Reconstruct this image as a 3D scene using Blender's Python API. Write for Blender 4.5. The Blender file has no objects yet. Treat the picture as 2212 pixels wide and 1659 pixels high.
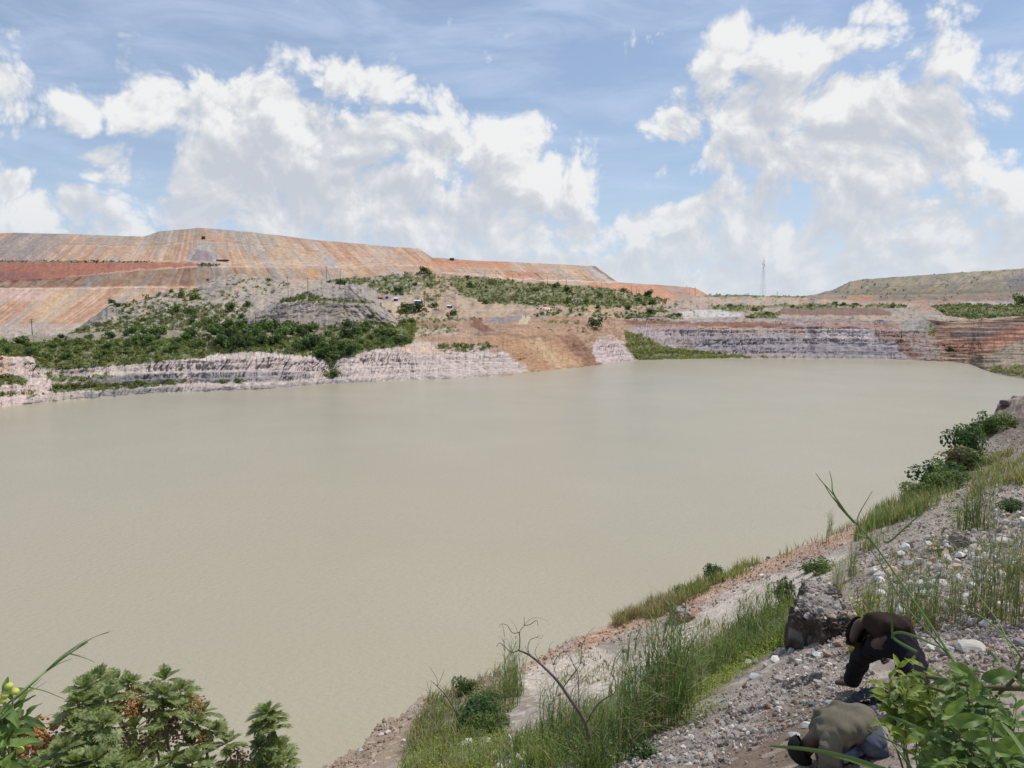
import bpy, bmesh, math, random
import numpy as np
from mathutils import Vector, Matrix, Euler
random.seed(7)
RNG = np.random.default_rng(11)
SC = bpy.context.scene
COL = SC.collection
# ------------------------------------------------------------------ camera geometry
H = 40.0                       # eye height above the lake
FPX, CX, CY = 1671.0, 1106.0, 829.5
TH = math.radians(6.47)
CAM = np.array([0.0, 0.0, H])

def dirs(x, y):
    x = np.asarray(x, float); y = np.asarray(y, float)
    xc = (x - CX) / FPX; yc = -(y - CY) / FPX
    d = np.stack([xc, math.cos(TH) + yc * math.sin(TH), -math.sin(TH) + yc * math.cos(TH)], -1)
    return d / np.hypot(d[..., 0], d[..., 1])[..., None]      # unit horizontal length

def at(x, y, R):
    return CAM + dirs(x, y) * np.asarray(R, float)[..., None]

def proj(P):
    v = P - CAM
    zc = v[..., 1] * math.cos(TH) - v[..., 2] * math.sin(TH)
    yc = v[..., 1] * math.sin(TH) + v[..., 2] * math.cos(TH)
    zc = np.where(np.abs(zc) < 1e-3, 1e-3, zc)
    return CX + FPX * v[..., 0] / zc, CY - FPX * yc / zc, zc

# ------------------------------------------------------------------ noise
def _h(ix, iy, seed):
    n = (ix.astype(np.int64) * 374761393 + iy.astype(np.int64) * 668265263 + seed * 974711) & 0xffffffff
    n = ((n ^ (n >> 13)) * 1274126177) & 0xffffffff
    n = ((n ^ (n >> 16)) * 2246822519) & 0xffffffff
    return ((n ^ (n >> 15)) & 0xffffff) / float(0xffffff)

def vn(x, y, seed=0):
    x, y = np.broadcast_arrays(np.asarray(x, float), np.asarray(y, float))
    ix = np.floor(x); iy = np.floor(y)
    fx = x - ix; fy = y - iy
    fx = fx * fx * fx * (fx * (fx * 6 - 15) + 10); fy = fy * fy * fy * (fy * (fy * 6 - 15) + 10)
    a = _h(ix, iy, seed); b = _h(ix + 1, iy, seed); c = _h(ix, iy + 1, seed); d = _h(ix + 1, iy + 1, seed)
    return (a * (1 - fx) + b * fx) * (1 - fy) + (c * (1 - fx) + d * fx) * fy

def fbm(x, y, o=4, seed=0, gain=.5):
    s = 0; a = 1; t = 0; x = np.asarray(x, float); y = np.asarray(y, float)
    for k in range(o):
        s = s + a * vn(x, y, seed + 17 * k); t += a; a *= gain; x = x * 2.03 + 5.1; y = y * 2.03 + 9.7
    return s / t

def ridge(x, y, o=4, seed=0, gain=.55):
    s = 0; a = 1; t = 0
    for k in range(o):
        s = s + a * (1 - np.abs(2 * vn(x, y, seed + 31 * k) - 1)); t += a; a *= gain; x = x * 2.1 + 3.3; y = y * 2.1 + 7.9
    return s / t

def sstep(a, b, x):
    t = np.clip((x - a) / (b - a), 0, 1); return t * t * (3 - 2 * t)

def poly_sd(poly, x, y):
    """signed distance, positive inside"""
    poly = np.asarray(poly, float); n = len(poly)
    d = np.full(x.shape, 1e9); ins = np.zeros(x.shape, bool)
    for i in range(n):
        ax, ay = poly[i]; bx, by = poly[(i + 1) % n]
        ex, ey = bx - ax, by - ay
        t = np.clip(((x - ax) * ex + (y - ay) * ey) / (ex * ex + ey * ey + 1e-9), 0, 1)
        d = np.minimum(d, np.hypot(x - ax - t * ex, y - ay - t * ey))
        c = ((ay > y) != (by > y)) & (x < (bx - ax) * (y - ay) / (by - ay + 1e-12) + ax)
        ins ^= c
    return np.where(ins, d, -d)

def mask(poly, x, y, soft=3.0):
    p = np.asarray(poly, float); m = soft + 2
    out = np.zeros(x.shape)
    sel = (x > p[:, 0].min() - m) & (x < p[:, 0].max() + m) & (y > p[:, 1].min() - m) & (y < p[:, 1].max() + m)
    if sel.any():
        out[sel] = sstep(-soft, soft, poly_sd(p, x[sel], y[sel]))
    return out

def paint(col, x, y, zones, warp=5.0, seed=3, wf=14.0):
    wx = x + warp * 2 * (fbm(x / wf, y / (wf * .6), 4, seed) - .5) * 2
    wy = y + warp * (fbm(x / wf, y / (wf * .6), 4, seed + 5) - .5) * 2
    for z in zones:
        poly, c = z[0], z[1]; soft = z[2] if len(z) > 2 else 3.0; st = z[3] if len(z) > 3 else 1.0
        m = (mask(poly, wx, wy, soft) * st)[..., None]
        col[:] = col * (1 - m) + np.array(c) * m
    return col

# ------------------------------------------------------------------ mesh helpers
def mesh_np(name, V, F, mat=None, col=None, smooth=False, mi=None):
    """V (n,3), F (m,k) all same k"""
    V = np.ascontiguousarray(V, np.float32); F = np.ascontiguousarray(F, np.int32)
    me = bpy.data.meshes.new(name)
    me.vertices.add(len(V)); me.vertices.foreach_set('co', V.ravel())
    m, k = F.shape
    me.loops.add(m * k); me.loops.foreach_set('vertex_index', F.ravel())
    me.polygons.add(m); me.polygons.foreach_set('loop_start', np.arange(0, m * k, k, dtype=np.int32))
    me.update(calc_edges=True); me.validate()
    me.polygons.foreach_set('use_smooth', np.full(len(me.polygons), smooth))
    if col is not None:
        a = me.color_attributes.new('col', 'FLOAT_COLOR', 'POINT')
        c = np.ones((len(V), 4), np.float32); c[:, :3] = col
        a.data.foreach_set('color', c.ravel())
    if mat: me.materials.append(mat)
    return me

def link(name, me, parent=None, **kw):
    o = bpy.data.objects.new(name, me); COL.objects.link(o)
    if parent is not None: o.parent = parent
    for k, v in kw.items(): o[k] = v
    return o

def empty(name, loc=(0, 0, 0), rz=0, label=None, category=None, group=None):
    o = bpy.data.objects.new(name, None); COL.objects.link(o)
    o.location = loc; o.rotation_euler = (0, 0, rz)
    if label: o['label'] = label
    if category: o['category'] = category
    if group: o['group'] = group
    return o

def grid_faces(nc, nr):
    i = np.arange(nc - 1)[:, None] * nr + np.arange(nr - 1)[None]
    return np.stack([i, i + nr, i + nr + 1, i + 1], -1).reshape(-1, 4)

# ------------------------------------------------------------------ materials
def newmat(name):
    m = bpy.data.materials.new(name); m.use_nodes = True
    nt = m.node_tree; b = nt.nodes['Principled BSDF']
    return m, nt, b

def N(nt, t, **kw):
    n = nt.nodes.new(t)
    for k, v in kw.items():
        if hasattr(n, k): setattr(n, k, v)
        else: n.inputs[k].default_value = v
    return n

def terrain_mat(name, f1, f2, var=.35, bump=.5, dist=.3, rough=.95):
    m, nt, b = newmat(name); L = nt.links.new
    at_ = N(nt, 'ShaderNodeAttribute', attribute_name='col')
    tc = N(nt, 'ShaderNodeTexCoord')
    n1 = N(nt, 'ShaderNodeTexNoise', Scale=f1, Detail=8.0, Roughness=.65); L(tc.outputs['Object'], n1.inputs['Vector'])
    n2 = N(nt, 'ShaderNodeTexNoise', Scale=f2, Detail=5.0, Roughness=.7); L(tc.outputs['Object'], n2.inputs['Vector'])
    mr = N(nt, 'ShaderNodeMapRange'); mr.inputs['From Min'].default_value = .3; mr.inputs['From Max'].default_value = .7
    mr.inputs['To Min'].default_value = 1 - var; mr.inputs['To Max'].default_value = 1 + var
    add = N(nt, 'ShaderNodeMath', operation='ADD'); L(n1.outputs['Fac'], add.inputs[0]); L(n2.outputs['Fac'], add.inputs[1])
    hf = N(nt, 'ShaderNodeMath', operation='MULTIPLY'); L(add.outputs[0], hf.inputs[0]); hf.inputs[1].default_value = .5
    L(hf.outputs[0], mr.inputs['Value'])
    vm = N(nt, 'ShaderNodeVectorMath', operation='SCALE'); L(at_.outputs['Color'], vm.inputs[0]); L(mr.outputs[0], vm.inputs['Scale'])
    L(vm.outputs[0], b.inputs['Base Color'])
    b.inputs['Roughness'].default_value = rough; b.inputs['Specular IOR Level'].default_value = .15
    bp = N(nt, 'ShaderNodeBump'); bp.inputs['Strength'].default_value = bump; bp.inputs['Distance'].default_value = dist
    L(hf.outputs[0], bp.inputs['Height']); L(bp.outputs[0], b.inputs['Normal'])
    return m

def plain_mat(name, c, rough=.8, var=.2, scale=8., spec=.3, c2=None, bump=0, metal=0):
    m, nt, b = newmat(name); L = nt.links.new
    tc = N(nt, 'ShaderNodeTexCoord')
    n1 = N(nt, 'ShaderNodeTexNoise', Scale=scale, Detail=6.0, Roughness=.6); L(tc.outputs['Object'], n1.inputs['Vector'])
    cr = N(nt, 'ShaderNodeValToRGB')
    a = [v * (1 - var) for v in c]; z = [min(1, v * (1 + var)) for v in (c2 or c)]
    cr.color_ramp.elements[0].position = .3; cr.color_ramp.elements[1].position = .7
    cr.color_ramp.elements[0].color = (*a, 1); cr.color_ramp.elements[1].color = (*z, 1)
    L(n1.outputs['Fac'], cr.inputs[0]); L(cr.outputs[0], b.inputs['Base Color'])
    b.inputs['Roughness'].default_value = rough; b.inputs['Specular IOR Level'].default_value = spec
    b.inputs['Metallic'].default_value = metal
    if bump:
        bp = N(nt, 'ShaderNodeBump'); bp.inputs['Strength'].default_value = bump; bp.inputs['Distance'].default_value = .02
        L(n1.outputs['Fac'], bp.inputs['Height']); L(bp.outputs[0], b.inputs['Normal'])
    return m

def leaf_mat(name, c, var=.35, scale=3., trans=.3, rough=.5, attr=False, hue=None, spec=.35):
    """foliage: colour varies with position and per leaf, light passes through"""
    m, nt, b = newmat(name); L = nt.links.new
    if attr:
        a = N(nt, 'ShaderNodeAttribute', attribute_name='col'); src = a.outputs['Color']
    else:
        tc = N(nt, 'ShaderNodeTexCoord')
        n1 = N(nt, 'ShaderNodeTexNoise', Scale=scale, Detail=4.0); L(tc.outputs['Object'], n1.inputs['Vector'])
        cr = N(nt, 'ShaderNodeValToRGB')
        hi = hue or [c[0] * 1.5, c[1] * 1.25, c[2] * .9]
        cr.color_ramp.elements[0].position = .35; cr.color_ramp.elements[1].position = .68
        cr.color_ramp.elements[0].color = (*[v * (1 - var) for v in c], 1); cr.color_ramp.elements[1].color = (*hi, 1)
        L(n1.outputs['Fac'], cr.inputs[0]); src = cr.outputs[0]
    L(src, b.inputs['Base Color'])
    b.inputs['Roughness'].default_value = rough; b.inputs['Specular IOR Level'].default_value = spec
    tr = N(nt, 'ShaderNodeBsdfTranslucent'); 
    sc = N(nt, 'ShaderNodeMix', data_type='RGBA', blend_type='MULTIPLY'); sc.inputs['Factor'].default_value = 1
    L(src, sc.inputs['A']); sc.inputs['B'].default_value = (1.6, 1.7, .8, 1)
    L(sc.outputs['Result'], tr.inputs['Color'])
    mx = N(nt, 'ShaderNodeMixShader'); mx.inputs[0].default_value = trans
    L(b.outputs[0], mx.inputs[1]); L(tr.outputs[0], mx.inputs[2])
    L(mx.outputs[0], nt.nodes['Material Output'].inputs['Surface'])
    return m
# ------------------------------------------------------------------ camera, sun, sky
cam = bpy.data.cameras.new('camera'); camo = bpy.data.objects.new('camera', cam); COL.objects.link(camo)
camo.location = CAM; camo.rotation_euler = (math.pi / 2 - TH, 0, 0)
cam.sensor_fit = 'HORIZONTAL'; cam.sensor_width = 36; cam.lens = 36 * FPX / 2212; cam.clip_start = .05; cam.clip_end = 60000
SC.camera = camo
SC.view_settings.view_transform = 'Standard'; SC.view_settings.look = 'None'
SC.view_settings.gamma = 1; SC.view_settings.exposure = 0.0
SUN_EL, SUN_AZ = math.radians(60), math.radians(62)      # azimuth clockwise from +Y (the view direction)
sd = Vector((math.sin(SUN_AZ) * math.cos(SUN_EL), math.cos(SUN_AZ) * math.cos(SUN_EL), math.sin(SUN_EL)))
sl = bpy.data.lights.new('sun', 'SUN'); sl.energy = 3.6; sl.angle = math.radians(.55); sl.color = (1, .955, .88)
so = bpy.data.objects.new('sun', sl); COL.objects.link(so); so.rotation_euler = (-sd).to_track_quat('-Z', 'Y').to_euler()
so.location = (60, 20, 120)

w = bpy.data.worlds.new('World'); SC.world = w; w.use_nodes = True
nt = w.node_tree; nt.nodes.clear(); L = nt.links.new
def M(op, a, b=None, c=None, tree=None, clamp=False):
    t = tree or nt
    n = t.nodes.new('ShaderNodeMath'); n.operation = op; n.use_clamp = clamp
    for i, v in enumerate((a, b, c)):
        if v is None: continue
        if isinstance(v, (int, float)): n.inputs[i].default_value = v
        else: t.links.new(v, n.inputs[i])
    return n.outputs[0]

def d2a(x, y):      # display pixel -> (azimuth, elevation)
    d = dirs(x, y); return math.atan2(d[0], d[1]), math.atan(d[2])

# cloud blobs: x, y, rx, ry, weight (display pixels of the photograph -> angles on the sky)
BL = [
 (350,250,110,60,.9),(500,245,120,75,1.1),(600,270,120,85,1.15),(700,350,130,70,1.0),(560,350,170,90,1.0),(400,330,90,55,.55),
 (240,325,45,30,.6),(290,370,60,30,.5),(640,440,220,60,.95),(440,460,130,55,.8),(800,440,200,70,.9),
 (690,130,50,40,.55),(760,175,110,50,.75),(880,205,120,40,.7),(960,210,60,20,.4),(870,290,110,50,.65),
 (980,330,150,75,.9),(1090,310,90,60,.8),(1130,400,150,90,.95),(1250,380,70,50,.6),(1020,480,240,70,.8),(1080,540,110,30,.85),(900,500,330,55,.75),(1150,480,200,60,.8),(560,480,160,35,.75),(1850,520,380,70,.68),(1500,530,150,60,.7),
 (1590,130,60,70,.8),(1700,130,110,80,1.0),(1640,230,115,85,.95),(1800,235,130,70,.8),(1960,260,110,70,.9),(1900,330,190,90,1.0),
 (1700,350,170,60,.7),(1480,300,70,55,.7),(1450,290,50,40,.6),(1560,330,100,50,.6),
 (1900,60,150,60,.45),(2120,80,180,80,.5),(2250,40,160,110,.5),(2150,200,120,60,.3),
 (1400,480,130,40,.55),(1620,450,130,55,.65),(1900,460,200,60,.75),(2130,500,160,60,.75),(2230,400,90,50,.8),(1700,540,220,50,.6),(1950,560,250,50,.6),
 (1380,575,110,32,.75),(1550,580,90,35,.75),(1500,600,200,28,.6),(1150,590,420,45,.75),(1700,590,420,45,.75),(2100,560,200,50,.7),(330,510,260,40,.6),
 (20,230,70,50,.7),(150,235,60,35,.65),(20,385,60,32,.8),(40,450,90,45,.8),(200,450,60,35,.55),(120,500,180,35,.5),(-60,300,60,120,.5),
]
def mkgroup(name, ins, outs):
    g = bpy.data.node_groups.new(name, 'ShaderNodeTree')
    for n_, t in ins: g.interface.new_socket(n_, in_out='INPUT', socket_type=t)
    for n_, t in outs: g.interface.new_socket(n_, in_out='OUTPUT', socket_type=t)
    return g, g.nodes.new('NodeGroupInput'), g.nodes.new('NodeGroupOutput')
V_, F_ = 'NodeSocketVector', 'NodeSocketFloat'
def blobs(name, lst):
    g, gi, go = mkgroup(name, [('P', V_)], [('D', F_)])
    acc = None
    for (x, y, rx, ry, wgt) in lst:
        az, el = d2a(x, y)
        s = g.nodes.new('ShaderNodeVectorMath'); s.operation = 'MULTIPLY_ADD'
        kx, ky = FPX / rx, FPX / ry
        s.inputs[1].default_value = (kx, ky, 0); s.inputs[2].default_value = (-az * kx, -el * ky, 0); g.links.new(gi.outputs[0], s.inputs[0])
        dt = g.nodes.new('ShaderNodeVectorMath'); dt.operation = 'DOT_PRODUCT'; g.links.new(s.outputs[0], dt.inputs[0]); g.links.new(s.outputs[0], dt.inputs[1])
        q = M('MULTIPLY_ADD', dt.outputs['Value'], dt.outputs['Value'], 1.0, g)
        v = M('DIVIDE', wgt, q, None, g)
        acc = v if acc is None else M('MAXIMUM', acc, v, None, g)
    g.links.new(acc, go.inputs[0]); return g
GB = blobs('cloud_masses', BL)
def puffs(name, det):
    g, gi, go = mkgroup(name, [('P', V_)], [('D', F_)])
    vor = N(g, 'ShaderNodeTexVoronoi', voronoi_dimensions='2D', feature='F1', Scale=17.0, Detail=det * .5, Roughness=.55, Lacunarity=2.3); g.links.new(gi.outputs[0], vor.inputs['Vector'])
    nz = N(g, 'ShaderNodeTexNoise', noise_dimensions='2D', Scale=15.0, Detail=det, Roughness=.54); g.links.new(gi.outputs[0], nz.inputs['Vector'])
    bil = M('MULTIPLY_ADD', vor.outputs['Distance'], -.6, .30, g)
    nn = M('MULTIPLY_ADD', nz.outputs['Fac'], 1.0, -.5, g)
    g.links.new(M('ADD', bil, nn, None, g), go.inputs[0]); return g
GP, GPL = puffs('cloud_puffs', 7.0), puffs('cloud_puffs_coarse', 3.0)

geo = N(nt, 'ShaderNodeTexCoord'); sep = N(nt, 'ShaderNodeSeparateXYZ'); L(geo.outputs['Generated'], sep.inputs[0])
az = M('ARCTAN2', sep.outputs[0], sep.outputs[1]); el = M('ARCSINE', sep.outputs[2])
cmb = N(nt, 'ShaderNodeCombineXYZ'); L(az, cmb.inputs[0]); L(el, cmb.inputs[1])
P = cmb.outputs[0]
wn = N(nt, 'ShaderNodeTexNoise', noise_dimensions='2D', Scale=7.0, Detail=1.0, Roughness=.5); L(P, wn.inputs['Vector'])
ws = N(nt, 'ShaderNodeVectorMath', operation='SUBTRACT'); L(wn.outputs['Color'], ws.inputs[0]); ws.inputs[1].default_value = (.5, .5, .5)
wm = N(nt, 'ShaderNodeVectorMath', operation='MULTIPLY_ADD'); L(ws.outputs[0], wm.inputs[0]); wm.inputs[1].default_value = (.06, .06, 0); L(P, wm.inputs[2])
Pw = wm.outputs[0]
def use(g, off):
    a = N(nt, 'ShaderNodeVectorMath', operation='ADD'); L(Pw, a.inputs[0]); a.inputs[1].default_value = off
    gg = nt.nodes.new('ShaderNodeGroup'); gg.node_tree = g; L(a.outputs[0], gg.inputs[0]); return gg.outputs[0]
T0 = .06
B0 = use(GB, (0, 0, 0)); B2 = use(GB, (.018, .055, 0))
N0 = use(GP, (0, 0, 0)); N1 = use(GP, (.006, .015, 0)); N2 = use(GPL, (.014, .04, 0))
D0 = M('SUBTRACT', M('ADD', B0, N0), T0); D2 = M('SUBTRACT', M('ADD', B2, N2), T0)
alpha = N(nt, 'ShaderNodeMapRange', interpolation_type='SMOOTHSTEP'); L(D0, alpha.inputs['Value'])
alpha.inputs['From Min'].default_value = 0.0; alpha.inputs['From Max'].default_value = .40
# light on the cloud: little cloud between here and the sun = bright
c2 = M('MAXIMUM', D2, 0.0)
g1 = M('MULTIPLY', M('SUBTRACT', N0, N1), 1.1)
lit = M('ADD', M('SUBTRACT', 1.04, M('MULTIPLY', M('DIVIDE', c2, M('ADD', c2, .50)), 1.17)), g1)
litc = M('MINIMUM', M('MAXIMUM', lit, 0.0), 1.0)
ramp = N(nt, 'ShaderNodeValToRGB'); L(litc, ramp.inputs[0])
e = ramp.color_ramp.elements; e[0].position = .12; e[0].color = (5.7, 6.05, 6.75, 1); e[1].position = .98; e[1].color = (8.7, 8.75, 8.8, 1)
k = ramp.color_ramp.elements.new(.55); k.color = (6.8, 7.05, 7.45, 1)
sky = N(nt, 'ShaderNodeTexSky', sky_type='NISHITA', sun_disc=False, sun_elevation=SUN_EL, sun_rotation=SUN_AZ, altitude=1200.0, air_density=1.15, dust_density=.05, ozone_density=3.5)
# thin high cirrus veils
ci = N(nt, 'ShaderNodeMapping'); L(P, ci.inputs[0]); ci.inputs['Scale'].default_value = (2.2, 9.0, 1); ci.inputs['Rotation'].default_value = (0, 0, .12)
cn = N(nt, 'ShaderNodeTexNoise', Scale=2.2, Detail=9.0, Roughness=.6, Distortion=.5); L(ci.outputs[0], cn.inputs['Vector'])
ca = N(nt, 'ShaderNodeMapRange', interpolation_type='SMOOTHSTEP'); L(cn.outputs['Fac'], ca.inputs['Value'])
ca.inputs['From Min'].default_value = .34; ca.inputs['From Max'].default_value = .74; ca.inputs['To Max'].default_value = .72; ca.inputs['To Min'].default_value = .32
# low haze whitening towards the horizon
hz = N(nt, 'ShaderNodeMapRange', interpolation_type='SMOOTHSTEP'); L(el, hz.inputs['Value'])
hz.inputs['From Min'].default_value = .17; hz.inputs['From Max'].default_value = -.02; hz.inputs['To Max'].default_value = .5
def mix(f, a, b):
    n = N(nt, 'ShaderNodeMix', data_type='RGBA'); 
    if isinstance(f, float): n.inputs['Factor'].default_value = f
    else: L(f, n.inputs['Factor'])
    for s, v in (('A', a), ('B', b)):
        if isinstance(v, tuple): n.inputs[s].default_value = v
        else: L(v, n.inputs[s])
    return n.outputs['Result']
s0 = mix(ca.outputs[0], sky.outputs[0], (5.9, 6.9, 8.8, 1))
s1 = mix(hz.outputs[0], s0, (5.6, 6.7, 8.6, 1))
hz2 = N(nt, 'ShaderNodeMapRange', interpolation_type='SMOOTHSTEP'); L(el, hz2.inputs['Value'])
hz2.inputs['From Min'].default_value = .16; hz2.inputs['From Max'].default_value = 0.0; hz2.inputs['To Max'].default_value = .62
ccol = mix(hz2.outputs[0], ramp.outputs[0], (6.6, 7.1, 7.8, 1))
s2 = mix(alpha.outputs[0], s1, ccol)
bg = N(nt, 'ShaderNodeBackground'); L(s2, bg.inputs[0]); bg.inputs[1].default_value = .1
wo = N(nt, 'ShaderNodeOutputWorld'); L(bg.outputs[0], wo.inputs[0])
w.cycles.sampling_method = 'MANUAL'; w.cycles.sample_map_resolution = 512
# ------------------------------------------------------------------ far terrain: lofted sheets, real distances
def ragged(x, y, amp, f, seed):
    return amp * (fbm(x / f, y / f, 4, seed) - .5) * 2

class Sheet: pass

def loft(name, stations, nsub, dx, amp, base, zones, mat, R0=None, back=None, seed=0, gull=(2.5, 9.0), streak=None,
         jag=1.0, warp=5.0, vary=None, kind='structure', lumv=.22, iso=1.0, cliff=0, smooth=True):
    xs = sorted(stations); K = len(stations[xs[0]])
    X = np.arange(xs[0], xs[-1] + dx, dx)
    ys = [np.interp(X, xs, [stations[s][k][0] for s in xs]) for k in range(K)]
    Rs = [np.interp(X, xs, [stations[s][k][1] for s in xs]) for k in range(K)]
    jg = jag if hasattr(jag, '__len__') else [jag] * K
    for k in range(1, K):
        ys[k] = ys[k] + jg[k] * (fbm(X / (11.0 if k < 7 else 34.0), X * 0 + k * 3.7, 4 if k < 7 else 3, seed + 70 + k) - .5) * 6
    if R0 is not None:          # ranges are offsets from the waterline range
        d = dirs(X, ys[0]); r0 = -H / d[:, 2]
        if R0 == 'jag':
            r0 = r0 + 3.0 * (fbm(X / 18., X * 0, 4, seed + 9) - .5)
        Rs = [r0 + q for q in Rs]
    else: Rs = [q * np.sqrt(1 + ((X - CX) / FPX) ** 2) for q in Rs]
    Pk = [at(X, ys[k], Rs[k]) for k in range(K)]
    if R0 is not None:
        p = Pk[0].copy(); u = p.copy(); u[:, :2] *= ((r0 - 4) / r0)[:, None]; u[:, 2] = -3; p[:, 2] = -.02
        Pk[0] = p
    rows = []; am = []
    for k in range(K - 1):
        n = nsub[k]
        for j in range(n):
            t = j / n
            rows.append(Pk[k] * (1 - t) + Pk[k + 1] * t); am.append(amp[k])
    rows.append(Pk[-1]); am.append(amp[-1])
    P = np.stack(rows, 1); A = np.array(am)[None, :]
    A = np.stack([np.convolve(np.pad(A[0], 2, 'edge'), np.ones(5) / 5, 'valid')])
    ix, iy, _ = proj(P)
    # arc length along the sheet for noise coordinates
    mid = P[:, P.shape[1] // 2]; s = np.concatenate([[0], np.cumsum(np.linalg.norm(np.diff(mid, axis=0), axis=1))])[:, None] + 0 * ix
    zz = P[..., 2]
    if streak is not None: s = s + streak(ix, iy)
    Rg = np.hypot(P[..., 0], P[..., 1]); tt = zz + .45 * (Rg - Rg[:, :1]); wv = 2.0 * fbm(s / 12, tt / 8, 3, seed + 8)
    n = ridge((s + wv) / gull[0] / 4, tt / gull[1] / 4, 5, seed) - .55 + .6 * (fbm(s / gull[0] / 12, tt / gull[1] / 6, 3, seed + 3) - .5) + .9 * iso * (fbm(s / 3.2, tt / 2.6, 5, seed + 6, .6) - .5)
    dsp = A * n * 2.2
    if cliff:
        wob = 2.2 * fbm(s / 14, zz / 5, 3, seed + 12)
        v1 = 1 - np.abs(2 * vn(s / (gull[0] * 1.9) + wob * .5, zz / 16, seed + 14) - 1)
        v2 = 1 - np.abs(2 * vn(s / (gull[0] * .8) + wob, zz / 9, seed + 15) - 1)
        soft_ = 1 - .8 * sstep(870, 910, ix) * sstep(1300, 1280, ix) * (1 if R0 is not None else 0)
        amt = .25 + .9 * sstep(.35, .6, fbm(s / 25, zz / 7, 3, seed + 16))
        dsp = dsp + A * cliff * soft_ * amt * (1.5 * sstep(.72, 1, v1) + .9 * sstep(.78, 1, v2))
        zl = (zz + 1.0 * fbm(s / 20, zz / 30, 3, seed + 18)) / 2.6; fr = zl - np.floor(zl)
        led = _h(np.floor(zl), np.zeros_like(zl), seed + 19) 
        dsp = dsp - A * cliff * .8 * (sstep(0, .85, fr) * sstep(1., .9, fr)) * (.3 + led)
    if R0 is not None: dsp[:, :2] *= .3
    v = P - CAM; R = np.hypot(v[..., 0], v[..., 1])[..., None]
    P = CAM + v * (1 + dsp[..., None] / R)
    nf = P.shape[1]
    if back:
        top = P[:, -1]; vv = top - CAM; RR = np.hypot(vv[:, 0], vv[:, 1])[:, None]
        ex = []
        for (dr, z) in back:
            q = vv * (1 + dr / RR) + CAM; q[:, 2] = top[:, 2] + z if z > -500 else 0
            ex.append(q)
        P = np.concatenate([P] + [e[:, None] for e in ex], 1)
    if R0 is not None: P = np.concatenate([u[:, None], P], 1); off = 1
    else: off = 0
    ix, iy, _ = proj(P)
    col = np.zeros(P.shape); col[:] = base
    S = Sheet(); S.P = P; S.ix = ix; S.iy = iy
    if vary is not None: vary(col, ix, iy, P, s)
    paint(col, ix, iy, zones, warp, seed + 1)
    lum = 1 + lumv * (fbm(ix / 6, iy / 2.6, 5, seed + 40) - .5) * 2
    col *= lum[..., None]
    hsh = (fbm(ix / 3.5, iy / 3.5, 3, seed + 44) - .5)[..., None] * np.array([.06, 0, -.06]); col *= 1 + hsh
    col = np.clip(col, .01, .9)
    me = mesh_np(name, P.reshape(-1, 3), grid_faces(P.shape[0], P.shape[1]), mat, col.reshape(-1, 3), smooth)
    o = link(name, me)
    if kind: o['kind'] = kind
    S.obj = o; S.nf = nf; S.off = off
    return S

MT_far = terrain_mat('waste_rock', .25, 1.6, .22, .7, .6)
MT_cliff = terrain_mat('cliff_rock', .35, 1.8, .30, .9, .7)

# ---- the lake
m, nt_, b_ = newmat('muddy_water'); Lw = nt_.links.new
tc = N(nt_, 'ShaderNodeTexCoord')
mp = N(nt_, 'ShaderNodeMapping'); Lw(tc.outputs['Object'], mp.inputs[0]); mp.inputs['Scale'].default_value = (1.0, 1.6, 1); mp.inputs['Rotation'].default_value = (0, 0, .35)
w1 = N(nt_, 'ShaderNodeTexNoise', Scale=1.1, Detail=5.0, Roughness=.6); Lw(mp.outputs[0], w1.inputs['Vector'])
w2 = N(nt_, 'ShaderNodeTexNoise', Scale=.018, Detail=3.0, Roughness=.5); Lw(tc.outputs['Object'], w2.inputs['Vector'])
wp = N(nt_, 'ShaderNodeMapRange'); Lw(w2.outputs['Fac'], wp.inputs['Value']); wp.inputs['From Min'].default_value = .35; wp.inputs['From Max'].default_value = .65; wp.inputs['To Min'].default_value = .5; wp.inputs['To Max'].default_value = .95
bp = N(nt_, 'ShaderNodeBump'); bp.inputs['Distance'].default_value = .25; Lw(w1.outputs['Fac'], bp.inputs['Height']); Lw(wp.outputs[0], bp.inputs['Strength'])
Lw(bp.outputs[0], b_.inputs['Normal'])
cr = N(nt_, 'ShaderNodeValToRGB'); cr.color_ramp.elements[0].color = (.365, .322, .222, 1); cr.color_ramp.elements[1].color = (.405, .362, .26, 1)
cr.color_ramp.elements[0].position = .35; cr.color_ramp.elements[1].position = .65; Lw(w2.outputs['Fac'], cr.inputs[0]); Lw(cr.outputs[0], b_.inputs['Base Color'])
b_.inputs['Roughness'].default_value = .22; b_.inputs['IOR'].default_value = 1.33
V = np.array([[-1500, -300, 0], [900, -300, 0], [900, 900, 0], [-1500, 900, 0]], float)
o = link('water', mesh_np('water', V, np.array([[0, 1, 2, 3]]), m)); o['kind'] = 'structure'

# ---- wide ground sheet outside the pit, to the horizon
ang = np.linspace(-math.pi / 2, math.pi / 2, 181); rr = np.array([760., 900, 1200, 1800, 3000, 6000, 12000, 25000, 45000])
aa, rg = np.meshgrid(ang, rr, indexing='ij')
P = np.stack([np.sin(aa) * rg, np.cos(aa) * rg, np.where(rg < 1000, 12, 30) + 0 * aa], -1); P[..., 2] += 9 * (fbm(aa * 30, np.log(rg) * 4, 3, 5) - .5) * (rg > 1000)
gc = np.zeros(P.shape); gc[:] = (.13, .14, .08); gc += (fbm(aa * 60, np.log(rg) * 9, 4, 2)[..., None] - .5) * .1
o = link('ground', mesh_np('ground', P.reshape(-1, 3), grid_faces(181, 9), MT_far, gc.reshape(-1, 3), True)); o['kind'] = 'structure'

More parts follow.
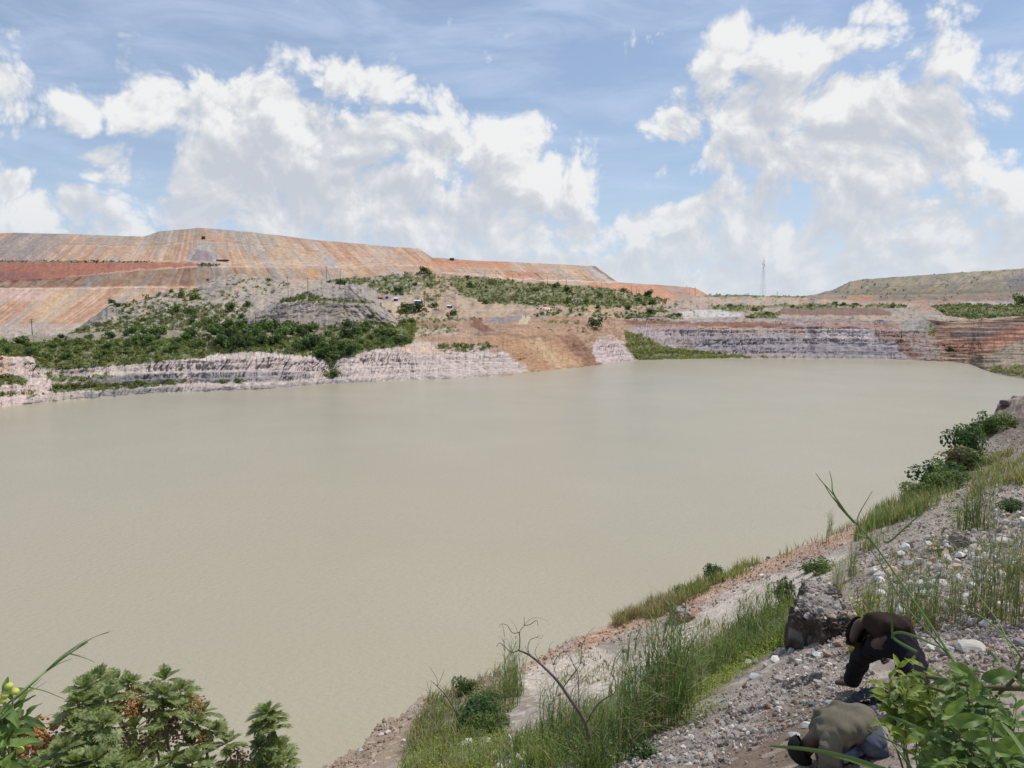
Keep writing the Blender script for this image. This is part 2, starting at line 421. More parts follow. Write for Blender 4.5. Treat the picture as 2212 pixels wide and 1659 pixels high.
# ---- the big waste dump behind (terraced), offsets are true ranges
def dR(x): return 0.06 * x
D = {
 -420: [(740,600),(626,690),(624,712),(612,716),(568,742),(566,758),(530,800),(509,835)],
 0: [(740,600),(624,690),(622,712),(607,716),(566,742),(564,758),(528,800),(504,835)],
 30: [(740,600),(624,691),(622,713),(606,717),(566,743),(564,759),(528,801),(502.5,836)],
 156: [(740,600),(624,695),(621,717),(599,722),(566,747),(564,764),(527,806),(506,842)],
 312: [(700,655),(622,705),(618,727),(584,735),(565,757),(562,774),(531,814),(511,846)],
 345: [(698,655),(622,706),(618,728),(582,737),(565,758),(562,775),(528,816),(500,852)],
 430: [(690,660),(624,710),(618,732),(577,742),(566,762),(562,780),(518,824),(492,860)],
 500: [(686,665),(616,714),(610,736),(577,748),(566,766),(562,783),(520,824),(497,860)],
 600: [(680,670),(610,718),(604,738),(579,752),(566,770),(562,786),(531,824),(508,862)],
 700: [(670,680),(615,725),(605,745),(580,762),(572,776),(567,792),(546,826),(520,866)],
 850: [(660,700),(605,745),(600,760),(583,782),(573,792),(569,806),(560,830),(533,875)],
 905: [(655,705),(604,752),(600,767),(585,788),(575,798),(571,812),(562,835),(537,880)],
 935: [(652,708),(604,755),(598,770),(588,792),(580,802),(575,815),(567,838),(557,850)],
 1000: [(650,715),(600,765),(596,780),(588,800),(580,808),(577,820),(570,838),(561,850)],
 1180: [(650,735),(612,785),(608,800),(600,818),(590,828),(585,838),(578,852),(570,866)],
 1285: [(655,745),(618,795),(615,808),(608,826),(600,836),(594,846),(585,860),(575,878)],
 1335: [(655,750),(636,800),(632,812),(628,830),(622,840),(618,850),(614,862),(610,874)],
 1450: [(660,760),(645,810),(640,822),(635,838),(630,848),(626,858),(622,868),(617,880)],
 1502: [(660,765),(650,815),(645,827),(640,842),(635,852),(632,862),(628,872),(622,884)],
 1528: [(660,768),(655,818),(651,830),(648,845),(645,855),(642,864),(640,874),(636,886)],
}
def dstreak(x, y): return -(1.3 * np.tanh((x - 440) / 230.)) * (y - 550) * .40
def dvary(col, x, y, P, s):
    u = (x - 1.3 * np.tanh((x - 440) / 230.) * (y - 550))
    a = fbm(u / 26, y / 160, 5, 81, .6); b2 = fbm(u / 9, y / 120, 4, 83, .6); c = fbm(u / 60, y / 45, 4, 85)
    pal = [np.array(v) for v in ((.52, .345, .235), (.42, .34, .28), (.55, .41, .27), (.46, .265, .175), (.32, .28, .265))]
    b3 = fbm(u / 3.2, y / 90, 3, 86); brk = fbm(x / 34, y / 13, 4, 87); t = a + .40 * (b2 - .5) + .12 * (b3 - .5) + .34 * (brk - .5)
    out = pal[0] + 0 * col
    def mx(o, cc, f): return o * (1 - f[..., None]) + cc * f[..., None]
    out = mx(out, pal[1], sstep(.55, .66, t)); out = mx(out, pal[3], sstep(.42, .33, t) * .8)
    out = mx(out, pal[2], sstep(.56, .70, c) * .5); out = mx(out, pal[4], sstep(.60, .70, b2) * .55)
    gy = sstep(545, 515, y) * .6 * sstep(1100, 900, x) * sstep(.35, .6, fbm(u / 40, y / 40, 3, 99))
    out = mx(out, np.array((.34, .30, .26)), gy)
    gl = sstep(250, 60, x) * sstep(566, 560, y) * sstep(.4, .6, a) * .75
    out = mx(out, np.array((.29, .25, .235)), gl)
    out *= (.95 + .42 * (b3 - .5) * sstep(.35, .6, brk) + .34 * (b2 - .5) + .25 * (brk - .5))[..., None]
    col[:] = out
def strip(pts, wdt): return [(x, y - wdt / 2) for x, y in pts] + [(x, y + wdt / 2) for x, y in reversed(pts)]
DZ = [
 ([(-430,566),(150,566),(430,567),(432,572),(300,585),(156,600),(0,609),(-430,625)], (.36,.145,.10), 2.0, .9),
 ([(-430,590),(60,586),(90,600),(0,609),(-430,625)], (.25,.135,.12), 5, .7),
 ([(-430,622),(120,624),(100,650),(-430,660)], (.60,.42,.36), 8, .6),
 ([(110,632),(170,630),(130,690),(80,700),(60,690)], (.62,.44,.26), 12, .5),
 ([(412,565),(424,540),(438,533),(452,545),(460,565)], (.28,.22,.235), 3, .9),
 ([(398,566),(424,535),(434,518),(446,518),(480,566),(460,566),(452,545),(424,540),(412,565)], (.40,.37,.345), 3, .8),
 ([(408,514),(470,514),(520,522),(400,518)], (.52,.27,.16), 3, .8),
 ([(660,584),(672,578),(700,600),(690,602)], (.62,.36,.15), 4, .8),
 ([(700,563),(716,556),(735,575),(705,580)], (.38,.36,.35), 5, .7),
 ([(896,575),(930,562),(1085,566),(1110,578),(1000,578)], (.50,.235,.14), 4, .85),
 ([(1086,590),(1170,590),(1140,600),(1090,600)], (.48,.20,.12), 5, .8),
 ([(1262,575),(1272,575),(1330,608),(1310,609)], (.42,.38,.36), 2, .9),
 ([(1274,575),(1284,575),(1345,612),(1332,611)], (.24,.15,.11), 2, .9),
 ([(1340,610),(1530,622),(1530,660),(1200,640),(1250,618)], (.50,.23,.135), 5, .7),
 ([(1420,616),(1470,618),(1500,640),(1465,648)], (.33,.25,.21), 4, .7),
 (strip([(1060,600),(1180,605),(1290,609),(1335,611)], 1.6), (.68,.52,.42), 1.2, .9),
 (strip([(-300,530),(0,528),(156,527),(312,531),(430,518),(600,531),(700,546),(850,560),(930,567)], 2.2), (.34,.235,.175), 2.0, .6),
 (strip([(-300,532),(0,530.5),(156,529.5),(312,533.5),(430,520.5),(600,533.5),(700,548.5),(850,562)], 1.4), (.58,.44,.33), 1.2, .6),
 (strip([(460,570),(560,567),(640,570),(700,576),(850,573),(930,576)], 1.8), (.60,.46,.36), 1.4, .7),
 (strip([(560,581),(700,582),(850,585),(1000,588),(1180,600)], 1.6), (.40,.27,.2), 1.5, .6),
 (strip([(930,590),(1000,592),(1060,594)], 1.4), (.66,.50,.40), 1.2, .7),
 (strip([(0,565),(150,565.5),(310,565)], 2.4), (.10,.10,.06), 1.5, .75),
 (strip([(-300,624),(140,623.5),(400,621)], 1.5), (.64,.50,.40), 1.2, .7),
 (strip([(140,599),(312,582),(430,575),(560,578)], 1.6), (.62,.47,.36), 1.2, .6),
 ([(425,575),(445,570),(475,571),(470,576),(430,577)], (.09,.11,.05), 2, .8),
 ([(-430,545),(70,530),(140,527),(80,566),(-430,566)], (.27,.235,.23), 10, .5),
 ([(1640-1520+20,700),(200,700),(160,715),(-300,715),(-300,703)], (.45,.38,.34), 4, .7),
]
nsub = [90, 6, 16, 40, 8, 36, 30]
SD = loft('hill_mine_dump', D, nsub, 1.5, [2.4, .4, 1.4, 2.0, .5, 2.2, 1.8, .1], (.5, .33, .22), DZ, MT_far, back=[(30, 0), (90, -40), (160, -110)], iso=.3,
          seed=21, gull=(2.6, 60.0), streak=dstreak, jag=.35, warp=4.0, vary=dvary)

# ---- second dump, right
D2_ = {
 1700: [(668,700),(650,745),(648,765),(645,790),(643,800),(641.5,810),(640.5,820)],
 1744: [(668,690),(652,735),(648,750),(644,765),(642,775),(640.5,790),(639,800)],
 1800: [(668,680),(652,720),(648,735),(641,750),(638,765),(634,775),(626.5,790)],
 1834: [(670,670),(654,715),(648,730),(641,745),(637,765),(625,775),(609,792)],
 1865: [(672,670),(655,712),(650,728),(641,742),(637,765),(622,775),(603,795)],
 1986: [(676,655),(660,690),(652,705),(640,725),(636,755),(615,770),(594.5,800)],
 2100: [(680,640),(662,670),(654,685),(640,705),(634,745),(610,765),(587,805)],
 2212: [(684,630),(666,655),(657,670),(637,690),(630,740),(600,765),(580,810)],
 2760: [(690,600),(670,625),(657,640),(634,665),(620,720),(580,765),(560,820)],
}
def d2vary(col, x, y, P, s):
    a = fbm((x + y) / 30, (y - x * .15) / 9, 5, 61); b2 = fbm((x + 1.2 * y) / 7, y / 20, 4, 63)
    c0 = np.array((.27, .235, .17)); c1 = np.array((.34, .275, .19)); c2 = np.array((.23, .205, .175))
    o_ = c0 + (c1 - c0) * sstep(.45, .62, a)[..., None]; o_ = o_ + (c2 - o_) * sstep(.52, .66, b2)[..., None]
    low = sstep(637, 640, y)
    c3 = np.array((.36, .22, .16)) + 0 * o_; c3 = c3 + (np.array((.22, .20, .16)) - c3) * sstep(.42, .6, a)[..., None]
    col[:] = o_ * (1 - low[..., None]) + c3 * low[..., None]
D2Z = [
 ([(2070,652),(2240,650),(2240,668),(2090,668)], (.42,.36,.33), 4, .8),
 ([(2170,600),(2212,590),(2300,590),(2300,625),(2190,630)], (.19,.18,.18), 6, .8),
 ([(1900,634),(2240,622),(2300,640),(2240,650),(1900,650)], (.22,.18,.14), 4, .7),
 ([(1830,640),(1890,640),(1885,652),(1828,652)], (.42,.22,.13), 3, .8),
 ([(1935,658),(2060,650),(2060,672),(1990,690),(1940,672)], (.38,.21,.14), 5, .8),
 (strip([(1850,657),(1960,652),(2212,650)], 2), (.33,.31,.27), 1.5, .7),
]
SD2 = loft('hill_right', D2_, [40, 10, 30, 12, 50, 50], 1.5, [1.3, .5, 1.4, .5, 1.6, 1.4, .2], (.3, .26, .2), D2Z, MT_far, back=[(40, 0), (140, -60)], iso=.45,
           seed=33, gull=(3.0, 14.0), streak=lambda x, y: (y - 600) * .5, jag=.5, vary=d2vary)

# ---- middle hills between dump and pit
MZ = {
 -460: [(745,395),(735,430),(728,470),(724,500),(722,520)],
 20: [(735,395),(722,430),(719,470),(717,500),(716,520)],
 160: [(735,400),(722,432),(719,470),(716,490),(714,510)],
 234: [(735,405),(722,430),(700,455),(680,480),(660,500)],
 300: [(732,410),(720,432),(692,462),(665,495),(647,520)],
 372: [(730,412),(716,435),(685,468),(655,505),(626,540)],
 420: [(728,414),(712,436),(680,470),(648,512),(625,550)],
 469: [(728,415),(710,438),(676,472),(640,520),(597,565)],
 521: [(728,416),(708,440),(674,475),(636,525),(591,575)],
 590: [(728,418),(706,442),(672,478),(636,530),(602,580)],
 640: [(726,420),(704,445),(672,482),(640,535),(611,585)],
 700: [(724,425),(702,450),(672,485),(642,540),(604,595)],
 770: [(722,430),(700,455),(674,490),(648,545),(600,605)],
 850: [(716,440),(698,465),(672,500),(645,560),(592,620)],
 919: [(712,450),(692,475),(668,510),(642,570),(587,630)],
 1000: [(706,465),(688,490),(668,525),(642,585),(594,640)],
 1080: [(702,480),(684,510),(668,540),(645,590),(602,650)],
 1139: [(698,495),(682,525),(668,555),(648,600),(610,655)],
 1264: [(696,538),(682,560),(669,590),(652,622),(617,670)],
 1351: [(694,570),(684,592),(671,615),(656,648),(628,690)],
 1400: [(694,580),(684,600),(672,622),(660,655),(638,695)],
 1450: [(694,580),(684,600),(673,622),(662,655),(650,697)],
 1530: [(694,580),(684,600),(674,622),(665,655),(655,697)],
}
def greenery(col, x, y, dens, seed=9, f=7.0, c=(.125, .14, .06)):
    """patches of scrub-green ground"""
    n = fbm(x / f, y / (f * .55), 5, seed, .6)
    m = sstep(.0, .12, n - (1 - dens)) * .9
    cc = np.array(c) * (0.7 + .8 * fbm(x / 2.2, y / 2.2, 3, seed + 2))[..., None]
    col[:] = col * (1 - m[..., None]) + cc * m[..., None]
    return m
GREEN_M = [ # polygon, density
 ([(150,720),(200,700),(234,690),(330,672),(420,655),(500,650),(540,662),(520,700),(560,712),(400,725),(150,735)], .60),
 ([(234,660),(300,645),(380,625),(425,622),(470,640),(420,660),(300,680),(240,685)], .50),
 ([(430,640),(480,600),(540,588),(600,600),(640,612),(600,640),(500,655)], .42),
 ([(700,604),(780,596),(830,600),(780,618),(700,612)], .75),
 ([(770,600),(850,588),(930,584),(960,598),(925,625),(880,640),(830,640),(790,620)], .62),
 ([(900,590),(960,596),(1000,600),(960,650),(900,662),(880,640)], .55),
 ([(960,596),(1080,600),(1140,608),(1300,618),(1400,636),(1450,650),(1400,664),(1150,664),(1060,660),(1000,640)], .74),
 ([(380,690),(560,690),(620,720),(400,726)], .6),
 ([(1150,664),(1560,650),(1560,700),(1150,700)], .45),
 ([(420,720),(900,660),(960,670),(900,716),(500,735)], .5),
]
def mvary(col, x, y, P, s):
    a = fbm((x - .8 * y) / 16, (y + .3 * x) / 12, 5, 51); b2 = fbm((x + y) / 5, y / 14, 4, 53)
    c0 = np.array((.38, .32, .265)); c1 = np.array((.28, .245, .215)); c2 = np.array((.44, .34, .25))
    o_ = c0 + (c1 - c0) * sstep(.45, .62, a)[..., None]; o_ = o_ + (c2 - o_) * sstep(.56, .70, b2)[..., None]
    br = sstep(820, 960, x) * .75
    col[:] = o_ * (1 - br[..., None]) + (o_ * np.array((1.05, .86, .70))) * br[..., None]
    gd = np.full(x.shape, .22)
    for poly, d in GREEN_M: gd = np.maximum(gd, mask(poly, x + ragged(x, y, 8, 20, 3), y + ragged(x, y, 5, 20, 4), 6) * d)
    mvary.m = greenery(col, x, y, gd, 12)
MZZ = [
 ([(955,623),(975,628),(1020,655),(1002,664),(990,650)], (.44,.34,.25), 3, .85),
 ([(812,655),(850,650),(960,664),(900,676),(830,690),(790,698),(760,702),(820,684)], (.47,.35,.25), 3, .85),
 (strip([(765,702),(800,697),(840,684),(880,668),(850,655)], 5), (.56,.44,.32), 2, .85),
 ([(480,712),(560,712),(560,722),(490,722)], (.42,.24,.15), 4, .7),
 ([(440,713),(462,700),(478,700),(466,720),(440,720)], (.36,.34,.33), 3, .8),
 (strip([(1020,672),(1080,670),(1150,668),(1180,668)], 3), (.46,.38,.28), 2, .8),
 ([(1160,667),(1180,662),(1195,664),(1195,670)], (.55,.48,.42), 2, .8),
 ([(1230,640),(1260,645),(1250,655),(1232,652)], (.40,.35,.31), 3, .8),
]
SM = loft('hill_scrub', MZ, [34, 44, 50, 50], 1.5, [.6, 1.6, 2.2, 2.4, .6], (.36, .32, .28), MZZ, MT_far, back=[(12, -2), (70, -35)],
          seed=45, gull=(3.5, 9.0), streak=lambda x, y: (y - 650) * .35, jag=1.0, warp=4, vary=mvary)
SM.m = mvary.m

# ---- grey spoil cone in the middle
CZ = {
 490: [(720,436),(716,440),(714,442),(713,444),(712,446)],
 535: [(718,432),(705,437),(694,440),(690,444),(688,448)],
 572: [(716,432),(694,438),(675,442),(670,447),(667,452)],
 600: [(716,430),(690,438),(660,444),(654,450),(650,454)],
 650: [(718,428),(684,438),(654,446),(650,452),(634,464)],
 700: [(720,427),(684,438),(656,446),(650,452),(620,470)],
 745: [(722,427),(686,438),(657,446),(651,452),(615.5,474)],
 775: [(722,428),(688,439),(658,446),(652,452),(619,472)],
 800: [(722,430),(694,440),(664,447),(656,452),(634,466)],
 835: [(722,434),(706,441),(680,448),(674,450),(668,456)],
 860: [(722,438),(714,442),(702,448),(698,450),(695,452)],
}
def cvary(col, x, y, P, s):
    u = x + (y - 600) * np.where(x > 745, -.8, .8) * np.clip(np.abs(x - 745) / 50, 0, 1)
    a = fbm(u / 8, y / 60, 5, 151); b2 = fbm(u / 4, y / 30, 4, 153)
    c0 = np.array((.36, .31, .27)); c1 = np.array((.25, .215, .19)); c2 = np.array((.41, .32, .24))
    o_ = c0 + (c1 - c0) * sstep(.48, .62, a)[..., None]; o_ = o_ + (c2 - o_) * (sstep(.52, .66, b2) * sstep(655, 670, y))[..., None]
    col[:] = o_
    gd = .30 + mask([(600,655),(660,625),(690,640),(830,655),(790,658),(650,656)], x, y, 5) * .40 + mask([(600,690),(660,700),(850,690),(850,722),(560,722)], x, y, 6) * .30
    cvary.m = greenery(col, x, y, gd, 14, 8, (.10, .11, .04))
CZZ = [(strip([(605,655),(660,652),(780,656),(800,660)], 2.2), (.40,.35,.27), 1.5, .8),
       ([(690,665),(740,668),(760,690),(720,700),(700,690)], (.33,.27,.22), 4, .6)]
SCN = loft('hill_spoil_cone', CZ, [30, 30, 6, 40], 1.0, [.6, 1.4, .5, 1.5, .3], (.33, .3, .3), CZZ, MT_far, back=[(6, -1), (34, -16)],
           seed=75, gull=(1.6, 12.0), streak=lambda x, y: (y - 640) * np.where(x > 745, -.25, .25), jag=1.3, warp=5, vary=cvary)
SCN.m = cvary.m

# ---- pit walls round the lake: (display y, metres behind the waterline)
W = {
 -480: [(925,0),(912,3),(902,12),(880,15),(868,26),(815,34),(800,40),(760,60),(745,90),(738,120)],
 0: [(880,0),(865,3),(856,10),(835,13),(818,22),(772,30),(768,36),(742,60),(732,85),(728,110)],
 60: [(873,0),(858,3),(850,10),(832,13),(820,20),(775,28),(768,36),(742,60),(730,85),(726,110)],
 100: [(870,0),(854,3),(846,10),(834,14),(815,20),(800,26),(780,36),(742,62),(730,85),(724,110)],
 130: [(867,0),(851,3),(842,11),(828,14),(807,24),(795,28),(779,40),(740,65),(728,85),(722,110)],
 312: [(851,0),(839,3),(831,11),(808,15),(802,26),(784,31),(772,42),(735,66),(722,90),(717,112)],
 420: [(846,0),(834,3),(827,9),(805,13),(801,22),(779,28),(768,40),(732,64),(720,90),(714,112)],
 500: [(844,0),(832,3),(826,8),(803,12),(801,18),(776,24),(765,36),(730,60),(718,85),(712,105)],
 620: [(837,0),(828,3),(824,7),(803,12),(800,17),(772,24),(752,32),(728,55),(714,80),(708,100)],
 690: [(831,0),(824,3),(822,5),(808,12),(804,16),(785,22),(774,28),(745,42),(714,75),(706,98)],
 725: [(829,0),(822,3),(818,6),(800,13),(796,17),(784,22),(776,28),(745,42),(714,75),(705,98)],
 745: [(829,0),(821,3),(814,7),(795,13),(788,18),(772,25),(764,30),(740,44),(712,74),(703,98)],
 800: [(826,0),(817,3),(808,7),(794,13),(790,17),(766,26),(758,33),(735,50),(710,76),(700,100)],
 870: [(822,0),(812,4),(806,7),(792,13),(789,16),(762,26),(746,34),(735,52),(712,74),(694,98)],
 940: [(820,0),(808,4),(803,7),(790,13),(787,16),(764,26),(750,36),(733,52),(712,76),(686,102)],
 1010: [(816,0),(804,4),(799,7),(786,13),(783,16),(763,24),(750,34),(730,50),(714,70),(686,98)],
 1090: [(812,0),(800,4),(795,7),(784,12),(781,15),(764,22),(748,32),(726,46),(712,60),(684,92)],
 1120: [(808,0),(800,4),(795,7),(786,11),(780,15),(764,22),(748,31),(726,43),(712,58),(683,90)],
 1146: [(804,0),(794,5),(786,10),(776,16),(768,22),(756,29),(742,38),(724,48),(708,64),(682,92)],
 1215: [(797,0),(788,5),(778,10),(768,16),(760,22),(748,29),(736,38),(722,48),(710,62),(684,90)],
 1284: [(790,0),(781,5),(773,10),(764,15),(756,20),(746,26),(736,34),(728,42),(716,54),(688,84)],
 1306: [(786,0),(777,4),(773,7),(762,12),(758,15),(746,20),(736,26),(727,32),(716,46),(690,78)],
 1335: [(781,0),(772,4),(767,7),(756,12),(751,15),(742,20),(734,26),(726,32),(712,46),(690,76)],
 1366: [(778,0),(770,4),(766,7),(757,12),(750,18),(742,24),(732,32),(722,42),(710,54),(690,72)],
 1420: [(777,0),(768,6),(762,12),(752,18),(742,26),(732,34),(722,42),(712,50),(703,58),(688,70)],
 1480: [(775.5,0),(770,5),(764,12),(756,18),(750,22),(738,30),(726,36),(712,42),(702,50),(688,66)],
 1550: [(774,0),(770,5),(765,12),(758,16),(748,20),(736,25),(724,30),(710,36),(702,42),(688,60)],
 1650: [(774,0),(769,4),(763,8),(752,12),(744,17),(731,22),(721,27),(711,31),(701,38),(690,50)],
 1740: [(774,0),(768,4),(762,7),(750,12),(743,17),(730,22),(720,27),(707,31),(700,36),(690,46)],
 1850: [(774,0),(766,4),(758,7),(748,12),(742,15),(731,19),(728,23),(707,30),(702,36),(690,44)],
 1930: [(776,0),(768,4),(760,7),(750,11),(745,15),(732,20),(728,24),(712,30),(703,38),(692,46)],
 1990: [(779,0),(771,4),(764,7),(752,13),(746,17),(736,24),(728,30),(714,38),(704,46),(690,56)],
 2050: [(781,0),(774,4),(771,8),(762,12),(758,17),(744,26),(738,30),(722,42),(714,48),(692,62)],
 2098: [(787,0),(777,5),(772,10),(764,16),(758,22),(742,36),(736,42),(716,60),(708,68),(690,86)],
 2125: [(799,0),(788,7),(780,14),(770,22),(762,32),(744,56),(736,66),(714,88),(706,98),(688,120)],
 2150: [(807,0),(796,9),(784,20),(772,34),(762,48),(744,72),(734,86),(712,108),(704,118),(688,140)],
 2212: [(819,0),(806,12),(790,30),(774,50),(760,70),(738,94),(726,110),(708,132),(700,142),(686,160)],
 2400: [(860,0),(840,16),(815,40),(790,64),(770,86),(740,112),(725,130),(704,156),(696,168),(684,190)],
 2900: [(960,0),(920,20),(880,50),(840,80),(800,104),(760,130),(735,150),(704,180),(696,190),(684,210)],
}
GREEN_W = [
 ([(-300,745),(20,742),(130,735),(420,728),(470,735),(640,725),(900,690),(890,745),(850,752),(780,762),(735,775),(690,772),(560,760),(470,765),(440,775),(330,783),(120,800),(80,795),(70,772),(-300,768)], .80),
 ([(-100,812),(30,810),(60,822),(57,832),(-100,834)], .78), ([(100,808),(190,812),(225,806),(250,816),(190,824),(110,826)], .72),
 ([(112,836),(170,830),(285,826),(400,826),(385,832),(285,840),(120,850)], .66), ([(-100,850),(60,848),(120,852),(60,860),(-100,864)], .5),
 ([(360,800),(480,795),(480,801),(360,804)], .55), ([(940,745),(1060,740),(1080,752),(1010,764),(950,760)], .55),
 ([(1345,712),(1385,722),(1430,745),(1520,759),(1600,767),(1660,773),(1560,776),(1380,779),(1352,750)], .80),
 ([(690,800),(730,790),(740,812),(700,818)], .45), ([(1600,766),(1800,768),(1900,774),(1600,776)], .45),
 ([(2125,790),(2212,790),(2260,830),(2212,816),(2150,806)], .62), ([(2000,700),(2020,690),(2030,720),(2010,735)], .5),
 ([(1390,686),(1490,690),(1480,700),(1400,700)], .5), ([(870,700),(990,700),(1000,716),(880,735)], .52), ([(900,688),(1060,682),(1060,692),(900,700)], .55), ([(1150,705),(1290,705),(1290,720),(1180,716)], .45),
 ([(1160,690),(1260,690),(1250,702),(1180,698)], .6),
]
def wvary(col, x, y, P, s):
    z = P[..., 2]
    b2 = fbm(x / 5, y / 3, 4, 253); strat = fbm(x / 300 + 5, z / 1.4, 4, 254)
    gul = sstep(.60, .78, ridge(x / 8.0 + y * .09 + 1.5 * fbm(x / 30, y / 12, 3, 8), y / 22, 4, 255)) * sstep(.4, .6, fbm(x / 40, y / 14, 3, 6))
    L_ = sstep(1000, 1160, x)
    left = np.array((.47, .39, .34)) + 0 * col
    left += ((strat - .5) * .14)[..., None]
    mid = np.array((.37, .235, .16)) + 0 * col; mid += ((b2 - .5) * .14)[..., None]
    farp = np.array((.37, .30, .28)) + 0 * col; farp += ((strat - .5) * .14 + (b2 - .5) * .08)[..., None]
    R1 = sstep(1340, 1380, x); R2 = sstep(1960, 2010, x)
    red = np.array((.26, .155, .115)) + 0 * col; red += ((strat - .5) * .16)[..., None] * np.array((1.3, .8, .6))
    o_ = left * (1 - L_[..., None]) + mid * L_[..., None]
    o_ = o_ * (1 - R1[..., None]) + farp * R1[..., None]
    o_ = o_ * (1 - R2[..., None]) + red * R2[..., None]
    # benches of dark and pale rock in the red walls, bedding in the brown slide
    bd = fbm(x / 70 + .6 * fbm(x / 25, y / 9, 3, 261), y / 2.6, 3, 262); q = (R2 + .18 * L_ * (1 - R1)).clip(0, 1)
    o_ = o_ * (1 - (q * sstep(.50, .62, bd))[..., None] * .55)
    pale = (q * sstep(.42, .33, bd))[..., None] * .6; o_ = o_ * (1 - pale) + np.array((.42, .30, .22)) * pale
    o_ *= (1 - .22 * gul)[..., None]  # gully shade painted into the rock colour as darker streaks
    col[:] = o_
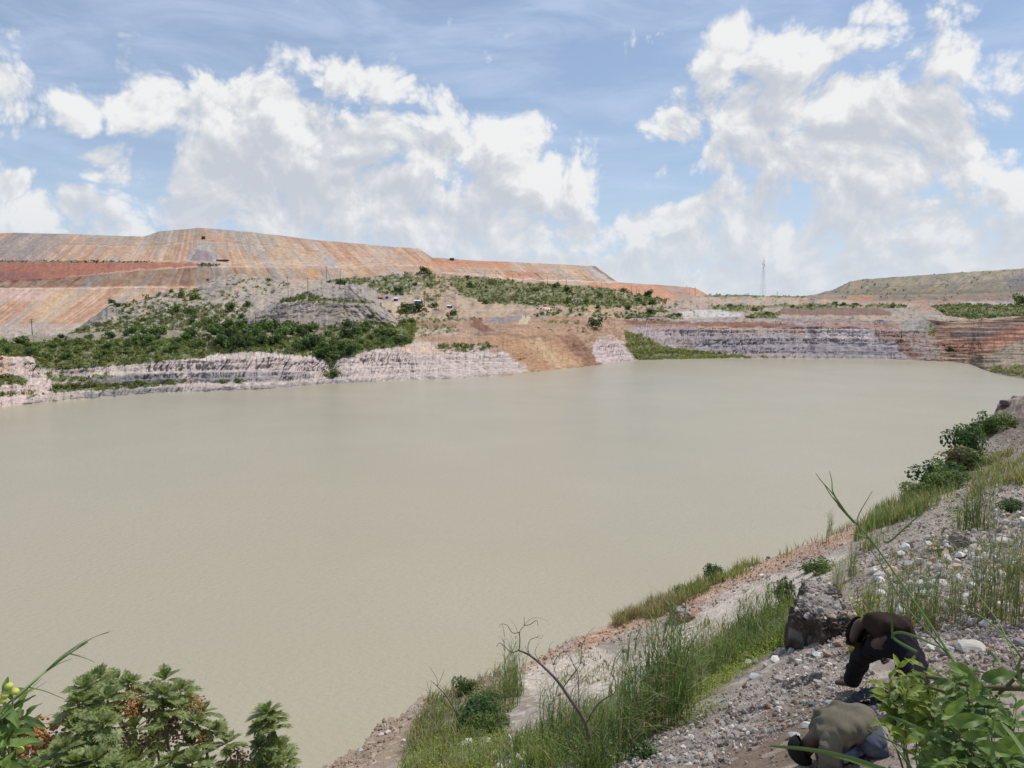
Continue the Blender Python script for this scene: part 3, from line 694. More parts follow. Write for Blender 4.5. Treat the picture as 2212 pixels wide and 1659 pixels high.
WZ = [
 ([(-480,700),(905,680),(880,745),(700,752),(400,760),(-480,760)], (.22,.20,.13), 5, .85),
 ([(-480,800),(-480,760),(0,768),(40,764),(72,770),(82,800),(112,830),(95,868),(0,880),(-480,940)], (.60,.47,.41), 4, .8),
 ([(0,768),(20,766),(22,800),(0,806)], (.56,.36,.24), 4, .6),
 ([(73,766),(135,770),(130,787),(85,796)], (.20,.175,.155), 3, .85), ([(115,772),(150,772),(150,785),(125,788)], (.45,.30,.24), 3, .6),
 ([(195,768),(218,772),(218,790),(198,788)], (.56,.36,.27), 2, .8), ([(255,775),(282,776),(284,785),(258,783)], (.50,.33,.27), 2, .8),
 ([(95,798),(180,788),(190,810),(160,812),(120,805)], (.27,.235,.22), 3, .7),
 ([(190,818),(300,808),(382,805),(386,822),(330,830),(190,838)], (.185,.175,.18), 2.5, .85),
 ([(395,803),(560,801),(668,803),(674,815),(560,822),(420,824)], (.27,.25,.26), 2, .75),
 ([(180,850),(260,840),(392,836),(392,846),(260,855),(200,860)], (.23,.22,.22), 2, .8),
 ([(392,842),(560,833),(700,825),(985,812),(1000,818),(700,832),(560,842),(420,848)], (.29,.27,.265), 2, .7),
 ([(330,788),(500,778),(690,772),(722,790),(765,808),(690,803),(430,801),(330,802)], (.49,.405,.375), 3, .75),
 ([(430,770),(470,762),(492,768),(492,776),(430,778)], (.60,.51,.46), 2, .7), ([(540,768),(560,758),(700,758),(690,775),(540,778)], (.60,.50,.44), 3, .7),
 ([(735,790),(760,772),(830,748),(880,744),(960,760),(1100,760),(1148,804),(1000,816),(830,824),(765,814)], (.53,.435,.39), 3, .8),
 ([(864,745),(930,742),(1000,760),(935,764),(870,762)], (.56,.40,.29), 3, .7),
 ([(1000,770),(1100,762),(1110,768),(1010,775)], (.60,.51,.46), 2, .6),
 ([(870,692),(1000,688),(1060,680),(1130,668),(1200,700),(1240,728),(1150,720),(1070,765),(1040,745),(1000,760),(940,742),(890,735)], (.37,.235,.155), 4, .9),
 ([(870,712),(930,700),(990,705),(990,722),(880,725)], (.45,.34,.28), 5, .7), ([(870,690),(985,700),(985,706),(870,704)], (.24,.13,.09), 3, .7),
 ([(1030,725),(1120,715),(1240,725),(1305,788),(1150,806),(1146,803),(1100,765)], (.40,.235,.14), 2.5, .95),
 ([(1120,728),(1160,728),(1255,792),(1195,798)], (.48,.32,.185), 4, .85), ([(1155,730),(1165,729),(1218,796),(1205,797)], (.50,.36,.23), 2, .6),
 ([(1205,726),(1240,722),(1302,788),(1268,790),(1230,755)], (.245,.135,.09), 3, .9),
 ([(1010,686),(1035,690),(1068,714),(1045,718),(1015,702)], (.20,.10,.07), 2.5, .9),
 (strip([(1025,722),(1090,722),(1130,728),(1190,730)], 5), (.17,.13,.11), 3, .6), (strip([(1070,708),(1130,702),(1170,712)], 2.5), (.20,.15,.12), 2, .6),
 ([(1046,676),(1140,671),(1136,688),(1090,697),(1052,694)], (.25,.225,.23), 3, .85), ([(1148,672),(1185,668),(1180,690),(1150,692)], (.27,.25,.26), 3, .7),
 ([(1138,666),(1150,666),(1150,680),(1136,694),(1136,702),(1120,700),(1128,684)], (.52,.42,.28), 1.5, .9),
 ([(1280,748),(1285,736),(1340,734),(1372,778),(1300,789),(1278,768)], (.52,.43,.41), 2, .9), ([(1288,726),(1330,725),(1337,735),(1284,737)], (.50,.37,.29), 2, .8),
 ([(1235,690),(1275,690),(1282,722),(1240,716)], (.36,.22,.165), 3, .7),
 ([(1378,712),(1500,704),(1700,713),(1700,735),(1500,728),(1400,730)], (.40,.34,.345), 4, .6),
 ([(1500,730),(1700,732),(1940,735),(1940,775),(1500,760)], (.285,.265,.285), 5, .55),
 ([(1740,706),(1850,706),(1895,720),(1885,732),(1740,732)], (.50,.425,.415), 3, .8), ([(1750,700),(1765,704),(1765,765),(1752,765)], (.16,.13,.14), 2, .6),
 ([(1520,704),(1660,712),(1735,712),(1735,720),(1560,716),(1500,710)], (.50,.325,.23), 2, .8),
 ([(1350,690),(1420,692),(1500,696),(1620,694),(1720,702),(1740,708),(1600,706),(1480,702),(1350,702)], (.25,.115,.07), 2.5, .9),
 ([(1740,698),(1960,700),(1960,712),(1850,708),(1740,706)], (.36,.20,.14), 2, .8), ([(1420,700),(1500,703),(1500,712),(1440,716),(1380,712)], (.36,.24,.2), 3, .7),
 ([(1890,716),(1985,720),(1985,735),(1900,734)], (.28,.17,.13), 3, .8),
 ([(1930,730),(1965,735),(1985,775),(1960,770),(1935,745)], (.26,.15,.11), 3, .85),
 ([(1940,690),(1985,686),(2020,700),(2010,722),(1950,720)], (.33,.31,.27), 5, .8), ([(1990,735),(2005,720),(2035,735),(2040,760),(2010,785),(1990,780)], (.33,.27,.24), 4, .7),
 ([(2060,712),(2212,700),(2300,700),(2212,735),(2150,745),(2070,735)], (.17,.125,.115), 4, .8),
 ([(2020,730),(2100,740),(2200,700),(2300,690),(2300,720),(2200,740),(2120,765),(2030,755)], (.31,.14,.09), 5, .7),
 ([(2135,745),(2212,712),(2212,724),(2150,756)], (.42,.20,.12), 3, .7), ([(2098,787),(2160,752),(2240,722),(2900,700),(2900,990),(2212,830)], (.25,.215,.165), 6, .8),
 (strip([(2030,757),(2120,755),(2180,750)], 2), (.40,.27,.19), 1.5, .7), (strip([(2030,771),(2130,768),(2160,760)], 2), (.38,.25,.17), 1.5, .7),
 (strip([(1960,724),(1985,724)], 4), (.34,.33,.28), 2, .7),
]
WG = {}
def wpost(col, x, y):
    q = sstep(1990, 2030, x) * .8 + sstep(1040, 1080, x) * sstep(1300, 1280, x) * .10
    bd = fbm(x / 55 + .6 * fbm(x / 25, y / 9, 3, 271), y / 3.0, 4, 272); col *= (1 - .55 * q * sstep(.50, .60, bd))[..., None]
    pl = (q * sstep(.40, .33, bd))[..., None] * .6; col[:] = col * (1 - pl) + np.array((.44, .32, .23)) * pl
    gd = np.full(x.shape, .12)
    for poly, d in GREEN_W: gd = np.maximum(gd, mask(poly, x + ragged(x, y, 6, 16, 3), y + ragged(x, y, 3, 16, 4), 4) * d)
    return greenery(col, x, y, gd, 17, 6)
_paint = paint
def paint_w(col, x, y, zones, warp, seed):
    _paint(col, x, y, zones, warp, seed); WG['m'] = wpost(col, x, y); return col
paint = paint_w
SW = loft('terrain_pit_wall', W, [14, 8, 22, 8, 26, 12, 26, 14, 20], .95, [.7, .5, .9, .6, 1.3, .7, 1.0, .8, .8, .4], (.45, .4, .38), WZ, MT_cliff,
          R0='jag', seed=91, gull=(1.5, 4.5), streak=lambda x, y: (y - 740) * .12 + 3 * fbm(x / 60, y / 20, 3, 77), jag=[0, .8, .6, 1.2, .7, 2.4, 1.6, 1.6, 2.0, 2.2], cliff=1.0, lumv=.34, warp=5.0, vary=wvary)
paint = _paint
SW.m = WG['m']

# ---- upper plain behind the far wall
UZ = {
 1130: [(694,500),(684,530),(676,556),(668,585),(660,615)],
 1300: [(696,546),(690,562),(682,580),(674,612),(664,640)],
 1360: [(696,572),(690,584),(682,600),(670,632),(656,665)],
 1450: [(694,570),(688,584),(678,606),(664,642),(649,700)],
 1476: [(692,560),(686,574),(676,600),(662,640),(648,700)],
 1500: [(692,560),(686,574),(675,602),(660,645),(637,735)],
 1560: [(692,560),(686,574),(674,605),(660,650),(636,750)],
 1650: [(692,552),(687,566),(678,600),(662,640),(638,770)],
 1745: [(692,548),(686,560),(679,590),(664,630),(641,780)],
 1760: [(692,548),(686,560),(680,585),(664,625),(645,700)],
 1935: [(694,548),(688,560),(682,578),(664,600),(654,680)],
 1990: [(693,566),(687,574),(674,590),(662,610),(655,670)],
 2050: [(694,590),(688,596),(682,606),(664,625),(657,660)],
 2212: [(690,530),(687,545),(682,560),(666,600),(660,640)],
 2900: [(690,510),(687,525),(682,540),(668,580),(662,610)],
}
def uvary(col, x, y, P, s):
    a = fbm(x / 22, y / 7, 5, 351); b2 = fbm(x / 6, y / 3, 4, 353)
    c0 = np.array((.38, .31, .25)); c1 = np.array((.30, .25, .22)); c2 = np.array((.42, .28, .20))
    o_ = c0 + (c1 - c0) * sstep(.46, .58, a)[..., None]; col[:] = o_ + (c2 - o_) * sstep(.54, .66, b2)[..., None]
UZZ = [
 ([(1462,676),(1500,668),(1545,668),(1605,680),(1592,686),(1480,686)], (.50,.47,.44), 2.5, .9),
 ([(1690,664),(1935,664),(1925,681),(1700,680),(1680,676)], (.21,.125,.10), 2, .9),
 (strip([(1740,682),(1900,684)], 3), (.42,.28,.20), 2, .7), (strip([(1740,687),(1935,690)], 2), (.36,.24,.18), 2, .7),
 ([(1470,655),(1520,640),(1600,648),(1560,660),(1480,664)], (.42,.31,.24), 4, .7), ([(1650,642),(1760,642),(1760,652),(1660,650)], (.42,.29,.21), 4, .6),
 ([(1900,664),(1920,662),(2000,662),(2030,690),(1960,694)], (.33,.29,.25), 4, .8),
 ([(1960,664),(2040,655),(2010,672),(1985,670)], (.38,.22,.15), 3, .7),
]
GREEN_U = [([(1130,650),(1450,655),(1450,700),(1300,692),(1130,690)], .55), ([(1360,672),(1470,680),(1480,696),(1360,694)], .62), ([(1535,658),(1650,660),(1700,655),(1770,662),(1760,672),(1690,664),(1600,674),(1540,668)], .78),
 ([(1640,670),(1690,676),(1680,690),(1600,690)], .72), ([(1520,634),(1640,634),(1745,638),(1745,644),(1520,642)], .75), ([(1740,655),(1940,656),(1960,666),(1700,665)], .75),
 ([(2008,662),(2060,655),(2240,658),(2300,690),(2212,684),(2100,690),(2040,682)], .92), ([(2600,650),(2900,650),(2900,700),(2600,700)], .6)]
def upaint(col, x, y, zones, warp, seed):
    _paint(col, x, y, zones, warp, seed)
    gd = np.full(x.shape, .38)
    for poly, d in GREEN_U: gd = np.maximum(gd, mask(poly, x + ragged(x, y, 6, 16, 3), y + ragged(x, y, 2.5, 16, 4), 3) * d)
    WG['u'] = greenery(col, x, y, gd, 19, 6); return col
paint = upaint
SU = loft('terrain_upper_plain', UZ, [10, 18, 22, 20], 1.3, [.6, .8, .8, .5, .2], (.35, .3, .25), UZZ, MT_far, back=[(30, -4), (120, -30)],
          seed=95, gull=(3.0, 5.0), jag=.9, cliff=1.2, warp=3.0, vary=uvary)
paint = _paint; SU.m = WG['u']
# ------------------------------------------------------------------ foliage pieces
def quads(c, n, s, rng, asp=.6, up=None):
    """leaf quads at centres c (k,3) with normals n, half size s"""
    k = len(c)
    r = rng.normal(size=(k, 3)); t = np.cross(n, r); t /= np.linalg.norm(t, axis=1)[:, None] + 1e-9
    b = np.cross(n, t); s = np.asarray(s).reshape(-1, 1) * np.ones((k, 1))
    V = np.stack([c - t * s, c - b * s * asp, c + t * s, c + b * s * asp], 1)
    return V

def bush_template(seed, n=420, leaf=.38, lobes=11, flat=.75, trunk=True):
    """unit bush: radius about 1 wide, 2*flat high, base at z = 0"""
    rng = np.random.default_rng(seed)
    lc = rng.normal(size=(lobes, 3)) * (.45, .45, .28) + (0, 0, flat * .95); lc[:, 2] = np.clip(lc[:, 2], .25, flat * 1.6)
    lr = rng.uniform(.28, .52, lobes)
    w = lr ** 2; pick = rng.choice(lobes, n, p=w / w.sum())
    d = rng.normal(size=(n, 3)); d /= np.linalg.norm(d, axis=1)[:, None]
    rad = rng.uniform(.55, 1.08, n) ** .7
    c = lc[pick] + d * (lr[pick] * rad)[:, None]; c[:, 2] = np.abs(c[:, 2])
    nn = d * .6 + rng.normal(size=(n, 3)) * .55 + (0, 0, .5); nn /= np.linalg.norm(nn, axis=1)[:, None]
    V = quads(c, nn, leaf * rng.uniform(.5, 1.15, n) * .45, rng, .7)
    lob_t = rng.uniform(.75, 1.3, lobes)[pick]
    tint = lob_t * rng.uniform(.65, 1.35, n)
    return V, tint

def bush_mesh(name, seed, c, mat, n=420, leaf=.38, lobes=11, flat=.75, hi=(.5, .35, 0)):
    V, t = bush_template(seed, n, leaf, lobes, flat)
    col = np.array(c)[None] * t[:, None] * (1 + np.array(hi)[None] * (t[:, None] - 1))
    col = np.repeat(col, 4, 0)
    return mesh_np(name, V.reshape(-1, 3), np.arange(len(V) * 4).reshape(-1, 4), mat, np.clip(col, .005, .5))

M_leaf = leaf_mat('foliage', (.06, .09, .03), attr=True, trans=.3, rough=.6, spec=.2)
M_wood = plain_mat('bark', (.12, .09, .065), .9, .35, 12.0, .1, bump=.4)
M_greywood = plain_mat('weathered_wood', (.16, .13, .11), .9, .3, 6.0, .1)

def cands(S, polys, rng, thr=None, cap=400000):
    x = S.ix[:, S.off:S.off + S.nf] if S.ix.shape[1] > S.nf else S.ix
    y = S.iy[:, S.off:S.off + S.nf] if S.iy.shape[1] > S.nf else S.iy
    P = S.P[:, S.off:S.off + S.nf] if S.P.shape[1] > S.nf else S.P
    m = np.zeros(x.shape, bool)
    for p in polys: m |= mask(p, x, y, .5) > .5
    if thr is not None:
        g = S.m[:, S.off:S.off + S.nf] if S.m.shape[1] > S.nf else S.m
        m &= g > thr
    return P[m], x[m], y[m]

def spread(P, X, Y, n, rng, dmin):
    """choose up to n points, at least dmin display pixels apart; area weighting by picture position"""
    out = []; idx = rng.permutation(len(P))[:60000]
    cell = {}
    for i in idx:
        k = (int(X[i] // dmin), int(Y[i] // (dmin * .5)))
        bad = False
        for a in (-1, 0, 1):
            for b in (-1, 0, 1):
                j = cell.get((k[0] + a, k[1] + b))
                if j is not None and (X[i] - X[j]) ** 2 + 4 * (Y[i] - Y[j]) ** 2 < dmin * dmin: bad = True
        if bad: continue
        cell[k] = i; out.append(i)
        if len(out) >= n: break
    return out

BUSH = [bush_mesh('bush', 100 + i, c, M_leaf, 620, .34, 13, f) for i, (c, f) in enumerate([
    ((.095, .14, .048), .8), ((.12, .175, .052), .7), ((.075, .108, .045), .9), ((.155, .21, .06), .65), ((.105, .155, .052), .75), ((.14, .165, .065), .6)])]
for b_ in BUSH: b_.name = 'bush_leaves'
def put_bush(P, r, rng, label, group, kinds=(0, 1, 2, 3, 4, 5), sq=1.0, cat='bush', name='bush'):
    o = bpy.data.objects.new(name, BUSH[int(rng.choice(kinds))]); COL.objects.link(o)
    o.location = P - np.array([0, 0, r * .12]); o.rotation_euler = (0, 0, rng.uniform(0, 6.28)); o.scale = (r, r, r * rng.uniform(.75, 1.1) * sq)
    o['label'] = label; o['category'] = cat; o['group'] = group
    return o
rng = np.random.default_rng(5)
BELT = [(-80,760),(-80,742),(20,742),(130,733),(230,727),(420,718),(520,712),(640,712),(760,706),(800,712),(850,722),(872,742),(862,752),(800,752),(760,764),(735,782),(700,774),(640,758),(560,756),(500,752),(450,758),(400,768),(240,775),(110,788),(95,775),(40,764)]
P_, X_, Y_ = cands(SW, [BELT], rng)
ids = spread(P_, X_, Y_, 118, rng, 11)
for i in ids:
    up = 1.0 - np.clip((Y_[i] - 720) / 60, 0, 1); big = 460 < X_[i] < 770
    r = rng.uniform(1.6, 4.2) * (1.2 if big else .9) * (.62 if (Y_[i] > 745 and not big) else 1)
    put_bush(P_[i], r, rng, 'dense dark green bush in the leafy belt along the top of the left pit wall', 'bushes in the belt above the left pit wall',
             (0, 0, 2, 2, 4, 1) if big else (0, 1, 1, 3, 4, 4))
GPOLY = [p for p, d in GREEN_M]
P_, X_, Y_ = cands(SM, GPOLY, rng, .5)
for i in spread(P_, X_, Y_, 60, rng, 15):
    put_bush(P_[i], rng.uniform(1.2, 3.8), rng, 'rounded green bush growing on the scrubby grey hills behind the lake', 'bushes on the scrubby hills')
P_, X_, Y_ = cands(SU, [p for p, d in GREEN_U], rng, .5)
for i in spread(P_, X_, Y_, 55, rng, 14):
    put_bush(P_[i], rng.uniform(1.5, 3.0), rng, 'low green bush on the ledges above the far pit wall', 'bushes above the far pit wall', (1, 3, 4, 5), .8)

# named single bushes
def ground_at(x, y, sheets, tol=3.0):
    best = None
    for S in sheets:
        a = slice(S.off, S.off + S.nf)
        d2 = (S.ix[:, a] - x) ** 2 + (S.iy[:, a] - y) ** 2
        k = np.unravel_index(np.argmin(d2), d2.shape); p = S.P[:, a][k]
        R = np.hypot(p[0], p[1])
        if d2[k] < tol * tol and (best is None or R < best[0]): best = (R, p)
    if best is None:
        best = min((((S.ix - x) ** 2 + (S.iy - y) ** 2).min(), tuple(S.P[np.unravel_index(np.argmin((S.ix - x) ** 2 + (S.iy - y) ** 2), S.ix.shape)])) for S in sheets)
    return np.array(best[1])
ALLS = [SW, SCN, SM, SU, SD, SD2]
for (x, y, r, k, lab) in [
    (480, 827, 1.7, 3, 'small round green shrub on the narrow ledge just above the lake, left of its twin'),
    (514, 825, 2.0, 3, 'small round green shrub on the narrow ledge just above the lake, right of its twin'),
    (722, 814, 2.4, 0, 'dark green shrub in the cleft where the two pale cliff sections meet'),
    (716, 790, 2.4, 0, 'dark green bush hanging down the cleft between two pale cliffs'),
    (708, 772, 4.6, 2, 'large dark tree-like bush at the lowest tip of the leafy belt'),
    (1400, 640, 4.0, 0, 'large dark rounded bush at the right end of the scrubby ridge, against the orange dump'),
    (918, 590, 4.2, 0, 'dark rounded bush on the crest of the scrubby hill above the camp'),
    (977, 682, 3.0, 0, 'dark bush above the red earth slide, right of the twin poles'),
    (876, 672, 4.0, 0, 'broad dark bush below the tarpaulin shelters'),
    (905, 672, 4.6, 2, 'darkest broad bush just below the power poles and shelters'),
    (938, 664, 3.2, 0, 'round dark bush right of the power poles by the camp'),
    (803, 688, 2.2, 2, 'small dark tree beside the dirt track below the grey cone'),
    (1283, 706, 4.2, 2, 'tall dark bush standing over the small pink cliff'),
    (2206, 660, 6.0, 0, 'dark tree at the right edge below the grey dump'),
    (2052, 757, 2.0, 0, 'dark bush in the red cleft of the far right pit wall'),
    (588, 707, 2.6, 2, 'dark little tree between the poles in front of the grey spoil cone'),
    (540, 712, 2.6, 0, 'dark bush left of the poles in front of the grey spoil cone'),
    (243, 655, 2.4, 0, 'dark bush on the left shoulder of the scrubby hill'),
    (868, 742, 3.4, 0, 'round green bush at the right end of the leafy belt')]:
    p = ground_at(x, y, ALLS, 4); o = put_bush(p, r, rng, lab, None, (k,)); del o['group']

# scrub: uncountable small bushes, one object per area
T_S = [bush_template(300 + i, 34, .62, 6, .6) for i in range(6)]
def scrub(name, label, S, polys, n, rs, seed, thr=.45, base=(.13, .17, .06), dmin=2.2):
    rng = np.random.default_rng(seed)
    P, X, Y = cands(S, polys, rng, thr)
    R = np.hypot(P[:, 0], P[:, 1])
    ids = rng.choice(len(P), min(n, len(P)), replace=False)
    VV = []; CC = []
    for k in range(6):
        sel = ids[k::6]; m = len(sel)
        V, t = T_S[k]; q = V.shape[0]
        a = rng.uniform(0, 6.28, m); r = rng.uniform(rs[0], rs[1], m) * rng.uniform(.7, 1.3, m)
        ca, sa = np.cos(a), np.sin(a)
        Vr = V[None].repeat(m, 0)
        x = Vr[..., 0] * ca[:, None, None] - Vr[..., 1] * sa[:, None, None]; y = Vr[..., 0] * sa[:, None, None] + Vr[..., 1] * ca[:, None, None]
        W_ = np.stack([x, y, Vr[..., 2]], -1) * r[:, None, None, None] + P[sel][:, None, None, :]
        tone = rng.uniform(.6, 1.5, m); yel = rng.uniform(-.15, .5, m)
        c = np.array(base)[None] * tone[:, None]; c[:, 0] *= 1 + yel
        cc = c[:, None, :] * t[None, :, None]
        VV.append(W_.reshape(-1, 3)); CC.append(np.repeat(cc.reshape(-1, 3), 4, 0))
    V = np.concatenate(VV); C = np.clip(np.concatenate(CC), .005, .5)
    o = link(name, mesh_np(name, V, np.arange(len(V)).reshape(-1, 4), M_leaf, C)); o['kind'] = 'stuff'; o['label'] = label; o['category'] = 'scrub'
    return o
scrub('scrub', 'low green scrub covering the grey hills between lake and dump', SM, GPOLY, 3600, (.4, 1.7), 41)
scrub('scrub', 'low scrub around the foot of the grey spoil cone', SCN, [[(540,600),(880,600),(880,730),(540,730)]], 420, (.5, 1.1), 42)
scrub('scrub', 'tangled green undergrowth along the left pit wall ledges', SW, [p for p, d in GREEN_W[:7]], 3400, (.4, 1.5), 43, base=(.15, .20, .065))
scrub('scrub', 'yellow-green scrub on the slope at the far left corner of the lake', SW, [p for p, d in GREEN_W[7:]], 1700, (.5, 1.1), 44, base=(.25, .29, .10))
scrub('scrub', 'green scrub on the plain above the far pit wall', SU, [p for p, d in GREEN_U], 2300, (.7, 1.5), 45)
SD2.m = np.ones(SD2.ix.shape); SD.m = SD2.m
scrub('scrub', 'sparse dark scrub dotted over the grey right hand dump', SD2, [[(1800,560),(2300,560),(2300,650),(1800,650)]], 110, (.5, 1.3), 46, thr=None, base=(.07, .08, .04))
SD.m = np.ones(SD.ix.shape)
scrub('scrub', 'line of dark weeds along the terrace of the big dump', SD, [strip([(-20,565.5),(150,565.5),(330,566)], 3), [(425,572),(440,569),(475,571),(470,576),(427,577)]], 200, (.5, 1.3), 47, thr=None, base=(.06, .07, .035))
# ------------------------------------------------------------------ small builders
def bm_box(bm, c, s, rot=None, bev=0):
    r = bmesh.ops.create_cube(bm, size=1.0); vs = r['verts']
    Mx = Matrix.Translation(c) @ (rot.to_matrix().to_4x4() if rot else Matrix.Identity(4)) @ Matrix.Diagonal((*s, 1))
    bmesh.ops.transform(bm, matrix=Mx, verts=vs)
    if bev:
        es = list({e for v in vs for e in v.link_edges}); bmesh.ops.bevel(bm, geom=es, offset=bev, segments=2, affect='EDGES')
    return vs

def bm_tube(bm, pts, rad, seg=6, cap=True):
    """tapered tube through pts"""
    pts = [Vector(p) for p in pts]
    if not hasattr(rad, '__len__'): rad = [rad] * len(pts)
    rings = []
    for i, p in enumerate(pts):
        d = (pts[min(i + 1, len(pts) - 1)] - pts[max(i - 1, 0)]).normalized()
        a = Vector((0, 0, 1)) if abs(d.z) < .9 else Vector((1, 0, 0))
        u = d.cross(a).normalized(); v = d.cross(u)
        rings.append([bm.verts.new(p + (u * math.cos(2 * math.pi * k / seg) + v * math.sin(2 * math.pi * k / seg)) * rad[i]) for k in range(seg)])
    for a, b in zip(rings, rings[1:]):
        for k in range(seg): bm.faces.new((a[k], a[(k + 1) % seg], b[(k + 1) % seg], b[k]))
    if cap and seg > 2:
        bm.faces.new(rings[0][::-1]); bm.faces.new(rings[-1])

def bm_obj(name, bm, mat, parent=None, smooth=False, **kw):
    me = bpy.data.meshes.new(name); bmesh.ops.recalc_face_normals(bm, faces=bm.faces); bm.to_mesh(me); bm.free()
    me.materials.append(mat)
    if smooth:
        for p in me.polygons: p.use_smooth = True
    return link(name, me, parent, **kw)

M_steel = plain_mat('galvanised_steel', (.55, .55, .57), .5, .2, 2.0, .4)
M_dark = plain_mat('dark_painted_steel', (.07, .05, .045), .6, .3, 2.0, .3)
M_red = plain_mat('rusty_red_steel', (.30, .07, .045), .7, .3, 2.0, .2)
M_tb = plain_mat('blue_tarpaulin', (.05, .13, .48), .5, .25, 1.5, .3)
M_tw = plain_mat('white_tarpaulin', (.78, .78, .76), .5, .1, 1.5, .3)
M_to = plain_mat('orange_tarpaulin', (.62, .16, .05), .5, .25, 1.5, .3)
M_glass = plain_mat('dark_glass', (.03, .035, .04), .1, .1, 1.0, .5)

def pole(x, yt, yb, label, arms=0, lean=0.0, thick=.16, xt=None, group=None, twin=0, R=None):
    p = ground_at(x, yb, ALLS, 4) if R is None else at(x, yb, R)
    v = p - CAM; depth = v[1] * math.cos(TH) - v[2] * math.sin(TH)
    h = max(2.5, (yb - yt) / FPX * depth) + .3
    dxp = ((xt if xt is not None else x) - x) / FPX * depth
    o = empty('utility_pole', p - np.array([0, 0, .3]), 0, label, 'utility pole', group)
    bm = bmesh.new(); bm_tube(bm, [(0, 0, 0), (dxp * .5, 0, h * .5), (dxp, 0, h)], [thick, thick * .85, thick * .65], 7); bm_obj('post', bm, M_greywood, o)
    for k in range(twin):
        bm = bmesh.new(); bm_tube(bm, [(2.2 * (k + 1), 0, 0), (2.2 * (k + 1) + dxp, 0, h)], [thick, thick * .65], 7); bm_obj('post', bm, M_greywood, o)
    for k in range(arms):
        z = h * (.96 - .09 * k); w_ = 1.1 + .9 * twin
        bm = bmesh.new(); bm_box(bm, (dxp * z / h + 1.1 * twin, .16, z), (2 * w_, .12, .14)); ar = bm_obj('crossarm', bm, M_greywood, o)
        for s in (-.9, 0, .9):
            bm = bmesh.new(); bm_tube(bm, [(dxp * z / h + 1.1 * twin + s * w_, .16, z + .07), (dxp * z / h + 1.1 * twin + s * w_, .16, z + .34)], [.07, .05], 6); bm_obj('insulator', bm, M_steel, ar)
    return o
pole(70, 689, 724, 'dark power pole with three crossarms at the far left above the leafy belt', 3, thick=.22)
pole(350, 659, 709, 'pale tall H-frame pole on the green slope, left of the leaning pole', 1, thick=.15, twin=1)
pole(417, 706 - 47, 706, 'dark pole leaning to the right on the green slope', 1, xt=427)
pole(430, 664, 701, 'thin upright pole just right of the leaning pole', 0, thick=.12)
pole(523, 692, 709, 'short dark pole in front of the orange earth patch', 1, thick=.12)
pole(552.5, 677, 708, 'bare dark pole, left one in front of the spoil cone', 0)
pole(587, 680, 704, 'thin pale pole between two darker poles before the spoil cone', 0, thick=.10)
pole(604, 677, 711, 'bare dark pole, rightmost of those before the spoil cone', 0)
pole(623, 597, 654, 'tall thin pole at the left end of the grassy cone terrace', 1, thick=.14)
pole(665.5, 599, 657, 'tall thin pole on the cone terrace with its top against the dump', 1, thick=.14)
pole(705, 576, 604, 'dark pole on the ridge behind the cone, left one, highest top', 1, thick=.22)
pole(720, 583, 623, 'thin pole leaning left over the top of the grey cone', 0, xt=708, thick=.10)
pole(735, 581, 605, 'dark pole on the ridge behind the cone, right one', 1, thick=.2)
pole(917, 628, 664, 'left pole of the dark trio beside the tarpaulin camp', 1, thick=.2)
pole(930, 633, 661, 'middle pole of the dark trio beside the tarpaulin camp', 1, thick=.17)
pole(943, 628, 661, 'right pole of the dark trio beside the tarpaulin camp', 1, thick=.2)
pole(917, 592, 608, 'short pole on the hill crest above the camp, left one', 0)
pole(940, 592, 608, 'short pole on the hill crest above the camp, right one', 1)
ordn = ['first', 'second', 'third', 'fourth', 'fifth', 'sixth', 'seventh', 'eighth', 'ninth', 'tenth', 'eleventh', 'twelfth', 'thirteenth', 'fourteenth']
for i, (x, a, b, ar) in enumerate([(1048,582,598,0),(1071,584,600,0),(1108,593,606,0),(1131,594,606,0),(1165,602,614,0),(1182,599,614,0),(1207,602.5,618,1),(1223,599,619,1),
                       (1287,605.5,621,0),(1300,605.5,622,0),(1365,614,630,0),(1375,614,631,0),(1489,620,636,0),(1502,620,638,0)]):
    pole(x, a, b, '%s pole from the left in the thin row before the orange dump' % ordn[i], ar, thick=.2 if ar else .15, group='row of thin poles before the orange dump')
for x, t, lab in [(1609.5, 633, 'left'), (1613.5, 632.5, 'middle'), (1618, 633, 'right')]:
    pole(x, t, 640, '%s of three tiny poles on the skyline left of the mast' % lab, 0, thick=.25, group='tiny poles on the skyline')
pole(1679, 629, 640, 'single tiny pole on the skyline right of the mast', 0, thick=.25)

# lattice mast
p = ground_at(1648, 638, [SU], 6); Rm = np.hypot(p[0], p[1]); depth = p[1]
hM = (640 - 565) / FPX * depth
mast = empty('radio_mast', p, .4, 'tall slender lattice mast on the skyline between the two dumps', 'mast')
bm = bmesh.new(); hw = lambda z: 1.6 * (1 - z / hM) + .4
nb = 11
for sx, sy in ((1, 1), (1, -1), (-1, -1), (-1, 1)):
    bm_tube(bm, [(sx * hw(0), sy * hw(0), 0), (sx * hw(hM), sy * hw(hM), hM)], .055, 5)
bm_obj('mast_leg', bm, M_steel, mast)
bm = bmesh.new()
cs = [(1, 1), (1, -1), (-1, -1), (-1, 1)]
for i in range(nb):
    z0, z1 = hM * i / nb, hM * (i + 1) / nb
    for k in range(4):
        a, b = cs[k], cs[(k + 1) % 4]
        bm_tube(bm, [(a[0] * hw(z0), a[1] * hw(z0), z0), (b[0] * hw(z1), b[1] * hw(z1), z1)], .025, 4)
        bm_tube(bm, [(b[0] * hw(z0), b[1] * hw(z0), z0), (a[0] * hw(z1), a[1] * hw(z1), z1)], .025, 4)
        bm_tube(bm, [(a[0] * hw(z1), a[1] * hw(z1), z1), (b[0] * hw(z1), b[1] * hw(z1), z1)], .025, 4)
br = bm_obj('lattice_bracing', bm, M_steel, mast)
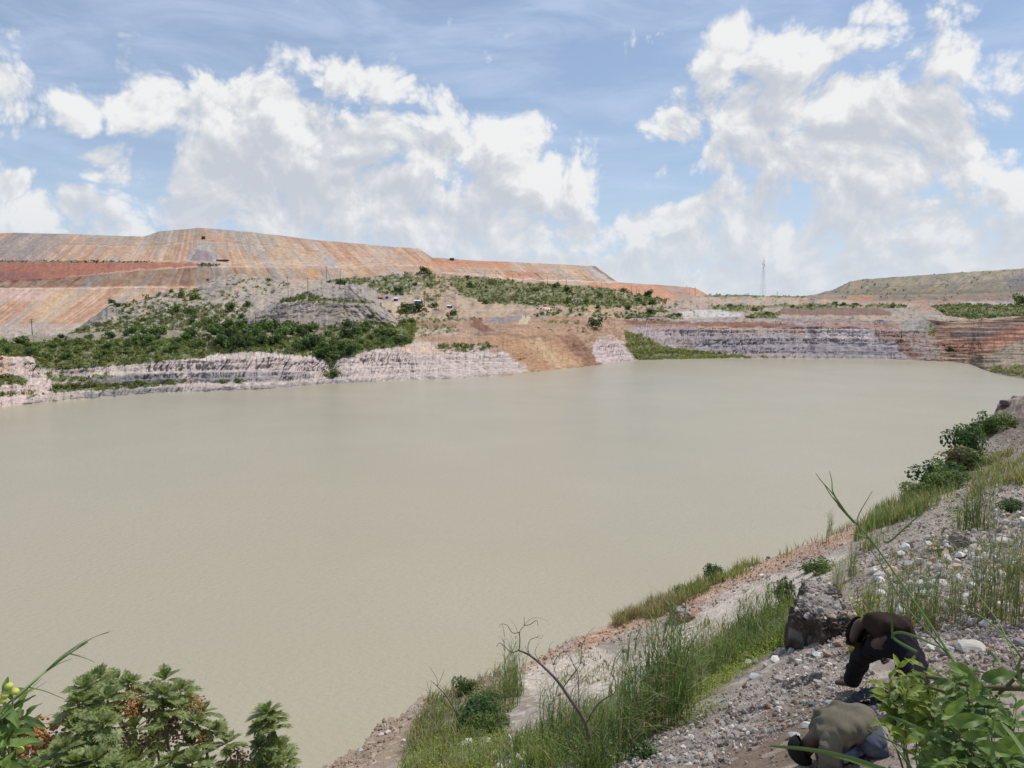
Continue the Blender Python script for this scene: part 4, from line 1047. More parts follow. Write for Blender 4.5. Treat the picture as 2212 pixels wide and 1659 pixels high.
bm = bmesh.new(); bm_tube(bm, [(0, 0, hM), (0, 0, hM + 3)], .12, 6); bm_obj('antenna', bm, M_steel, mast)
for z, a in ((.86, 0), (.9, 2.1), (.8, 4)):
    bm = bmesh.new(); q = Vector((math.cos(a) * 1.2, math.sin(a) * 1.2, hM * z)); bm_tube(bm, [q - Vector((0, 0, .9)), q + Vector((0, 0, .9))], [.35, .35], 8); bm_obj('panel_antenna', bm, M_steel, mast)

# tarpaulin shelters
def shelter(x, y, wpx, hpx, roof, side, label, rz=0.0, flat=False):
    p = ground_at(x, y, ALLS, 4); k = p[1] / FPX; w_, h_ = wpx * k, hpx * k; d_ = w_ * .8
    o = empty('tarpaulin_shelter', p - np.array([0, 0, .2]), rz, label, 'shelter')
    for sx in (-1, 1):
        for sy in (-1, 1):
            bm = bmesh.new(); bm_tube(bm, [(sx * w_ * .46, sy * d_ * .46, 0), (sx * w_ * .46, sy * d_ * .46, h_ * .72)], .07, 5); bm_obj('post', bm, M_greywood, o)
    bm = bmesh.new(); n = 8
    g_ = []
    for i in range(n + 1):
        row = []
        for j in range(n + 1):
            u, v = i / n * 2 - 1, j / n * 2 - 1
            z = h_ * (.72 + (.28 * (1 - abs(v)) if not flat else .12 * (1 - v) / 2)) + .12 * math.sin(u * 7 + v * 3) * (abs(v))
            row.append(bm.verts.new((u * w_ * .52, v * d_ * .55, z)))
        g_.append(row)
    for i in range(n):
        for j in range(n): bm.faces.new((g_[i][j], g_[i + 1][j], g_[i + 1][j + 1], g_[i][j + 1]))
    ro = bm_obj('roof_sheet', bm, roof, o); s_ = ro.modifiers.new('t', 'SOLIDIFY'); s_.thickness = .04
    if side:
        for (cx, cy, sx, sy) in ((0, .44, w_ * .92, .05), (-w_ * .47, 0, .05, d_ * .88), (w_ * .25, -.45 * d_, w_ * .45, .05)):
            bm = bmesh.new(); bm_box(bm, (cx, cy if abs(cy) != .44 else .44 * d_, h_ * .36), (sx, sy, h_ * .72)); bm_obj('side_sheet', bm, side, o)
    return o
shelter(826, 646, 14, 6.5, M_to, M_tw, 'leftmost shelter of the camp, orange roof with white side', .3)
shelter(836, 645, 6, 6, M_tb, M_tb, 'small blue sheeted shelter touching the orange-roofed one', .1)
shelter(856, 650, 9, 8, M_tw, M_tb, 'blue-sided shelter with a pale roof, left of the dirt yard', .2)
shelter(884, 660, 15, 5.5, M_to, M_tb, 'lowest shelter of the camp with a wide orange roof', -.2, True)
shelter(902, 655, 14, 8, M_tw, M_tb, 'white-roofed shelter with blue sides in the middle of the camp', .15)
shelter(971, 665, 10, 7, M_tw, M_tb, 'white-roofed shelter standing alone right of the three poles', -.3)
shelter(936, 657, 6, 4, M_tw, None, 'tiny white sheet roof between the power poles', 0)
shelter(1180, 662, 10, 5.5, M_to, M_tw, 'pale hut with a small red roof beside the far dirt track', .1)
shelter(450, 607, 11, 6, M_tb, M_tw, 'blue and white sheet on the left shoulder of the grey hill', .5, True)

def container(x, y, wpx, hpx, mat, label, name, rz=0, cat='container', door=True):
    p = ground_at(x, y, [SD, SD2], 4); k = p[1] / FPX; w_, h_ = wpx * k, hpx * k
    o = empty(name, p - np.array([0, 0, .1]), rz, label, cat)
    bm = bmesh.new(); bm_box(bm, (0, 0, h_ / 2 + .15), (w_, 2.4, h_), bev=.04)
    for i in range(int(w_ / .5)):
        xx = -w_ / 2 + .3 + i * .5
        bm_box(bm, (xx, -1.22, h_ / 2 + .15), (.12, .08, h_ * .88))
    bm_obj('body', bm, mat, o)
    for sx in (-1, 1):
        for sy in (-1, 1):
            bm = bmesh.new(); bm_box(bm, (sx * (w_ / 2 - .1), sy * 1.1, .08), (.3, .3, .2)); bm_obj('corner_foot', bm, M_dark, o)
    bm = bmesh.new(); bm_box(bm, (w_ * .3, -1.26, h_ * .42), (min(1.0, w_ * .3), .05, h_ * .75)); bm_obj('door', bm, M_dark, o)
    return o
container(481, 565, 26, 4, M_red, 'long low red container on the terrace below the dump summit', 'shipping_container')
container(440, 516, 6.5, 5, M_dark, 'small dark steel cabin on the upper terrace of the big dump', 'site_cabin', cat='cabin')
container(976, 561.5, 9, 4, M_dark, 'dark cabin on the flat crest of the middle dump', 'site_cabin', cat='cabin')

# pickup by the track
p = ground_at(1165, 668, ALLS, 4); tr = empty('parked_truck', p, .5, 'small white truck parked beside the hut at the top of the dirt track', 'truck')
bm = bmesh.new(); bm_box(bm, (.2, 0, 1.0), (4.8, 1.8, .7), bev=.1); bm_obj('body', bm, M_tw, tr)
bm = bmesh.new(); bm_box(bm, (-1.1, 0, 1.75), (1.8, 1.7, .85), bev=.15); cb = bm_obj('cab', bm, M_tw, tr)
bm = bmesh.new(); bm_box(bm, (-1.1, 0, 1.82), (1.5, 1.74, .45), bev=.03); bm_obj('window', bm, M_glass, cb)
for sx in (-1.5, 1.7):
    for sy in (-.85, .85):
        bm = bmesh.new(); bm_tube(bm, [(sx, sy - .12, .42), (sx, sy + .12, .42)], .42, 14); bm_obj('wheel', bm, M_dark, tr)
# ------------------------------------------------------------------ near bank: a height field round the camera
NPT = [ # display x, y, horizontal range
 (790,1560,17.3),(700,1659,15.5),(905,1505,19.5),(1010,1470,20.5),(1130,1420,22),(1270,1370,25.5),(1350,1315,28),(1430,1300,29.5),(1560,1240,33),(1680,1200,37),
 (1800,1160,41),(1850,1110,45),(1940,1080,49),(2000,1040,54),(2080,962,66),(2128,925,74),(2152,880,80),(2170,866,83),(2212,862,87),
 (1900,1530,7.4),(1400,1590,10.3),(1300,1640,8.6),(1700,1450,10.4),(1100,1640,11.5),(900,1640,14.8),(1780,1330,13.0),(1600,1330,22),(1500,1400,20.5),(1350,1430,20),(2000,1250,16),
 (2200,1300,13),(1900,1200,23),(2200,1100,24),(2100,1050,38),(2212,960,56),(2090,1390,10.8),(1200,1500,17.5),(1500,1520,11.8),(1640,1420,13.2),(1700,1659,6.7),(2000,1659,5.9),(2212,1659,5.3),
 (1400,1659,7.9),(1700,1280,21),(2212,1450,9.0),(1300,1540,14.0)]
pts = []
for x, y, r in NPT: pts.append(at(x, y, r))
pts = np.array(pts)
extra = np.array([(0, 0, 38.3), (0, -6, 38.9), (6, 0, 38.6), (-4, 0, 37.6), (-3, 5.5, 34.6), (-6, 8.5, 32.6), (2.2, 2.6, 37.2), (-10, -10, 38), (12, -10, 40), (60, 20, 39), (80, 55, 38), (40, -20, 41), (-30, -30, 38), (20, 12, 37.5), (35, 30, 36.5)], float)
ctl = np.concatenate([pts, extra])
def tps_fit(C, z, lam=.02):
    n = len(C); d = np.linalg.norm(C[:, None] - C[None], axis=2); K = d * d * np.log(d + 1e-6) + lam * np.eye(n) * 10
    Pm = np.concatenate([np.ones((n, 1)), C], 1); A = np.block([[K, Pm], [Pm.T, np.zeros((3, 3))]])
    return np.linalg.solve(A, np.concatenate([z, np.zeros(3)]))
SCL = 10.0
wts = tps_fit(ctl[:, :2] / SCL, ctl[:, 2])
def ground_z(X, Y):
    sh = np.shape(X); X = np.ravel(X) / SCL; Y = np.ravel(Y) / SCL; out = np.full(X.shape, wts[-3]) + wts[-2] * X + wts[-1] * Y
    for i, (a, b, _) in enumerate(ctl):
        d = np.hypot(X - a / SCL, Y - b / SCL); out += wts[i] * d * d * np.log(d + 1e-6)
    return np.clip(out, 23, 43).reshape(sh)
# rim: azimuth -> range
rimp = [(math.atan2(p[0], p[1]), r) for p, (x, y, r) in zip(pts[:19], NPT[:19])]
left = [at(500, 1790, 12.5), at(250, 1900, 10.5), at(0, 2050, 8.8), at(-500, 2250, 7.8)]
rimp += [(math.atan2(p[0], p[1]), float(np.hypot(p[0], p[1]))) for p in left]
rimp += [(-1.0, 8.0), (-1.6, 10), (-2.2, 22), (-3.15, 40), (.66, 92), (.72, 105), (.9, 120), (1.2, 120), (1.8, 100), (2.4, 70), (3.15, 45)]
rimp.sort()
ra = np.array([a for a, b in rimp]); rb = np.array([b for a, b in rimp])
def rim_r(a): return np.interp(a, ra, rb)
def near_noise(X, Y, r):
    z = .20 * (fbm(X / 2.6, Y / 2.6, 4, 501) - .5) + .09 * (ridge(X / .7, Y / .7, 3, 503) - .5) + .035 * (fbm(X / .16, Y / .16, 3, 505) - .5)
    z = z + .5 * (fbm(X / 7, Y / 7, 3, 507) - .5) * sstep(12, 30, r)
    return z
STEPS = [] # front edge (two display points, range), height, depth back, soft
def step(xa, ya, xb, yb, r, h, back, soft=.10):
    A = at(xa, ya, r)[:2]; B = at(xb, yb, r)[:2]; L_ = np.linalg.norm(B - A); u = (B - A) / L_; v = np.array([-u[1], u[0]]); v = v if v[1] > 0 else -v
    STEPS.append((A, u, v, L_, h, back, soft))
step(1836, 1405, 1868, 1402, 12.2, .28, .7)
step(1935, 1290, 2060, 1262, 15.5, .16, 2.5); step(1560, 1600, 1690, 1530, 8.6, .10, 1.2); step(1690, 1500, 1800, 1462, 9.6, .14, 1.3)
def steps(X, Y):
    z = np.zeros(X.shape); face = np.zeros(X.shape)
    near = (X > -8) & (X < 14) & (Y > 4) & (Y < 34)
    x, y = X[near], Y[near]; zz = np.zeros(x.shape); ff = np.zeros(x.shape)
    wx = .34 * (fbm(x / .55, y / .55, 5, 901, .6) - .5) * 2; wy = .34 * (fbm(x / .55, y / .55, 5, 903, .6) - .5) * 2
    for A, u, v, L_, h, back, soft in STEPS:
        k = min(1, h / .5); s = (x - A[0]) * u[0] + (y - A[1]) * u[1] + wx * k; t = (x - A[0]) * v[0] + (y - A[1]) * v[1] + wy * k
        d = np.minimum(np.minimum(s, L_ - s) * 1.0, t)
        m = sstep(0, soft + .16 * h, d) * sstep(back, back * .35, t)
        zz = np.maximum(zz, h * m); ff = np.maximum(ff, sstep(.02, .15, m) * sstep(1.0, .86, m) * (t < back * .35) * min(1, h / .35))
    z[near] = zz; face[near] = ff
    return z, face
def polar(name, az, t, cliff):
    A, T = np.meshgrid(az, t, indexing='ij')
    rr = rim_r(az) * (1 + .045 * (fbm(az * 40, az * 0, 5, 61) - .5) * 2 + .02 * (fbm(az * 260, az * 0, 4, 63) - .5) * 2)
    R = r0n * (rr[:, None] / r0n) ** T
    X = np.sin(A) * R; Y = np.cos(A) * R
    Z = ground_z(X, Y) + near_noise(X, Y, R)
    Z = Z + 1.3 * (ridge(X / 3.2, Y / 3.2, 4, 517) - .55) * sstep(62, 76, R)
    Z -= .35 * sstep(.985, 1.0, T) * (.5 + fbm(A * 120, T * 0, 3, 65))
    sz, fc = steps(X, Y); Z += sz
    P = np.stack([X, Y, Z], -1); polar.face = fc
    if cliff:
        ex = []
        for k, (dr, f) in enumerate([(.12, .02), (.2, .06), (.4, .13), (.5, .25), (1.0, .4), (1.4, .6), (2.2, .8), (3.0, 1.04)]):
            R2 = rr + dr * (.7 + .6 * fbm(az * 90 + k, az * 0 + k, 3, 67)) + .2 * dr
            z = P[:, -1, 2] * (1 - f) + 0 * f
            ex.append(np.stack([np.sin(az) * R2, np.cos(az) * R2, z - (2 if f > 1 else 0)], -1))
        P = np.concatenate([P] + [e[:, None] for e in ex], 1)
    return P, R
r0n = 2.6
azv = np.linspace(math.radians(-17.5), math.radians(37.5), 1350); tv = np.linspace(0, 1, 720)
PN, RN = polar('n', azv, tv, True)
FACE = polar.face
NX, NY, _ = proj(PN)
NT = len(tv)
MT_near = terrain_mat('gravelly_earth', 3.0, 34.0, .30, .9, .06)
col = np.zeros(PN.shape)
a = fbm(PN[..., 0] / 1.2, PN[..., 1] / 1.2, 5, 601); b2 = fbm(PN[..., 0] / .25, PN[..., 1] / .25, 3, 603)
col[:] = np.array((.33, .275, .23)); col += ((a - .5) * .12 + (b2 - .5) * .12)[..., None]
NZ = [
 ([(1120,1440),(1270,1395),(1350,1430),(1400,1400),(1490,1330),(1600,1265),(1720,1225),(1790,1200),(1830,1190),(1800,1240),(1700,1300),(1560,1370),(1470,1430),(1380,1500),(1200,1510),(1120,1490)], (.53,.455,.385), 10, .9),
 ([(1080,1455),(1260,1375),(1340,1345),(1340,1372),(1270,1395),(1130,1450)], (.40,.265,.185), 8, .8),
 ([(1330,1310),(1450,1290),(1560,1235),(1700,1190),(1860,1130),(1880,1150),(1720,1215),(1600,1262),(1480,1325),(1400,1350),(1340,1372),(1250,1400),(1250,1380)], (.45,.28,.19), 7, .8),
 ([(1440,1310),(1500,1290),(1520,1310),(1490,1335),(1450,1350)], (.42,.235,.17), 5, .85),
 ([(1790,1120),(1860,1080),(1960,1060),(1900,1120),(1850,1150)], (.36,.23,.16), 8, .7),
 ([(690,1670),(780,1570),(880,1530),(920,1570),(880,1610),(840,1670)], (.33,.24,.17), 8, .8),
 ([(900,1520),(910,1485),(1010,1465),(1080,1460),(1060,1500),(960,1540)], (.36,.245,.17), 8, .7),
 ([(1250,1659),(1450,1560),(1650,1460),(1800,1380),(1850,1400),(1830,1480),(1700,1560),(1600,1600),(1450,1700),(1250,1700)], (.33,.285,.25), 12, .8),
 ([(1660,1530),(1760,1490),(1860,1500),(1900,1560),(1860,1620),(1800,1659),(1700,1659),(1500,1720),(1480,1659),(1600,1600)], (.205,.145,.105), 12, .85),
 ([(1960,1400),(2212,1380),(2212,1480),(1960,1480)], (.36,.27,.20), 12, .6),
 ([(2020,1000),(2212,900),(2212,1000),(2090,1060)], (.25,.205,.175), 10, .8),
 ([(2120,940),(2150,870),(2260,840),(2260,940),(2190,965)], (.16,.125,.10), 6, .85),
 ([(1950,1190),(2212,1120),(2212,1290),(1900,1330)], (.42,.37,.32), 14, .6),
]
paint(col, NX, NY, NZ, 9, 41, 26)
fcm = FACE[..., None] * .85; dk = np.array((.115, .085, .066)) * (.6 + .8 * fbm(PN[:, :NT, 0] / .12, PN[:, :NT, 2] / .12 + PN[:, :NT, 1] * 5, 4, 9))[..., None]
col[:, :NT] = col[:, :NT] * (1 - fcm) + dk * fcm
col[:, NT + 1:] = np.array((.30, .20, .14)) * (.8 + .4 * fbm(NX[:, NT + 1:] / 6, PN[:, NT + 1:, 2] / 1.5, 3, 8))[..., None]
gr = [([(1100,1600),(1200,1560),(1300,1520),(1440,1440),(1560,1380),(1650,1330),(1700,1290),(1720,1330),(1700,1390),(1600,1450),(1480,1520),(1380,1600),(1300,1659),(1100,1659)], (.115,.115,.055), 12, .7),
      ([(870,1640),(930,1500),(1080,1450),(1120,1500),(1090,1560),(1100,1659),(870,1659)], (.16,.14,.08), 10, .7)]
paint(col, NX, NY, gr, 9, 43, 26)
# red and ochre stones speckle the rim earth
sp = sstep(.70, .78, vn(PN[..., 0] / .12, PN[..., 1] / .12, 77)); col += (sp * .12)[..., None] * np.array((1, .95, .85))
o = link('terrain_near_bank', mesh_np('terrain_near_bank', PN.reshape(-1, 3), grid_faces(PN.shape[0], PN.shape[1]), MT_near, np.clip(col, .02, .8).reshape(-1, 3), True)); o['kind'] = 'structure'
# rest of the bank, all round the viewer, coarser
for k, (a0, a1, n) in enumerate([(-math.pi, math.radians(-17.5), 260), (math.radians(37.5), math.pi, 260)]):
    az2 = np.linspace(a0, a1, n); P2, R2 = polar('m', az2, np.linspace(0, 1, 160), True)
    c2 = np.zeros(P2.shape); c2[:] = (.30, .25, .21); c2 += (fbm(P2[..., 0], P2[..., 1], 4, 4)[..., None] - .5) * .15
    o = link('terrain_bank_beyond', mesh_np('terrain_bank_beyond', P2.reshape(-1, 3), grid_faces(n, P2.shape[1]), MT_near, c2.reshape(-1, 3), True)); o['kind'] = 'structure'
# the patch right under the viewer
az3 = np.linspace(-math.pi, math.pi, 181); A3, R3 = np.meshgrid(az3, np.linspace(.01, r0n, 24), indexing='ij')
X3, Y3 = np.sin(A3) * R3, np.cos(A3) * R3; P3 = np.stack([X3, Y3, ground_z(X3, Y3) + near_noise(X3, Y3, R3)], -1)
c3 = np.zeros(P3.shape); c3[:] = (.28, .23, .19)
o = link('terrain_viewpoint', mesh_np('terrain_viewpoint', P3.reshape(-1, 3), grid_faces(181, 24), MT_near, c3.reshape(-1, 3), True)); o['kind'] = 'structure'

GN = PN[:, :NT]; GX = NX[:, :NT]; GY = NY[:, :NT]
def hit(x, y):
    """ground point of the near bank seen at display pixel (x, y) (nearest one)"""
    d2 = (GX - x) ** 2 + (GY - y) ** 2
    k = np.argmin(d2); p = GN.reshape(-1, 3)[k]
    return np.array(p)
def pick(polys, n, rng, wts_=None, ymin=None):
    m = np.zeros(GX.shape)
    for i, p in enumerate(polys): m = np.maximum(m, (mask(p, GX + 12 * (fbm(GX / 22, GY / 14, 3, 5) - .5), GY + 10 * (fbm(GX / 22, GY / 14, 3, 6) - .5), 6)) * (wts_[i] if wts_ else 1))
    w_ = m.ravel(); idx = np.nonzero(w_ > .02)[0]
    # weight by picture area of the cell
    ar = np.abs((np.gradient(GX, axis=0) * np.gradient(GY, axis=1))).ravel()[idx] + 1e-6
    pr = w_[idx] * ar; pr /= pr.sum()
    ids = rng.choice(idx, n, p=pr)
    return GN.reshape(-1, 3)[ids], GX.ravel()[ids], GY.ravel()[ids]

# ------------------------------------------------------------------ stones
def ico(sub):
    bm = bmesh.new(); bmesh.ops.create_icosphere(bm, subdivisions=sub, radius=1)
    V = np.array([v.co[:] for v in bm.verts]); F = np.array([[v.index for v in f.verts] for f in bm.faces]); bm.free(); return V, F
def stone(seed, sub, cut=5):
    rng = np.random.default_rng(seed); V, F = ico(sub); V = V.copy()
    for _ in range(cut):      # cleave flat faces
        n = rng.normal(size=3); n /= np.linalg.norm(n); d = rng.uniform(.45, .8)
        s = V @ n; V = V - np.maximum(s - d, 0)[:, None] * n
    V *= rng.uniform(.6, 1.15, 3); V[:, 2] *= .7
    V += .04 * rng.normal(size=V.shape) * (1 if sub < 3 else .35)
    return V, F
ST1 = [stone(700 + i, 1, 4) for i in range(8)]
M_stone = terrain_mat('broken_stone', 9.0, 60.0, .22, .5, .02, .85)
def rubble(name, label, P, R, base, rng, spreadc=.35, sink=.25):
    VV = []; FF = []; CC = []; off = 0
    ks = rng.integers(0, len(ST1), len(P))
    for k in range(len(ST1)):
        sel = np.nonzero(ks == k)[0]; m = len(sel)
        if m == 0: continue
        V, F = ST1[k]
        q = rng.normal(size=(m, 4)); q /= np.linalg.norm(q, axis=1)[:, None]
        w, x, y, z = q.T
        Rm = np.stack([1 - 2 * (y * y + z * z), 2 * (x * y - z * w), 2 * (x * z + y * w), 2 * (x * y + z * w), 1 - 2 * (x * x + z * z), 2 * (y * z - x * w), 2 * (x * z - y * w), 2 * (y * z + x * w), 1 - 2 * (x * x + y * y)], -1).reshape(m, 3, 3)
        W_ = np.einsum('mij,vj->mvi', Rm, V) * R[sel][:, None, None] + P[sel][:, None, :] + np.array([0, 0, 1]) * (R[sel] * (.6 - sink))[:, None, None]
        c = base[sel] * rng.uniform(1 - spreadc, 1 + spreadc, (m, 1))
        VV.append(W_.reshape(-1, 3)); CC.append(np.repeat(c, len(V), 0)); FF.append((F[None] + (np.arange(m) * len(V))[:, None, None] + off).reshape(-1, 3)); off += m * len(V)
    o = link(name, mesh_np(name, np.concatenate(VV), np.concatenate(FF), M_stone, np.clip(np.concatenate(CC), .02, .85)))
    o['kind'] = 'stuff'; o['label'] = label; o['category'] = 'rubble'; return o
rng = np.random.default_rng(77)
RZ = [([(1250,1659),(1450,1560),(1650,1460),(1800,1380),(1850,1400),(1900,1480),(1760,1560),(1600,1620),(1500,1720),(1250,1720)], .8),
      ([(1720,1330),(1800,1290),(1900,1330),(1900,1420),(1760,1420)], 1.0),
      ([(1850,1180),(1960,1110),(2100,1040),(2250,1000),(2250,1480),(1960,1480),(1900,1330),(1830,1280)], .9),
      ([(880,1660),(1000,1600),(1150,1560),(1300,1560),(1280,1680),(880,1680)], .5),
      ([(700,1659),(800,1560),(900,1520),(1000,1470),(1130,1420),(1300,1360),(1450,1300),(1560,1240),(1800,1160),(1830,1180),(1600,1280),(1480,1340),(1280,1400),(1100,1470),(880,1560),(800,1659)], .8),
      ([(1120,1440),(1500,1330),(1800,1200),(1700,1300),(1500,1420),(1200,1500)], .12),
      ([(1500,1720),(1480,1620),(1660,1530),(1860,1500),(2000,1600),(2250,1500),(2250,1720)], .10),
      ([(2050,1000),(2250,900),(2250,1000),(2090,1060)], .8)]
Pp, Xp, Yp = pick([p for p, w_ in RZ], 46000, rng, [w_ for p, w_ in RZ])
rg = np.hypot(Pp[:, 0], Pp[:, 1])
Rr = .0042 * rg ** .4 * rng.pareto(1.7, len(Pp)).clip(0, 9) * .42 + .00052 * rg + .001
Rr = np.minimum(Rr, .12)
pal = np.array([(.38, .335, .295), (.46, .425, .385), (.23, .195, .17), (.40, .30, .22), (.32, .225, .165), (.54, .51, .47)])
pk = rng.choice(6, len(Pp), p=[.3, .2, .22, .1, .1, .08])
rimz = mask([(700,1659),(800,1560),(900,1520),(1000,1470),(1130,1420),(1300,1360),(1450,1300),(1560,1240),(1800,1160),(1860,1180),(1600,1285),(1480,1345),(1280,1405),(1100,1475),(880,1565),(800,1659)], Xp, Yp, 4) > .5
pk = np.where(rimz, rng.choice([2, 3, 4, 4], len(Pp)), pk)
rubble('gravel', 'loose grey and brown gravel and broken stone on the near bank', Pp, Rr, pal[pk], rng)
# paler quarry stones in the upper right field
Pp, Xp, Yp = pick([[(1880,1230),(1960,1180),(2100,1120),(2250,1080),(2250,1340),(2060,1370),(1930,1330)], [(1560,1659 - 230),(1700,1360),(1860,1330),(1880,1400),(1700,1440)], [(1000,1600),(1160,1590),(1180,1659),(980,1659)]], 3600, rng, [1, .6, .5])
rg = np.hypot(Pp[:, 0], Pp[:, 1])
rubble('rubble', 'pale angular stones strewn over the upper right of the bank', Pp, np.minimum(.008 + .0026 * rg * rng.pareto(2.2, len(Pp)).clip(.1, 5) * .7, .17), pal[rng.choice([0, 1, 5, 5, 3], len(Pp))] * 1.08, rng)
ST3 = [stone(800 + i, 3, 9) for i in range(7)]
def rock(x, y, wpx, label, c=(.46, .44, .41), k=0, sq=.8, group=None):
    p = hit(x, y); dep = p[1] * math.cos(TH) - (p[2] - H) * math.sin(TH); r = wpx * dep / FPX / 2
    V, F = ST3[k % 7]; ang_ = x * 1.7
    ca, sa = math.cos(ang_), math.sin(ang_); V2 = V @ np.array([[ca, sa, 0], [-sa, ca, 0], [0, 0, 1]]) * (r, r, r * sq)
    n = fbm(V2[:, 0] / r * 2 + k, V2[:, 2] / r * 2, 3, 5 + k); cc = np.array(c)[None] * (.85 + .3 * n)[:, None]
    V2 = V2 - [0, 0, V2[:, 2].min() * .75]
    o = link('rock', mesh_np('rock', V2, F, M_stone, cc)); o.location = p; o['label'] = label; o['category'] = 'rock'
    if group: o['group'] = group
    return o
W5, G4, BR, OC, DK = (.56, .54, .50), (.42, .40, .375), (.33, .27, .23), (.50, .36, .22), (.17, .16, .155)
for i, a_ in enumerate([
 (2100,1405,82,'largest pale boulder on the bank, right of the bending man',(.47,.44,.385),.72), (2046,1413,52,'grey boulder touching the left side of the largest pale boulder',(.38,.36,.34),.7),
 (2015,1402,46,'flat white slab lying just right of the bending man',W5,.4), (2205,1395,40,'dark grey boulder at the right edge beside dry grass',(.25,.24,.24),.8),
 (2117,1225,34,'brown-black block on the sandy track, left of an ochre one',DK,.7), (2145,1228,34,'ochre block right of the dark block on the sandy track',OC,.6),
 (2015,1190,24,'ochre stone beyond the track near the rim grass',OC,.7), (2090,1257,20,'small blue-grey stone alone on the sandy track',(.22,.25,.28),.7),
 (1905,1287,40,'pale cracked slab among green stems left of the track',W5,.5), (1968,1222,60,'broad low lilac-grey slab beside the sandy track',(.44,.42,.42),.45),
 (1995,1290,42,'white block in the middle of the stone field',W5,.7), (2040,1300,34,'chalky block right of the middle stone field',W5,.6), (2100,1290,30,'chalk-white block near the tall dry stems',W5,.6),
 (1910,1340,30,'pale stone just above the man bent back',(.5,.47,.43),.6), (1855,1300,20,'rust-yellow stone on top of the dark earth bank',OC,.6), (1838,1296,18,'white stone on top of the dark earth bank',W5,.6),
 (1645,1243,20,'flat white stone on the sandy shelf near the rim',W5,.35), (1655,1203,12,'round dark stone standing on the rim edge',DK,1.0), (1500,1310,14,'brown stone on the pink ledge of the sandy shelf',BR,.7),
 (1350,1408,16,'dark bluish lump on the sandy shelf below the rim',(.10,.11,.12),.9), (1209,1502,14,'red-brown stone at the edge of the white sand',(.24,.13,.10),.8),
 (1133,1633,26,'white rounded stone in the grass left of the dead tree',W5,.8), (1070,1640,34,'cream angular stone at the bottom edge among yellow weeds',(.55,.48,.42),1.0),
 (1008,1625,22,'grey-white stone in the row at the bottom edge',G4,.7), (1028,1632,26,'dark-sided stone in the row at the bottom edge',(.30,.31,.33),.7), (978,1636,22,'leftmost white stone in the row at the bottom edge',W5,.7),
 (837,1585,14,'tall pale stone standing on the brown headland',(.52,.48,.46),1.4), (822,1588,16,'flat pink stone beside the tall one on the headland',(.52,.44,.40),.5), (780,1622,18,'pale stone on the tip of the brown headland',G4,.6), (872,1600,14,'white stone on the right of the brown headland',W5,.7),
 (1600,1575,28,'low grey stone half sunk in the gravel slope',(.37,.335,.32),.6), (1530,1660-20,34,'purple-grey stone at the bottom of the gravel slope',(.34,.30,.29),.6),
 (1478,1608-10,26,'small pointed stone in the middle of the gravel slope',BR,.9), (1590,1598-10,22,'upright brown stone on the edge of the gravel slope',(.30,.24,.21),1.1), (1716,1592,30,'flat grey stone by the brown dirt patch',G4,.5),
 (2168,877,34,'dark brown jutting rock on the crest at the right edge',(.13,.10,.085),.9), (2196,872,40,'larger dark rock on the crest at the very right edge',(.15,.12,.10),.8), (2150,905,28,'dark rock on the left slope of the right-hand crest',(.12,.10,.085),.8), (2186,915,34,'brown layered block below the crest at the right edge',(.19,.15,.125),.7),
 (1770,1415,32,'long pale stone on the gravel left of the bending man',(.5,.48,.45),.5), (1690,1470,34,'brown-grey block where the gravel meets the brown dirt',(.35,.30,.27),.7), (1770,1478,26,'rounded grey-pink lump left of the man foot',(.38,.32,.29),.8),
 (1755,1525,24,'round blue-black nugget on the brown dirt',(.13,.16,.18),.9), (1795,1522,30,'blue-grey stone beside the beige boulder on the dirt',(.30,.34,.36),.6), (1817,1542,62,'smooth beige boulder behind the crouching miner',(.44,.36,.27),.6),
 (1745,1570,30,'white-blue split stone on the brown dirt',(.5,.52,.53),.6), (1755,1610,26,'pale stone beside the blue and white sheet',W5,.6), (1785,1590,14,'small rusty stone by the crouching miner head',(.28,.15,.09),.8),
 (1628,1465,28,'blue-grey split rock in the gravel toe',(.36,.38,.40),.6), (1725,1430,22,'white stone in a cluster left of the man',W5,.7), (1740,1445,18,'pale lilac stone in a cluster left of the man',(.5,.47,.48),.7)]):
    x, y, wpx, lab, c, sq = a_; rock(x, y, wpx, lab, c, i, sq)

